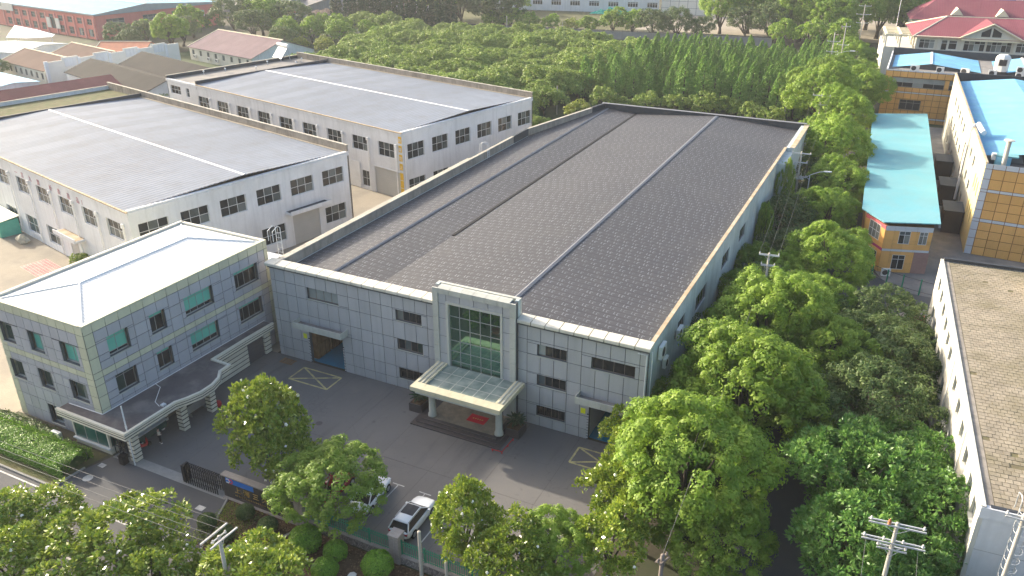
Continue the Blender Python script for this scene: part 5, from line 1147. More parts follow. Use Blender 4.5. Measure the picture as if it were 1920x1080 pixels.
part('gable_roof', MB().add([(gx - 7.9, -9.2, 12.3), (gx, -9.2, 16.3), (gx, 5, 16.3), (gx - 7.9, -6.5, 12.3)], [(0, 1, 2, 3)]).add([(gx, -9.2, 16.3), (gx + 7.9, -9.2, 12.3), (gx + 7.9, -6.5, 12.3), (gx, 5, 16.3)], [(0, 1, 2, 3)]), 'rib_red', cb)
part('gable_trim', MB().tube([(gx - 7.9, -9.25, 12.35), (gx, -9.25, 16.35), (gx + 7.9, -9.25, 12.35)], .25, 6), 'ridge_cream', cb)
for s in (-1, 1): part('gable_window', MB().yprism([(gx + s * .25, 12.7), (gx + s * 2.6, 12.7), (gx + s * 2.6, 13.9), (gx + s * .25, 15.2)], -8.65, -8.601), 'glass_dark', cb)
# roof-terrace pergola
part('terrace_block', MB().box(0, 8.5, -6, 18, 0, 8.3), 'plaster_cream', cb)
for x in (.2, 4.2, 8.0):
    for y in (-5.8, 2, 10): part('pergola_post', MB().box(x, x + .4, y, y + .4, 8.3, 11.6), 'plaster_cream', cb)
for x in (0, 4.1): part('pergola_beam', MB().box(x, x + .6, -6, 12, 11.6, 12.1), 'ridge_cream', cb)
for y in (-6, -1.5, 2, 6, 10): part('pergola_beam', MB().box(.6, 8.4, y, y + .5, 11.65, 12.05), 'ridge_cream', cb)
part('flagpole', MB().tube([(4, 14, 8.3), (4, 14, 20)], .09, 6), 'frame_white', cb)
rl = thing('rear_red_roof_block', 'second dark red roof showing behind the cream block', 'building', (56, 270, 0), rad(6))
part('wall', MB().box(0, 60, 0, 24, 0, 11), 'plaster_cream', rl); part('roof_slope', MB().add([(-1, -1, 11), (61, -1, 11), (61, 12, 17), (8, 12, 17)], [(0, 1, 2, 3)]).add([(61, 25, 11), (-1, 25, 11), (8, 12, 17), (61, 12, 17)], [(0, 1, 2, 3)]).add([(-1, 25, 11), (-1, -1, 11), (8, 12, 17)], [(0, 1, 2)]), 'rib_red', rl)
for x in (14, 28, 42):
    part('dormer', MB().yprism([(x - 2, 12.6), (x + 2, 12.6), (x, 14.8)], 1, 8), 'ridge_cream', rl)
pk = thing('pink_block', 'pink plastered building with round-arched blue windows', 'building', (61, 352, 0), rad(4))
fp = Face(pk, 0, 0, 0); fp.wall('front_wall', 'pink_plaster', 0, 70, 0, 26, .4); part('roof', MB().box(0, 70, .41, 30, 25, 26), 'roof_grey', pk)
fp.blk('plinth_roof', 'rib_pale', -.5, 70, 0, 5, 6.5, 7.3)
for x in (16.5, 28.5, 40.5, 52.5):
    m = MB(); n = 14; r_ = 3.1
    pts = [(-r_, 0), (r_, 0)] + [(r_ * math.cos(math.pi * i / n), .9 + r_ * 1.1 * math.sin(math.pi * i / n)) for i in range(n + 1)]
    m.yprism(pts, -.12, -.02); part('arched_window', m, 'glass_blue', pk, (x, 0, 8.6))
    m = MB(); m.tube([(r_ * 1.05 * math.cos(math.pi * i / n), -.1, 9.5 + r_ * 1.15 * math.sin(math.pi * i / n)) for i in range(n + 1)], .25, 6); part('arch_trim', m, 'glass_blue', pk, (x, 0, 0))
fp.blk('stair_window', 'glass_green', 6.5, 9.0, .02, .08, 8.4, 14)
# ------------------------------------------------------------------ far left: red factory and the old yard houses
rf = thing('red_factory', 'long red factory with blue sheet roof and white signboard', 'factory', (-225.9, 159.6, 0), rad(-9.6))
Hf = 9.5; DF = 56
fr = Face(rf, 0, 0, 0); rr_ = Face(rf, 0, 0, math.pi / 2)
fo = [(-2.6 - 7.2 * i - 3.6, -2.6 - 7.2 * i, 5.3, 7.5) for i in range(10)] + [(-2.6 - 7.2 * i - 3.6, -2.6 - 7.2 * i, .9, 3.7) for i in range(10) if i != 4]
fr.wall('front_wall', 'red_wall', -95, 0, 0, Hf - .6, .3, fo)
for i, o in enumerate(fo): fr.window(*o, 2, 2, 'frame_grey', ['glass_pale' if i in (10, 11) else 'glass_grey', 'glass_grey'], .2, .12)
ro = [(4.5, 12, 5.0, 7.3), (20, 27, 5.2, 7.4), (33, 40, 5.4, 7.6)]
rr_.wall('side_wall', 'red_wall', .31, DF, 0, Hf - .6, .3, ro)
for o in ro: rr_.window(*o, 3, 2, 'frame_grey', 'glass_grey', .2, .12)
for i in range(13): fr.blk('pilaster', 'red_trim', -1.4 - 7.2 * i, -.9 - 7.2 * i, 0, .3, 0, Hf - 1.6)
part('eave', MB().box(-95, .5, -.5, .0, Hf - .6, Hf).box(.002, .5, 0, DF, Hf - .6, Hf - .05), 'eave_grey', rf)
part('roof_slope', MB().add([(-95, -.4, Hf), (.4, -.4, Hf), (.4, 22, Hf + 2.2), (-95, 22, Hf + 2.2)], [(0, 1, 2, 3)]).add([(-95, 22, Hf + 2.2), (.4, 22, Hf + 2.2), (.4, DF, Hf), (-95, DF, Hf)], [(0, 1, 2, 3)]), 'rib_blue', rf)
part('gable', MB().add([(.3, 0, Hf - .1), (.3, DF, Hf - .1), (.3, 22, Hf + 2.1)], [(0, 1, 2)]), 'eave_grey', rf)
part('ridge_cap', MB().box(-95, .4, 21.6, 22.4, Hf + 2.2, Hf + 2.35), 'white_metal', rf)
part('signboard', MB().box(-82, -63, -.7, -.45, 6.6, Hf + .2), 'board_white', rf)
text(rf, '中外合资', -80.5, -.71, 8.1, 2.1, 'grey_block', .01)
part('door_porch', MB().box(-36.5, -33.5, -.6, -.35, 2.2, 6.2).box(-29.5, -26.5, -.6, -.35, 2.2, 6.2), 'board_white', rf); fr.blk('door', 'glass_grey', -33.5, -29.5, .05, .1, 2.0, 6.0)
for i in range(2): 
    y = 36.5 + i * 0; 
for i, yv in enumerate((43.6, 46.6)):
    rr_.blk('fan_housing', 'frame_white', yv - 1.2, yv + 1.2, .05, .9, 4.4, 6.8)
    n = 12; part('fan', MB().add([(.95, yv + .8 * math.cos(2 * math.pi * k / n), 5.6 + .8 * math.sin(2 * math.pi * k / n)) for k in range(n)], [tuple(range(n))]), 'fan_dark', rf)
def house(name, label, ox, oy, rz, L, D, h, hr, wall, roof, wins=0, gcol=None, over=.4, cap=None, cat='house'):
    """gabled house: ridge along local x, front is -y"""
    t = thing(name, label, cat, (ox, oy, 0), rad(rz))
    f_ = Face(t, 0, 0, 0); ws_ = []
    if wins: ws_ = [(L * (i + .5) / wins - .75, L * (i + .5) / wins + .75, h * .42, h * .82) for i in range(wins)]
    f_.wall('wall', wall, 0, L, 0, h, .25, ws_)
    for i, o in enumerate(ws_): f_.window(*o, 2, 1, 'frame_grey', ['glass_green', 'glass_grey'] if i % 2 else 'glass_grey', .12, .08)
    part('back_wall', MB().box(0, L, D - .25, D, 0, h), wall, t)
    for x in (0, L - .25): part('gable_wall', MB().xprism([(.251, 0), (D - .251, 0), (D - .251, h), (D / 2, hr - .12), (.251, h)], x, x + .25), gcol or wall, t)
    th = .12
    for s in (0, 1):
        y0_, y1_ = (-over, D / 2) if s == 0 else (D + over, D / 2); z0_ = h - over * (hr - h) / (D / 2)
        q = [(-over, y0_, z0_), (L + over, y0_, z0_), (L + over, y1_, hr), (-over, y1_, hr)]
        part('roof_slope', MB().add(q + [(a, b, c + th) for a, b, c in q], [(0, 1, 2, 3), (4, 5, 6, 7), (0, 1, 5, 4), (1, 2, 6, 5), (2, 3, 7, 6), (3, 0, 4, 7)]), roof, t)
    if cap: part('ridge_cap', MB().tube([(-over, D / 2, hr + .15), (L + over, D / 2, hr + .15)], .2, 6).tube([(-over, -over, h), (-over, D / 2, hr + .12)], .14, 5), cap, t)
    return t
house('pink_roof_house', 'pink-roofed cream house with white gable beyond the workshops', -161.2, 143.4, -14.3, 36.6, 24, 4.3, 8.4, 'plaster_cream', 'rib_pink', 8, 'plaster_white', .5, 'ridge_cream')
cz, sz_ = math.cos(rad(-14.3)), math.sin(rad(-14.3))
for i, u in enumerate((3.9, 12.5, 17.3)):
    ac_unit('white wall unit on the pink-roofed house, %s from left' % ('first', 'second', 'third')[i], (-161.2 + u * cz - (-.5) * sz_ * -1 * -1, 143.4 + u * sz_ - .6, 1.0), rad(-14.3), 1.3, 1.0)
house('dark_shed', 'nearer dark grey gabled shed before the stepped white wall', -154.2, 91.2, -16.8, 46, 15.2, 5.0, 7.7, 'plaster_white', 'rib_dark', 0, None, .4, None, 'shed')
house('dark_shed', 'farther dark grey gabled shed joined to its twin', -151.0, 106.6, -16.8, 44, 15.0, 5.0, 7.7, 'plaster_white', 'rib_dark', 0, None, .2, None, 'shed')
house('tile_roof_house', 'long low house with weathered red tile roof behind the near workshop', -130.0, 50, 75.2, 33.5, 12.0, 5.3, 7.6, 'brick_far', 'tile_red', 0, None, .5)
house('brown_roof_house', 'cream house with brown sheet roof and row of small windows at far left', -190.4, 97.0, -12.6, 28.0, 15, 4.6, 7.2, 'plaster_cream', 'rib_brown', 8, None, .4, 'ridge_cream')
house('brown_roof_house', 'low brown roof with cream ribs behind the brown-roofed house', -188.6, 112.6, -13.5, 28, 14, 4.6, 7.0, 'plaster_cream', 'rib_brown', 0, None, .3, 'ridge_cream')
house('orange_roof_house', 'small house with orange tile roof before the red factory', -181, 122, 25, 16, 13, 4.0, 6.4, 'plaster_cream', 'orange_tile', 0, None, .5, 'ridge_cream')
house('pale_sheet_shed', 'pale sheet-roofed shed below the white sail at far left', -222, 106, 10, 22, 20, 4.2, 5.4, 'plaster_white', 'rib_pale', 0, None, .5)
house('blue_sheet_shed', 'low pale blue sheet roof at the left edge', -186, 76.5, -10, 27, 13, 3.2, 3.9, 'plaster_white', 'rib_sky', 0, None, .3)
t = thing('stepped_wall', 'white stepped parapet wall running between the sheds', 'wall', (-161.3, 90.6, 0), rad(82.6))
for i in range(9):
    u0 = i * 4.85; h = 7.1 + (.7 if i % 2 else 0); block('wall_bay', 'board_white', t, u0 + .002, u0 + 4.848, -.2, .2, 0, h)
    if i % 2 == 0: block('pier', 'plaster_white', t, u0 - .3, u0 + .6, -.35, .35, 0, h + .25)
    else: block('raised_panel', 'plaster_white', t, u0 + .6, u0 + 4.2, -.32, -.202, h - 2.6, h - .4)
t = thing('white_sail', 'stretched white tent sail before the red factory', 'awning', (-238, 132, 0))
part('cloth', MB().add([(-4, 6, 7.2), (4, 1.0, 5.4), (18, 4, 4.6), (16, 7, 5.0), (6, 7.0, 6.2), (1.5, -2.0, 4.2), (10, 0, 4.2)], [(0, 1, 4), (1, 6, 2, 4), (4, 2, 3), (0, 5, 1), (1, 5, 6)]), 'sail_white', t)
for x, y, h in ((-4, 6, 7.2), (18, 4, 4.6), (1.5, -2, 4.2)): part('mast', MB().tube([(x, y, 0), (x, y, h)], .1, 6), 'frame_white', t)
house('grey_roof_hall', 'grey-roofed hall at the top edge left of the cypresses', -232, 232, -8, 36, 26, 6, 10, 'grey_block', 'roof_grey', 0, 'grey_block', .6)
house('red_sheet_shed', 'grey shed with red sheet roof before the cypresses', -200.5, 221.5, -8, 8, 19, 4.0, 4.6, 'grey_block', 'orange_tile', 0, 'grey_block', .4, None, 'shed')
house('red_sheet_shed', 'pale shed with red sheet roof beside the grey hall', -212, 262, -8, 14, 12, 4.2, 5.0, 'grey_block', 'orange_tile', 1, None, .4, None, 'shed')
t = house('white_blue_shed', 'white shed with blue-framed windows at the top edge', -206, 278, -6, 46, 20, 6.5, 8, 'plaster_white', 'rib_dark', 5, None, .8, None, 'shed')
house('far_grey_roof', 'wide grey sheet roof at the top edge beside the red factory', -246, 245, -8, 60, 40, 7, 10, 'grey_block', 'roof_grey', 0, None, .6, None, 'hall')
# retaining wall behind the grove, far white works
t = thing('retaining_wall', 'long grey concrete wall behind the grove of trees', 'wall', (-112, 240.5, 0), rad(8.2))
for i in range(20): block('wall_bay', 'grey_block', t, i * 6.2 + .02, i * 6.2 + 6.18, -.15, .15, 0, 3.0); block('pier', 'grey_block', t, i * 6.2 - .2, i * 6.2 + .2, -.25, .25, 0, 3.12)
block('cap', 'membrane', t, -.2, 124.2, -.25, .25, 3.13, 3.3); block('brick_bay', 'brick_far', t, 0.1, 12, -.2, -.152, 0, 2.9)
fw = thing('far_white_works', 'long white works building with small windows at the top edge', 'building', (-140, 318.5, 0), rad(11.5))
ffw = Face(fw, 0, 0, 0); wo_ = [(14.5 + 9.4 * i, 19.5 + 9.4 * i, 2.6, 5.0) for i in range(8)]
ffw.wall('front_wall', 'plaster_white', 0, 86, 0, 12, .3, wo_)
for o in wo_: ffw.window(*o, 4, 2, 'frame_white', 'glass_dark', .15, .15, split=(.75,))
part('roof', MB().box(0, 86, .3, 24, 11.5, 12), 'roof_grey', fw)
t = thing('tiled_gable_wall', 'grey tiled screen wall right of the white works', 'wall', (-54.5, 335.5, 0), rad(8))
for i in range(6):
    for j in range(3): block('wall_panel', 'board_white', t, i * 4.1 + .1, i * 4.1 + 4.0, -.2, .2, j * 3.0 + .1, j * 3.0 + 2.95)
block('core', 'grey_block', t, 0, 24.6, -.15, .15, 0, 9.1)
house('blue_roof_far', 'bright blue and white striped sheet roof at the top edge', -20, 385, 6, 80, 30, 5, 9, 'plaster_white', 'rib_blue', 0, None, .5, None, 'hall')
sheet('far_lawn', [(-150, 262), (-50, 275), (-45, 333), (-150, 316)], -0.01, 'dry_grass')
sheet('far_yard', [(-50, 280), (60, 285), (60, 400), (-45, 400)], -0.012, 'pale_concrete')
rgn = np.random.default_rng(5); m = MB(); nx, ny = 22, 6
for j in range(ny + 1):
    for i in range(nx + 1):
        e = math.sin(math.pi * i / nx) * math.sin(math.pi * j / ny); m.v.append((i, j * 1.0, max(0, e * 2.4 * (1 + .35 * rgn.normal()))))
for j in range(ny):
    for i in range(nx): a = j * (nx + 1) + i; m.f.append((a, a + 1, a + nx + 2, a + nx + 1))
tag(part('debris_netting', m, 'net_green', None, (-86, 322, 0), rad(11)), 'heap covered with bright green netting before the white works', 'netting')
# ------------------------------------------------------------------ trees and planting
for s_ in (1, 2, 3): make_round('cam%d' % s_, 'camphor_tree', 10 + s_, 5.0, 5.2, 19, .37, .88, 'leaf_camphor', .235, 92, 1.2, .62, .34, 'bark', .6, .25, .88, tvar=.45)
for s_ in (1, 2): make_round('far%d' % s_, 'broadleaf_tree', 20 + s_, 4.0, 3.5, 13, .40, .85, 'leaf_camphor', .55, 22, .9, .7, .3, 'bark', .6, .35, .7)
for s_ in (1, 2): make_round('dk%d' % s_, 'evergreen_tree', 30 + s_, 4.5, 3.9, 15, .38, .72, 'leaf_dark', .26, 62, 1.0, .6, .3, 'bark', .5, .3, .65)
for s_ in (1, 2, 3): make_round('mag%d' % s_, 'magnolia_tree', 40 + s_, 3.2, 4.1, 12, .40, 1.15, 'leaf_mag', .34, 38, 1.6, .52, .2, 'bark', .46, .3, .6, fl=11, rosette=True, tvar=.7, jit=.16)
for s_ in (1, 2): make_round('br%d' % s_, 'soapberry_tree', 50 + s_, 5.0, 4.8, 16, .36, .8, 'leaf_broad', .38, 40, 1.25, .55, .3, 'bark_pale', .42, .45, .62, rosette=True, tvar=.6)
for s_ in (1, 2, 3): make_round('wd%d' % s_, 'grove_tree', 60 + s_, 5.2, 4.3, 16, .34, .50, 'leaf_wood', .42, 32, .85, .7, .25, 'bark', .6, .5, .6, tvar=.6, lowz=-.35)
make_round('lime1', 'lime_green_bush', 71, 2.6, 2.2, 12, .42, .8, 'leaf_lime', .40, 26, 1.2, .5, .12, 'bark', .6, .35, .7)
make_round('bush1', 'round_bush', 72, 2.4, 1.9, 10, .45, .85, 'leaf_wood', .30, 40, 1.2, .5, .12, 'bark', .6, .3, .7)
make_round('vase1', 'vase_shaped_tree', 73, 4.4, 4.3, 24, .32, .72, 'leaf_camphor', .21, 84, 1.3, .5, .24, 'bark_pale', .6, .4, .8, lowz=-.35)
make_round('plume1', 'pampas_clump', 74, 3.0, 2.4, 10, .4, .8, 'plume', .6, 20, .7, .6, .1, 'bark', .35, .3, .6)
def make_cone(key, name, seed, H, R, mat, size, per, z0=1.0, power=.8, tmat='bark'):
    rng = np.random.default_rng(seed); C = []
    n = int(26 * H)
    for i in range(n):
        q = (i + rng.random()) / n; z = z0 + (H - z0) * q; r = R * (1 - q ** 1.9) ** power * (.62 + .42 * rng.random()) + .05
        a = rng.random() * 6.283; C.append((r * math.cos(a), r * math.sin(a), z - .12 * r))
    C = np.array(C); cr = .5 * (.6 + .6 * rng.random(len(C))) * np.clip(1.25 - (C[:, 2] - z0) / (H - z0), .35, 1)
    crown = leaf_mesh('crown_' + key, rng, C, cr, per, size, mat, .5, .6, (1, 1, .7), .3, .3, -.8, .55)
    tk = MB().tube([(0, 0, -.1), (0, 0, H * .5), (0, 0, H * .97)], [.22, .14, .02], 7)
    tree_kind(key, name, crown, tk, tmat)
make_cone('rw1', 'redwood_tree', 81, 11.5, 2.5, 'leaf_redwood', .42, 22); make_cone('rw2', 'redwood_tree', 82, 12.5, 2.4, 'leaf_redwood', .42, 22); make_cone('rw3', 'redwood_tree', 83, 10.5, 2.7, 'leaf_redwood', .42, 22)
make_cone('cy1', 'cypress_tree', 84, 13, 1.9, 'leaf_cypress', .6, 13, .3, .6); make_cone('cy2', 'cypress_tree', 85, 14, 1.7, 'leaf_cypress', .6, 13, .3, .6)
random.seed(11)
G1 = 'camphor trees between the factory and the side road'
for k_, x, y, s, l in (('cam1', 50.3, -9.3, 1.16, 'big bright camphor tree at the near end of the row, lower centre right'), ('cam2', 53.8, -12.8, .72, 'camphor tree leaning out over the side road at the bottom'), ('cam3', 45.9, 1.8, .62, 'small camphor tree over the lean-to roof at the factory corner'),
    ('cam2', 52.2, 4.6, 1.22, 'broad camphor tree second in the row, beside the factory front corner'), ('cam3', 51.4, 19.9, 1.16, 'broad camphor tree third in the row beside the factory'), ('cam1', 57.8, 18.0, .92, 'camphor tree at the road edge opposite the dark evergreens'), ('cam2', 49.0, -2.5, .82, 'camphor tree filling the gap behind the big near one'),
    ('cam1', 55.3, 41.2, 1.02, 'camphor tree by the side road bend before the orange shop'), ('cam3', 56.6, 52.0, .66, 'smaller camphor tree at the road edge beside the orange shop'), ('cam2', 46.0, 41.3, .64, 'small camphor tree close against the factory side wall'), ('cam1', 47.0, 30.0, .7, 'small camphor tree left of the power pole'), ('cam3', 52.1, 62.7, .88, 'camphor tree under the street lamp'),
    ('cam2', 55.0, 30.5, .8, 'camphor tree right of the power pole at the road edge'), ('cam2', 49.6, 92.0, 1.25, 'large camphor tree left of the turquoise roof'), ('cam1', 46.8, 101.0, 1.05, 'camphor tree behind the factory back corner'), ('cam3', 48.8, 121.0, 1.22, 'large camphor tree at the far end of the turquoise roof'), ('cam1', 43.0, 134.0, 1.45, 'tall camphor tree left of the far power pole'),
    ('cam3', 43.7, 198.0, 1.15, 'camphor tree before the cream building, far end of the road'), ('cam2', 41.2, 166.0, 1.2, 'camphor tree in the far row before the poles'), ('cam1', 50.0, 150.0, 1.2, 'camphor tree by the far orange block corner'), ('cam2', 46.8, 178.0, .95, 'camphor tree at the road edge left of the cream building'), ('cam3', 53.2, 76.0, .95, 'camphor tree between street lamp and turquoise roof'), ('cam1', 36.8, 146.0, 1.1, 'camphor tree at the right edge of the redwood grove'), ('cam3', 48.6, 11.6, .72, 'low camphor tree by the factory wall beside the first side window'), ('cam1', 55.6, 9.6, .75, 'low camphor tree at the road edge, third from the near end'), ('cam2', 55.8, 24.6, .7, 'low camphor tree at the road edge below the power pole'), ('cam3', 51.2, 36.4, .72, 'low camphor tree just behind the power pole'), ('cam1', 48.0, 24.6, .62, 'low camphor tree close to the wall left of the broad third one')):
    plant(k_, l, x, y, s * 1.06, None, None, G1)
G2 = 'dark evergreens between the side road and the white block'
for k_, x, y, s, l in (('dk1', 62.6, 31, 1.02, 'dark evergreen nearest the road bend'), ('dk2', 64.6, 19.0, 1.12, 'dark evergreen against the white wall, second from the bend'), ('dk1', 63.2, 9.3, 1.2, 'dark evergreen beside the white awning'), ('dk2', 60.6, 4.2, .9, 'low dark evergreen at the road edge beyond the soapberry trees'), ('dk1', 60.2, 12.5, .85, 'dark evergreen at the road edge, middle of the strip'), ('dk2', 62.0, 24.6, 1.0, 'dark evergreen between the bend and the middle of the strip'), ('dk1', 66.0, 26.5, .8, 'small dark evergreen close to the far white wall'),
    ('dk2', 47.5, 58.5, 1.1, 'dark tree under the wires beside the factory wall'), ('dk1', 49.8, 48.0, .95, 'dark tree under the wires near the middle of the factory wall'), ('dk2', 49.2, 33.5, .95, 'dark tree right behind the power pole'), ('dk1', 47.4, 67.5, .85, 'dark tree beside the stepped factory corner'), ('dk2', 52.6, 52.0, .8, 'dark tree behind the road-edge camphors'), ('dk1', 47.2, 17.0, .9, 'dark tree close to the factory side wall openings'), ('dk2', 50.8, 76.5, 1.0, 'dark tree behind the street lamp'), ('dk1', 47.2, 84.0, 1.0, 'dark tree behind the stepped factory corner')):
    plant(k_, l, x, y, s, None, None, G2)
G3 = 'soapberry trees at the lower right'
for k_, x, y, s, l in (('br1', 62.6, -2.8, 1.1, 'fresh green soapberry tree at the side road, left of the group'), ('br2', 68.2, -5.6, .95, 'fresh green soapberry tree against the white block corner'), ('br2', 63.4, -10.8, 1.0, 'fresh green soapberry tree at the bottom edge, nearest the camera'), ('br1', 66.8, 3.4, .84, 'fresh green soapberry tree farthest back beside the white awning'), ('br1', 67.5, -13.0, .85, 'fresh green soapberry tree behind the near power pole')):
    plant(k_, l, x, y, s, None, None, G3)
G4 = 'magnolias with white blossoms'
for k_, x, y, s, sz, l in (('mag1', 46.2, -12.4, .95, 1.1, 'magnolia before the bright big camphor, left side'), ('mag2', 44.2, -3.4, .72, .98, 'slender magnolia before the right loading door'), ('mag3', 46.8, -16.8, .88, .95, 'magnolia at the yard exit, bottom centre right'), ('mag2', 45.4, -7.5, .78, .95, 'magnolia between the loading door and the camphors'),
    ('mag1', 14.2, -18.4, 1.1, 1.42, 'tall magnolia behind the dark sign wall'), ('mag3', 17.8, -19.3, .85, .9, 'shorter magnolia between sign wall and round tree'), ('mag2', 13.8, -33.6, 1.35, .98, 'large magnolia at the lower left, right of the group'), ('mag3', 5.2, -34.2, 1.1, .82, 'magnolia at the left edge, nearest the hedge'), ('mag1', 7.4, -38.2, 1.05, .85, 'magnolia in the lower left corner'), ('mag1', 18.6, -34.0, .9, .85, 'magnolia left of the white crossarm'),
    ('mag3', 25.0, -31.6, 1.15, .95, 'magnolia at the bottom edge below the round shrubs'), ('mag1', 36.2, -20.2, .82, 1.06, 'magnolia inside the fence right of the white cars'), ('mag2', 40.6, -21.7, .92, .92, 'magnolia at the bottom edge beside the bright round bush'), ('mag2', 1.0, -37.5, .9, .8, 'magnolia at the left edge by the street')):
    plant(k_, l, x, y, s, sz, None, G4)
plant('vase1', 'round-headed tree with forked pale trunk over the green fence', 23.2, -20.7, 1.05, .92, .4)
plant('bush1', 'green bush behind the round-headed tree', 18.6, -16.9, .9); plant('bush1', 'green bush under the round-headed tree by the sign wall', 19.6, -20.8, .75)
plant('cam3', 'dense bright round tree at the bottom centre by the yard', 43.0, -18.6, .58, .62)
plant('cam1', 'lollipop sapling before the factory side buttress', 45.6, 67.0, .3, 1.12); plant('cam2', 'thin sapling against the factory side wall', 45.2, 52.5, .22, .9)
G5 = 'round bushes behind the factory back wall'
for i, (x, y, s) in enumerate(((1.2, 137.0, 1.25), (8.2, 138.5, 1.2), (14.8, 139.5, 1.4), (20.5, 141, 1.25), (26.8, 138, 1.15), (32.3, 136, 1.1), (-4.5, 134.0, 1.0))):
    plant('bush1', 'round bush behind the factory back wall, %s from left' % ('second', 'third', 'fourth', 'fifth', 'sixth', 'seventh', 'first')[i], x, y, s, None, None, G5)
plant('lime1', 'lime green bush behind the left back corner of the factory', -9.8, 117.5, 1.2); plant('bush1', 'dark round bush beside the far workshop gable', -13.5, 104, 1.1); plant('bush1', 'small bush beside the thin pole behind the workshop', -10.5, 109, .8); plant('bush1', 'loose bush before the redwood grove, left end', -9.5, 133, 1.3, 1.5)
ordn = ('first', 'second', 'third', 'fourth', 'fifth', 'sixth', 'seventh', 'eighth', 'ninth', 'tenth', 'eleventh', 'twelfth', 'thirteenth', 'fourteenth', 'fifteenth', 'sixteenth', 'seventeenth', 'eighteenth', 'nineteenth', 'twentieth')
# the grove: broadleaves at left, redwoods at right
GW = 'trees of the dense grove behind the workshops'
for j in range(19):
    for i in range(17):
        x = -128 + i * 6.7 + (3.3 if j % 2 else 0) + random.uniform(-1.2, 1.2); y = 96 + j * 6.4 + random.uniform(-1.2, 1.2)
        if x > -20 or y < 88 + (-8 - x) * .242 + 6.5 or x < -122 + (y - 150) * .02 or y > 212: continue
        if x < -107 and y < 150 - (x + 107) * 2: continue
        plant('wd%d' % (1 + (i * 7 + j * 3) % 3), 'grove broadleaf, one of the low dense crowns behind the workshops', x, y, random.uniform(.72, 1.2), None, None, GW)
GR = 'redwoods of the feathery grove behind the factory'
nr = 0
for j in range(14):
    for i in range(14):
        x = -18.5 + i * 4.5 + (2.2 if j % 2 else 0) + random.uniform(-.7, .7); y = 145 + j * 5.2 + random.uniform(-.8, .8)
        if x > 41: continue
        nr += (j == 0)
        lab = 'feathery redwood in the grove behind the factory' if j else 'feathery redwood in the front row behind the factory, %s from left' % ordn[nr - 1]
        plant('rw%d' % (1 + (i * 5 + j * 3) % 3), lab, x, y, random.uniform(.78, 1.15) * (1 if j < 6 else .88), None, None, GR)
# rows beyond the retaining wall and along the top edge
GF = 'round trees beyond the retaining wall'
for i, (x, y, s, k_) in enumerate(((-103, 252, 1.0, 'far1'), (-95, 254, 1.15, 'far2'), (-86, 253, 1.0, 'far1'), (-77, 255, .95, 'far2'), (-69, 257, 1.25, 'lime1'), (-61, 256, .95, 'far1'), (-52, 260, 1.4, 'far2'), (-44, 261, 1.3, 'far1'), (-34, 254, 1.5, 'dk1'), (-25, 256, 1.6, 'dk2'), (-16, 258, 1.2, 'dk1'))):
    plant(k_, 'round tree beyond the retaining wall, %s from left' % ordn[i], x, y, s, None, None, GF)
GT = 'tall trees at the top edge'
for i, (x, y, s, k_) in enumerate(((-14, 282, 1.9, 'cam1'), (-4, 288, 2.0, 'cam2'), (6, 290, 2.1, 'cam3'), (-2, 270, 1.6, 'dk1'), (8, 268, 1.9, 'dk2'), (18, 274, 2.1, 'cam1'), (28, 268, 1.9, 'cam2'), (22, 292, 2.2, 'cam3'), (36, 282, 2.1, 'cam1'), (14, 258, 1.3, 'far1'), (24, 255, 1.4, 'far2'), (34, 254, 1.5, 'far1'), (44, 296, 2.2, 'cam2'), (38, 320, 2.3, 'cam3'), (52, 300, 1.9, 'cam1'), (26, 318, 2.2, 'cam2'), (50, 330, 2.2, 'cam3'))):
    plant(k_, 'tall tree in the belt along the top edge, %s of the belt' % ordn[i], x, y, s, None, None, GT)
GC = 'dark cypresses at the top edge'
for i in range(20):
    plant('cy%d' % (1 + i % 2), 'dark cypress in the close row at the top edge, %s of the row' % ordn[i], -170 + i * 2.9, 236 + (i % 3) * 4.5, random.uniform(1.15, 1.5), None, None, GC)
for i, (x, y, s, k_) in enumerate(((-121, 258, 2.2, 'dk1'), (-110, 262, 2.4, 'dk2'), (-134, 262, 2.2, 'cam3'), (-100, 258, 1.9, 'dk1'), (-140, 276, 2.2, 'far1'))):
    plant(k_, 'large tree right of the cypresses at the top edge, %s of the clump' % ordn[i], x, y, s, None, None, 'large trees right of the cypresses')
for i, (x, y, s, k_) in enumerate(((-202, 150, 1.15, 'dk1'), (-197, 158, 1.2, 'dk2'), (-192, 146, 1.0, 'dk1'), (-185, 163, 1.4, 'dk2'), (-181, 154, 1.25, 'cam1'), (-197, 180, 1.6, 'far1'), (-186, 190, 1.9, 'dk2'), (-176, 196, 1.9, 'far2'), (-170, 184, 1.5, 'dk1'), (-180, 205, 1.9, 'far1'), (-168, 205, 1.7, 'dk1'), (-190, 215, 1.6, 'far2'), (-206, 163, 1.1, 'far2'))):
    plant(k_, 'tree before the red factory side wall, %s of the clump' % ordn[i], x, y, s, None, None, 'trees before the red factory')
for i, (x, y, s, k_) in enumerate(((-160, 190, 1.2, 'far2'), (-153, 182, 1.2, 'far1'), (-146, 189, 1.25, 'far2'), (-139, 198, 1.3, 'far1'), (-150, 203, 1.2, 'far1'), (-132, 178, 1.1, 'lime1'), (-126, 171, 1.2, 'lime1'), (-138, 172, 1.1, 'lime1'), (-120, 190, 1.2, 'lime1'), (-128, 212, 1.2, 'wd1'), (-140, 215, 1.2, 'wd2'), (-145, 172, 1.1, 'dk1'), (-133, 190, 1.2, 'far1'), (-121, 178, 1.1, 'lime1'), (-114, 186, 1.1, 'far2'), (-127, 200, 1.1, 'far2'))):
    plant(k_, 'pale-topped tree behind the pink-roofed house, %s of the clump' % ordn[i], x, y, s, None, None, 'trees behind the pink-roofed house')
plant('plume1', 'pinkish pampas plumes before the cypresses', -168, 222, 1.6); plant('far1', 'young tree before the far white works', -118, 309, 1.4)
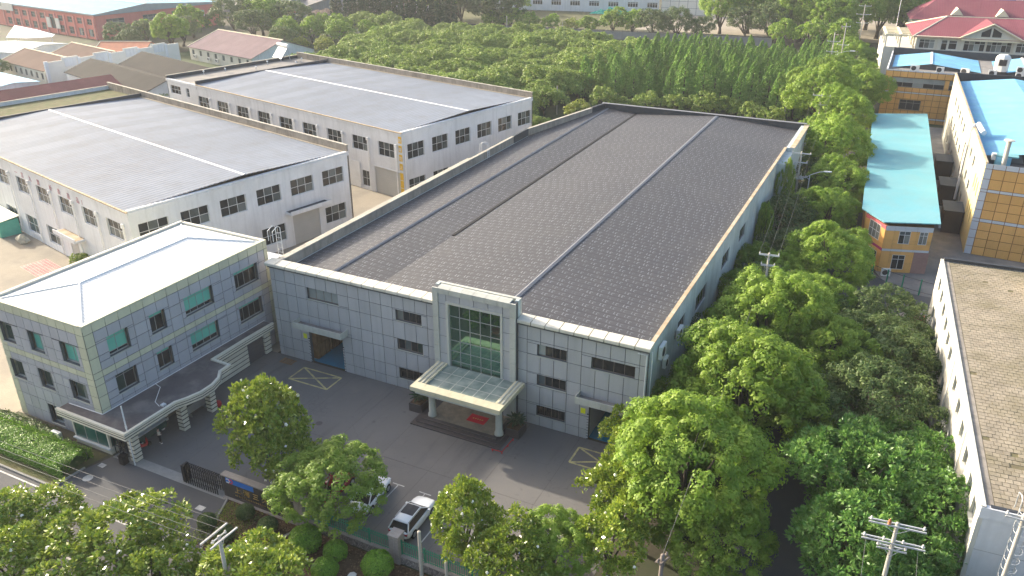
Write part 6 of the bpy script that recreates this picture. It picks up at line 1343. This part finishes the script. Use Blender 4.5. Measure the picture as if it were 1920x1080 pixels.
plant('dk2', 'bushy tree beside the tile roof behind the near workshop', -95.5, 66.5, .9); plant('dk1', 'bushy tree between the workshops', -98, 72.5, .9); plant('bush1', 'small shrub at the foot of the near workshop wall', -41.0, 6.2, .7)
plant('dk1', 'bush at the far left before the brown-roofed house', -186, 92, .8)
# shrubs
def ball(key, seed, size, mat):
    rng = np.random.default_rng(seed); C = np.zeros((1, 3)); n = 4200
    d = unit(rng.normal(size=(n, 3))); d[:, 2] = np.where(d[:, 2] < -.35, -d[:, 2], d[:, 2])
    P = d * (.93 + .09 * rng.random((n, 1))) * (1 + .05 * np.sin(d[:, :1] * 7 + seed) * np.cos(d[:, 1:2] * 6))
    P[:, 2] = P[:, 2] * .88 + .75
    nr = unit(d + rng.normal(size=(n, 3)) * .45); t = unit(np.cross(nr, rng.normal(size=(n, 3)))); b = np.cross(nr, t); s = size * (.7 + .6 * rng.random((n, 1)))
    crown = quads('foliage_' + key, P, t * s * .5, b * s * .32, mat, rng.random(n))
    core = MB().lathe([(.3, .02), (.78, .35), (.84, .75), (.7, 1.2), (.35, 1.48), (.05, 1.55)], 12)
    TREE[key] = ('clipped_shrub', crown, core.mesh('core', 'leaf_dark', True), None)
ball('ball1', 1, .13, 'leaf_shrub'); ball('ball2', 2, .16, 'leaf_dark')
def shrub(key, label, x, y, s, z=.12):
    nm, crown, core, _ = TREE[key]; t = thing(nm, label, 'shrub', (x, y, z), random.random() * 6, 'clipped shrubs in the planting bed'); t.scale = (s, s, s)
    obj('foliage', crown, t); obj('inner_core', core, t)  # the core is one solid body in the dark leaf material
for k_, x, y, s, l in (('ball1', 23.5, -24.5, 1.35, 'largest bright clipped ball shrub, left by the stone edge'), ('ball1', 26.3, -24.2, 1.0, 'bright clipped ball shrub, middle of the three before the fence'), ('ball1', 30.3, -24.1, 1.25, 'bright clipped ball shrub before the fence pillar'), ('ball1', 26.8, -26.2, 1.05, 'bright clipped ball shrub at the bottom edge'), ('ball2', 16.4, -23.7, .8, 'dark round shrub below the gilt characters'), ('ball2', 14.3, -26.0, .8, 'dark round shrub at the bed corner by the road'), ('ball2', 16.7, -26.5, .82, 'dark round shrub behind the white crossarm'), ('ball2', 19.3, -24.2, .85, 'dark round shrub in the middle of the bed'), ('ball2', 36.5, -24.4, 1.0, 'dark round shrub before the right part of the fence'), ('ball2', 22.0, -27.0, .8, 'dark round shrub at the street edge of the bed')): shrub(k_, l, x, y, s)
def hedge(name, label, poly_c, w, h, mat, n, size):
    rng = np.random.default_rng(len(label)); a, b = np.array(poly_c[0]), np.array(poly_c[1]); d = (b - a); L = np.linalg.norm(d); d /= L; nn = np.array([-d[1], d[0]])
    u = rng.random(n); ang = rng.random(n) * math.pi; bumpy = 1 + .025 * np.sin(u * L * 2.1 + 2 * ang) + .02 * np.sin(u * L * 5.3 + 5 * ang)
    off = np.cos(ang) * w / 2 * bumpy * (1 - .55 * np.clip((np.abs(u - .5) - .43) / .07, 0, 1) ** 2); z = (np.sin(ang) ** .5) * h * bumpy * (.9 + .16 * rng.random(n)); z *= np.clip(.15 + rng.random(n) ** .0, 0, 1)
    low = rng.random(n) < .3; z[low] *= rng.random(low.sum()); off[low] = np.sign(off[low]) * w / 2 * bumpy[low] * (.92 + .1 * rng.random(low.sum()))
    P = np.stack([a[0] + d[0] * u * L + nn[0] * off, a[1] + d[1] * u * L + nn[1] * off, z + .03], 1)
    nr = unit(np.stack([nn[0] * np.cos(ang), nn[1] * np.cos(ang), np.sin(ang)], 1) + rng.normal(size=(n, 3)) * .45); t = unit(np.cross(nr, rng.normal(size=(n, 3)))); b_ = np.cross(nr, t); s = size * (.7 + .6 * rng.random((n, 1)))
    th = thing(name, label, 'hedge'); obj('foliage', quads('hedge_leaves', P, t * s * .5, b_ * s * .3, mat, rng.random(n)), th)
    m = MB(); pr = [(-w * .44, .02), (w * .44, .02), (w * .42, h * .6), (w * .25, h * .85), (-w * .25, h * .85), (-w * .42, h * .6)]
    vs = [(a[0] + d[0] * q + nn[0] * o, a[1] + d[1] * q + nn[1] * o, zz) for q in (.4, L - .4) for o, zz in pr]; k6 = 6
    m.add(vs, [tuple(range(6)), tuple(range(11, 5, -1))] + [(i, 6 + i, 6 + (i + 1) % 6, (i + 1) % 6) for i in range(6)]); part('inner_core', m, 'leaf_dark', th)  # solid filler in the dark leaf material, inside the leaf shell
hedge('clipped_hedge', 'broad bright clipped hedge before the office', ((-17, -25.3), (-2.6, -25.3)), 3.4, 1.35, 'leaf_hedge', 36000, .14)
hedge('shrub_border', 'darker low shrub border along the office wall', ((-17, -23.0), (-8.8, -23.0)), 1.1, .8, 'leaf_dark', 5000, .2)
# leaf litter and grass tufts in the bed
rng = np.random.default_rng(77); n = 5200
P = np.stack([rng.uniform(14.6, 46, n), rng.uniform(-28.0, -22.6, n), rng.uniform(.12, .26, n)], 1); nr = unit(rng.normal(size=(n, 3)) * .5 + np.array([0, 0, 1])); t = unit(np.cross(nr, rng.normal(size=(n, 3)))); b = np.cross(nr, t); s = .17 * (.6 + .8 * rng.random((n, 1)))
MT['litter'] = leafmat('litter', (0.10, 0.05, 0.025), (0.34, 0.22, 0.12), .8, .1)
tag(obj('leaf_litter', quads('leaf_litter', P, t * s * .5, b * s * .3, 'litter', rng.random(n))), 'brown fallen leaves over the planting bed', 'leaf litter', None, 'stuff')
n = 3800; P = np.stack([rng.uniform(13.6, 17.5, n), rng.uniform(-27.8, -22.7, n), rng.uniform(.12, .24, n)], 1); nr = unit(rng.normal(size=(n, 3)) * .9 + np.array([0, 0, .2])); t = unit(np.stack([rng.normal(size=n) * .4, rng.normal(size=n) * .4, np.ones(n)], 1)); b = unit(np.cross(nr, t))
tag(obj('bed_grass', quads('bed_grass', P, t * .09, b * .018, 'leaf_wood', rng.random(n))), 'thin grass at the road end of the planting bed', 'grass', None, 'stuff')
# ------------------------------------------------------------------ fence, cars, person, poles, wires
fn = thing('boundary_fence', 'green picket fence on a low stone wall before the parked cars', 'fence')
block('wall_core', 'mortar', fn, 21.5, 46.4, -22.28, -21.92, 0, .78)
m = MB(); rg = random.Random(8)
for c in range(6):
    x = 21.5 + (.2 if c % 2 else 0)
    while x < 46.2:
        w = rg.uniform(.38, .56); m.box(x, min(x + w - .05, 46.4), -22.30 - rg.uniform(0, .02), -21.90 + rg.uniform(0, .02), .02 + c * .127, .127 + c * .127); x += w
part('stone_courses', m, 'wall_slate', fn)['kind'] = 'stuff'
block('wall_cap', 'pillar_stone', fn, 21.45, 46.45, -22.36, -21.84, .785, .86)
pil = [21.3, 30.8, 40.3]
for x in pil:
    o = block('pillar', 'mortar', fn, x - .40, x + .40, -22.5, -21.7, 0, 2.75)
    mm_ = MB()
    for c in range(16):
        for s in range(2): mm_.box(-.44 if (c + s) % 2 else .02, -.02 if (c + s) % 2 else .44, -.43, .43, .03 + c * .168, .17 + c * .168)
    part('pillar_stones', mm_, 'pillar_stone', fn, (x, -22.1, 0))['kind'] = 'stuff'
    block('pillar_cap', 'pillar_stone', fn, x - .5, x + .5, -22.6, -21.6, 2.76, 2.9)
for x0, x1 in ((21.75, 30.35), (31.25, 39.85), (40.75, 46.4)):
    n = int((x1 - x0) / 2.15)
    for i in range(n + 1): x = x0 + (x1 - x0) * i / n; block('post', 'fence_green', fn, x - .05, x + .05, -22.15, -22.05, .86, 2.35)
    for z in (1.0, 1.85, 2.1): part('rail', MB().box(x0, x1, -22.125, -22.075, z, z + .05), 'fence_green', fn)
    m = MB(); k_ = int((x1 - x0) / .2)
    for i in range(k_): x = x0 + (x1 - x0) * (i + .5) / k_; m.box(x - .024, x + .024, -22.120, -22.080, .9, 2.3)
    part('pickets', m, 'fence_green', fn)['kind'] = 'stuff'
t = thing('plank_edge', 'old timber plank across the planting bed', 'plank', (21.2, -23.6, .16), rad(62)); block('plank', 'pillar_stone', t, -1.5, 1.5, -.12, .12, 0, .14)
for x, y, s, l in ((20.6, -25.4, .35, 'flat pale stone left of the big ball shrub'), (28.6, -25.2, .4, 'flat pale stone between the ball shrubs'), (17.7, -27.1, .3, 'small pale stone at the street edge of the bed')):
    m = MB().lathe([(s * .6, 0), (s, .06), (s * .8, .16), (s * .2, .2)], 7, (0, 0)); tag(part('garden_stone', m, 'board_white', None, (x, y, .12)), l, 'stone')
t = thing('red_bucket', 'small red tub at the bottom edge of the bed', 'tub', (31.6, -25.6, .15)); part('body', MB().lathe([(.2, 0), (.28, .4), (.26, .42)], 12), 'red_paint', t, smooth=True); part('rim', MB().lathe([(.29, .4), (.31, .43), (.29, .46)], 12), 'red_paint', t)
# concrete fence-side posts
for x, y, h, l in ((33.9, -23.4, 5.2, 'slender concrete post before the fence, taller'), (36.3, -23.6, 3.4, 'slender concrete post before the fence, shorter')):
    t = thing('concrete_post', l, 'post', (x, y, 0)); part('shaft', MB().tube([(0, 0, 0), (0, 0, h)], [.17, .13], 10), 'pole_concrete', t); part('cap', MB().lathe([(.14, h), (.15, h + .05), (.05, h + .12)], 10), 'pole_concrete', t)

def loft(sections, close=True):
    m = MB(); n = len(sections[0])
    for s in sections: m.v += s
    for i in range(len(sections) - 1):
        a, b = i * n, (i + 1) * n; m.f += [(a + k, a + (k + 1) % n, b + (k + 1) % n, b + k) for k in range(n)]
    if close: m.f += [tuple(range(n - 1, -1, -1)), tuple((len(sections) - 1) * n + k for k in range(n))]
    return m
def ring(x, hw, zb, zt, cr=.05):
    h = [(0, zb), (hw * .80, zb), (hw * .96, zb + .10), (hw, zb + .28), (hw, zt - .16), (hw * .95, zt - .05), (hw * .80, zt), (0, zt + cr)]
    return [(x, y, z) for y, z in h] + [(x, -y, z) for y, z in h[-2:0:-1]]
def car(name, label, x, y, rz, paint, kind):
    t = thing(name, label, 'car', (x, y, 0), rz)
    suv = kind == 'suv'
    if suv: st_ = [(-2.34, .62, .50, .86), (-2.28, .80, .42, 1.00), (-2.05, .90, .32, 1.05), (-1.2, .95, .26, 1.04), (0, .955, .24, 1.02), (1.0, .95, .26, 1.02), (1.65, .93, .28, .98), (2.1, .86, .32, .88), (2.3, .74, .40, .78), (2.36, .55, .46, .70)]
    else: st_ = [(-2.38, .60, .48, .80), (-2.3, .80, .36, .98), (-2.0, .88, .28, 1.00), (-1.2, .91, .22, .95), (0, .915, .20, .92), (1.0, .91, .22, .93), (1.7, .88, .25, .87), (2.15, .80, .30, .76), (2.34, .66, .36, .66), (2.4, .48, .42, .60)]
    part('body', loft([ring(*s) for s in st_]), paint, t, smooth=True)
    if suv: rb0, rt0, ft0, fb0, zb, zr, wb_, wt_ = -2.18, -1.72, .20, 1.12, 1.0, 1.62, .88, .66
    else: rb0, rt0, ft0, fb0, zb, zr, wb_, wt_ = -1.75, -.85, .25, 1.05, .92, 1.42, .84, .62
    cab = MB().add([(rb0, -wb_, zb), (fb0, -wb_ * .98, zb), (fb0, wb_ * .98, zb), (rb0, wb_, zb), (rt0, -wt_, zr), (ft0, -wt_, zr), (ft0, wt_, zr), (rt0, wt_, zr)],
                   [(3, 2, 1, 0), (4, 5, 6, 7), (0, 1, 5, 4), (1, 2, 6, 5), (2, 3, 7, 6), (3, 0, 4, 7)])
    part('glasshouse', cab, 'black_gloss', t)
    xs_ = [rt0 - .12, rt0 + .1, (rt0 + ft0) / 2, ft0 - .05, ft0 + .10]
    part('roof', loft([[(q, -wt_ - .03, zr - .03), (q, -wt_ * .9, zr + .03), (q, 0, zr + .06), (q, wt_ * .9, zr + .03), (q, wt_ + .03, zr - .03)] for q in xs_]), paint, t, smooth=True)
    if suv:
        part('panorama_roof', loft([[(q, -wt_ * .84, zr + .050), (q, 0, zr + .075), (q, wt_ * .84, zr + .050), (q, 0, zr + .03)] for q in (-.95, -.3, .22)]), 'fan_dark', t)
        for s in (-1, 1): part('roof_rail', MB().tube([(rt0 + .2, s * wt_ * 1.0, zr + .06), (ft0 - .1, s * wt_ * 1.0, zr + .06)], .025, 5), 'galv', t)
    for s in (-1, 1):
        part('pillar', MB().tube([(rb0 - .02, s * wb_, zb), (rt0, s * wt_, zr)], .055 if suv else .05, 5), paint, t)
        part('pillar', MB().tube([(fb0 + .02, s * wb_ * .98, zb), (ft0, s * wt_, zr)], .04, 5), paint, t)
        part('window_line', MB().tube([(rb0 + .1, s * (wb_ + .01), zb + .02), (fb0 - .05, s * (wb_ * .98 + .01), zb + .01)], .03, 5), paint, t)
        part('mirror', MB().box(.70, .86, s * 1.0 - .09, s * 1.0 + .09, zb + .02, zb + .15), paint, t)
        part('tail_light', MB().box(st_[0][0] + .01, st_[0][0] + .16, s * .66 - .16, s * .66 + .16, zb - .22, zb - .06), 'tail_red', t)
        part('headlight', MB().box(2.08, 2.26, s * .62 - .14, s * .62 + .14, .66, .78), 'lamp_clear', t)
        for wx in (-1.42, 1.42):
            w = part('wheel', MB().lathe([(.24, -.11), (.33, -.11), (.345, -.06), (.345, .06), (.33, .11), (.24, .11)], 20), 'tyre', t, (wx, s * (st_[3][1] - .08), .345)); w.rotation_euler = (math.pi / 2, 0, 0)
            r = obj('rim', MB().lathe([(.06, -.118), (.23, -.112), (.245, -.10), (.245, .10), (.23, .112), (.06, .118)], 12).mesh('rim', 'rim'), w)
            part('arch', MB().lathe([(.40, -.005), (.40, .005)], 18), 'tyre', t, (wx, s * (st_[3][1] + .003), .36)).rotation_euler = (math.pi / 2, 0, 0)
    part('bumper', MB().box(st_[0][0] - .02, st_[0][0] + .2, -.7, .7, .36, .46), 'steel_dark', t); part('number_plate', MB().box(st_[0][0] - .012, st_[0][0] + .02, -.22, .22, .62, .74), 'plate', t)
    return t
car('parked_suv', 'white car with black glass roof parked beside the fence pillar', 29.55, -17.8, rad(92), 'car_white', 'suv').scale = (1.07, 1.07, 1.05)
car('parked_sedan', 'white sedan parked under the round-headed tree', 24.55, -16.9, rad(96), 'car_white', 'sedan').scale = (1.06, 1.05, 1.03)
car('parked_sedan', 'dark red car hidden behind the forked trunk', 21.0, -17.4, rad(91), 'car_red', 'sedan')
car('parked_car', 'pale beige car behind the round bush at the bottom centre', 40.6, -15.6, rad(60), 'car_cream', 'suv')
t = thing('scooter', 'red and black motor scooter beside the gate post', 'scooter', (.3, -20.4, 0), rad(70))
for x in (-.6, .62): part('wheel', MB().lathe([(.12, -.05), (.24, -.05), (.25, 0), (.24, .05), (.12, .05)], 14), 'tyre', t, (x, 0, .25)).rotation_euler = (math.pi / 2, 0, 0)
part('body', loft([[(q, -w, z0), (q, w, z0), (q, w * .8, z1), (q, -w * .8, z1)] for q, w, z0, z1 in ((-.75, .12, .45, .7), (-.3, .17, .3, .78), (.05, .16, .22, .40), (.35, .14, .22, .40), (.45, .17, .3, .95), (.55, .10, .4, 1.0))]), 'red_paint', t)
part('seat', MB().box(-.7, -.1, -.13, .13, .78, .88), 'black_gloss', t); part('handlebar', MB().tube([(.45, -.32, 1.05), (.5, 0, 1.0), (.45, .32, 1.05)], .025, 6), 'steel_dark', t); part('number_plate', MB().box(-.8, -.77, -.1, .1, .5, .64), 'logo_blue', t)

# ---- the person in the yard: one skinned body, clothes over it
def skin_obj(name, V, E, Rr, mat, parent, root=0, sub=2):
    me = bpy.data.meshes.new(name); me.from_pydata(V, E, []); me.materials.append(MT[mat]); o = obj(name, me, parent)
    md = o.modifiers.new('skin', 'SKIN'); md.use_smooth_shade = True
    lay = me.skin_vertices[0] if me.skin_vertices else None
    if lay is None:
        bm_ = bmesh.new(); bm_.from_mesh(me); bm_.verts.layers.skin.verify(); bm_.to_mesh(me); bm_.free(); lay = me.skin_vertices[0]
    for i, r in enumerate(Rr): lay.data[i].radius = (r, r) if not isinstance(r, tuple) else r; lay.data[i].use_root = (i == root)
    o.modifiers.new('sub', 'SUBSURF').levels = sub; o.modifiers['sub'].render_levels = sub
    return o
pr = thing('person', 'person in pale top, black trousers and white shoes standing by the canopy', 'person', (1.2, -19.05, 0), rad(150))
V = [(0, 0, .95), (0, .0, 1.12), (0, -.01, 1.30), (0, 0, 1.42), (0, 0, 1.50), (0, -.02, 1.60), (0, -.01, 1.70),
     (.10, 0, .90), (.12, -.02, .50), (.13, .02, .10), (.13, -.10, .05), (-.10, 0, .90), (-.13, -.04, .50), (-.15, -.02, .10), (-.15, -.14, .05),
     (.18, 0, 1.40), (.23, .02, 1.14), (.16, -.20, 1.06), (.08, -.26, 1.08), (-.18, 0, 1.40), (-.23, .02, 1.14), (-.16, -.20, 1.05), (-.08, -.26, 1.07)]
E_ = [(0, 1), (1, 2), (2, 3), (3, 4), (4, 5), (5, 6), (0, 7), (7, 8), (8, 9), (9, 10), (0, 11), (11, 12), (12, 13), (13, 14), (3, 15), (15, 16), (16, 17), (17, 18), (3, 19), (19, 20), (20, 21), (21, 22)]
R0 = [.13, .12, .14, .11, .055, .095, .085, .085, .062, .042, .035, .085, .062, .042, .035, .06, .045, .036, .03, .06, .045, .036, .03]
skin_obj('body', V, E_, R0, 'skin', pr)
up = [0, 1, 2, 3, 15, 16, 17, 19, 20, 21]; mp = {v: i for i, v in enumerate(up)}
skin_obj('shirt', [V[i] for i in up], [(mp[a], mp[b]) for a, b in E_ if a in mp and b in mp], [R0[i] + .022 for i in up], 'shirt', pr, 1)
lo = [0, 7, 8, 9, 11, 12, 13]; mp = {v: i for i, v in enumerate(lo)}
skin_obj('trousers', [V[i] for i in lo], [(mp[a], mp[b]) for a, b in E_ if a in mp and b in mp], [R0[i] + .018 for i in lo], 'trousers', pr)
for q in ((9, 10), (13, 14)): skin_obj('shoe', [(V[q[0]][0], V[q[0]][1] + .05, .05), (V[q[1]][0], V[q[1]][1] - .04, .045)], [(0, 1)], [.055, .05], 'shoe_white', pr)
skin_obj('hair', [(0, .02, 1.66), (0, -.01, 1.74)], [(0, 1)], [.095, .085], 'hair', pr)
part('phone', MB().box(-.05, .05, -.30, -.285, 1.08, 1.22), 'black_gloss', pr)

# ---- utility poles
def pole(label, x, y, h, rz, arms, drop=True):
    t = thing('utility_pole', label, 'utility pole', (x, y, 0), rz, 'concrete utility poles')
    part('shaft', MB().tube([(0, 0, 0), (0, 0, h)], [.20, .12], 12), 'pole_concrete', t, smooth=True)
    for z, w, n in arms:
        a = part('crossarm', MB().box(-w, w, -.20, -.12, z - .05, z + .05).box(-w, w, .12, .20, z - .05, z + .05), 'galv', t)
        for i in range(n):
            u = -w * .92 + 2 * w * .92 * i / max(1, n - 1)
            obj('insulator', MB().lathe([(.03, 0), (.08, .04), (.05, .09), (.09, .13), (.05, .18), (.07, .24), (.02, .30)], 10).mesh('insulator', 'porcelain'), a, (u, 0, z + .05))
        part('brace', MB().tube([(-w * .5, -.16, z), (0, -.14, z - .6)], .02, 5).tube([(w * .5, -.16, z), (0, -.14, z - .6)], .02, 5), 'galv', t)
    return t
def wire(name, label, a, b, sag, r=.013, n=12):
    pts = []
    for i in range(n + 1):
        q = i / n; pts.append((a[0] + (b[0] - a[0]) * q, a[1] + (b[1] - a[1]) * q, a[2] + (b[2] - a[2]) * q - sag * 4 * q * (1 - q)))
    tag(part(name, MB().tube(pts, r, 5), 'wire'), label, 'wire', 'overhead wires')
pa = pole('concrete utility pole with two crossarms beside the factory side wall', 49.5, 28.8, 11.0, rad(8), ((10.8, 1.15, 3), (9.5, .8, 3)))
pb = pole('concrete utility pole with switchgear at the stepped factory corner', 46.6, 73.7, 11.4, rad(5), ((11.1, 1.5, 3), (9.6, 1.1, 3), (7.2, 1.3, 4)))
part('switchgear', MB().box(-1.3, .9, -.5, -.2, 6.9, 7.1), 'galv', pb)
for i in range(6): part('fuse_tube', MB().tube([(-1.2 + i * .35, -.4, 7.1), (-1.3 + i * .35, -.7, 8.0)], .05, 6), 'porcelain', pb)
pc_ = pole('slim utility pole above the far camphor trees', 44.1, 118.4, 12.0, rad(5), ((11.7, 1.8, 3), (9.8, 1.2, 3)))
pd = pole('utility pole pair beyond the grove, left pole', 38.4, 188.0, 15.5, rad(5), ((13.0, 1.8, 3), (10.2, 1.6, 3))); pe = pole('utility pole pair beyond the grove, right pole', 40.6, 193.0, 17.5, rad(5), ((16.5, 1.2, 3), (11.5, 1.6, 3)))
pf = pole('tall utility pole far up the road at the top edge', 41.0, 250.0, 17.0, rad(5), ((16.5, 2.0, 3), (13.8, 2.4, 3), (11.0, 2.0, 3)))
pg = pole('concrete utility pole with two crossarms in front of the soapberry trees', 65.3, -15.5, 12.0, rad(6), ((11.8, 1.7, 2), (10.4, 1.9, 4), (9.9, .9, 2)))
part('rust_insulator', MB().lathe([(.03, 11.85), (.12, 11.92), (.06, 12.0), (.12, 12.1), (.04, 12.3)], 10, (-.5, -.15)), 'rust_cap', pg)
ph = pole('pale concrete pole in the lower right corner', 72.35, -12.4, 13.0, 0, ((12.6, 1.0, 2),))
pi_ = pole('dark pole top with insulators at the bottom edge under the camphors', 52.4, -24.0, 11.2, rad(70), ((10.8, .5, 3),))
for q in pi_.children_recursive: q.data = q.data.copy(); q.data.materials[0] = MT['frame_brown']
pj_ = pole('pole with two white crossarms over the street at lower left', 24.3, -33.2, 9.0, rad(88), ((8.75, .6, 2),))
part('white_arm', MB().box(-1.2, 1.2, -.52, -.42, 8.95, 9.06).box(-1.2, 1.2, .42, .52, 8.95, 9.06), 'white_paint', pj_)
for i, u in enumerate((-1.05, 0, 1.05)):
    n_ = ('left', 'middle', 'right')[i]
    wire('overhead_wire', '%s wire from the crossarm pole towards the factory corner pole' % n_, (49.5 + u, 28.8 + u * .14, 11.15), (46.6 + u * 1.3, 73.7 + u * .1, 11.45), .9)
    wire('overhead_wire', '%s wire from the corner pole to the slim far pole' % n_, (46.6 + u * 1.3, 73.7, 11.45), (44.1 + u * 1.6, 118.4, 12.05), 1.0)
    wire('overhead_wire', '%s wire from the slim far pole to the pole pair' % n_, (44.1 + u * 1.6, 118.4, 12.05), (38.4 + u * 1.6, 188, 13.4), 1.4)
    wire('overhead_wire', '%s wire over the big camphors from the crossarm pole to the bottom edge' % n_, (49.5 + u, 28.8, 11.15), (52.4 + u * .3, -24.0, 11.2), 1.2) if i == 1 else None
for i, u in enumerate((-1.0, -.35, .35, 1.0)):
    wire('overhead_wire', 'street wire at lower left, %s from the office side' % ('fourth', 'third', 'second', 'first')[i], (24.3, -33.2 + u, 9.3), (-46, -33.6 + u, 9.6), 1.0, .014)
for i, u in enumerate((-1.6, -.2, 1.5)):
    wire('overhead_wire', 'drop wire from the near pole, %s of three' % ('left', 'middle', 'right')[i], (65.3 + u, -15.6, 10.3), (65.6 + u, -30.0, 9.0), .6)
def lamp(label, x, y, h, rz, reach):
    t = thing('street_lamp', label, 'street lamp', (x, y, 0), rz, 'street lamps'); part('mast', MB().tube([(0, 0, 0), (0, 0, h)], [.10, .06], 8), 'frame_white', t)
    part('arm', MB().tube([(0, 0, h - .6), (-.5, 0, h - .2), (.2, 0, h + .25), (reach * .6, 0, h + .75), (reach, 0, h + .85)], .05, 6), 'frame_white', t)
    part('lamp_head', loft([[(q, -w, h + .80), (q, w, h + .80), (q, w * .8, h + .95), (q, -w * .8, h + .95)] for q, w in ((reach - .3, .08), (reach, .18), (reach + .6, .2), (reach + .95, .08))]), 'frame_white', t)
lamp('white street lamp with curved arm under the camphor row', 48.6, 71.5, 8.2, 0.25, 2.3); lamp('white street lamp high up the road before the cream building', 41.0, 176.0, 11.5, .3, 3.4)
for x, y, h, l in ((-18.2, 124.5, 7.0, 'thin grey pole before the dark grove behind the workshop'), (34.0, 143.0, 6.0, 'short pale post at the right end of the bushes'), (-89, 239, 7.5, 'thin pole at the left end of the retaining wall'), (-66, 241.5, 6.5, 'thin pole before the middle of the retaining wall')):
    t = thing('thin_pole', l, 'pole', (x, y, 0)); part('shaft', MB().tube([(0, 0, 0), (0, 0, h)], [.16, .13], 8), 'pole_concrete', t); part('cap', MB().lathe([(.15, h), (.16, h + .08), (.04, h + .15)], 8), 'pole_concrete', t)
# far parked cars and a brick stack by the bend
for x, y, r_, l in ((-45, 352, 80, 'white car parked at the top edge, nearer'), (-41, 362, 85, 'white car parked at the top edge, farther')): car('parked_car', l, x, y, rad(r_), 'car_white', 'sedan')
t = thing('brick_stack', 'stack of red bricks at the white wall corner by the bend', 'brick stack', (66.3, 41.5, 0), rad(4))
for j in range(4):
    for i in range(4): block('brick', 'brick_far' if (i + j) % 2 else 'orange_tile', t, i * .34, i * .34 + .32, -.5, .5, j * .22, j * .22 + .21)
t = thing('orange_post', 'orange warning post beside the far orange block', 'post', (51.0, 163, 0)); part('shaft', MB().tube([(0, 0, 0), (0, 0, 4.5)], .25, 8), 'orange_panel', t); part('base', MB().lathe([(.5, 0), (.5, .3), (.3, .35)], 10), 'pole_concrete', t)
# ------------------------------------------------------------------ light summer haze
hz = NT('haze_air'); hz.t.nodes.remove(hz.out); ho = hz.n('ShaderNodeOutputMaterial'); vol = hz.n('ShaderNodeVolumePrincipled')
vol.inputs['Color'].default_value = (0.86, 0.90, 0.95, 1); vol.inputs['Density'].default_value = 0.00019; vol.inputs['Anisotropy'].default_value = 0.25
hz.l(vol.outputs[0], ho.inputs['Volume'])
tag(obj('haze', MB().box(-880, 880, -290, 1180, -1.1, 60).mesh('haze', hz.m)), 'faint pale summer haze over the whole district', 'haze', None, 'stuff')
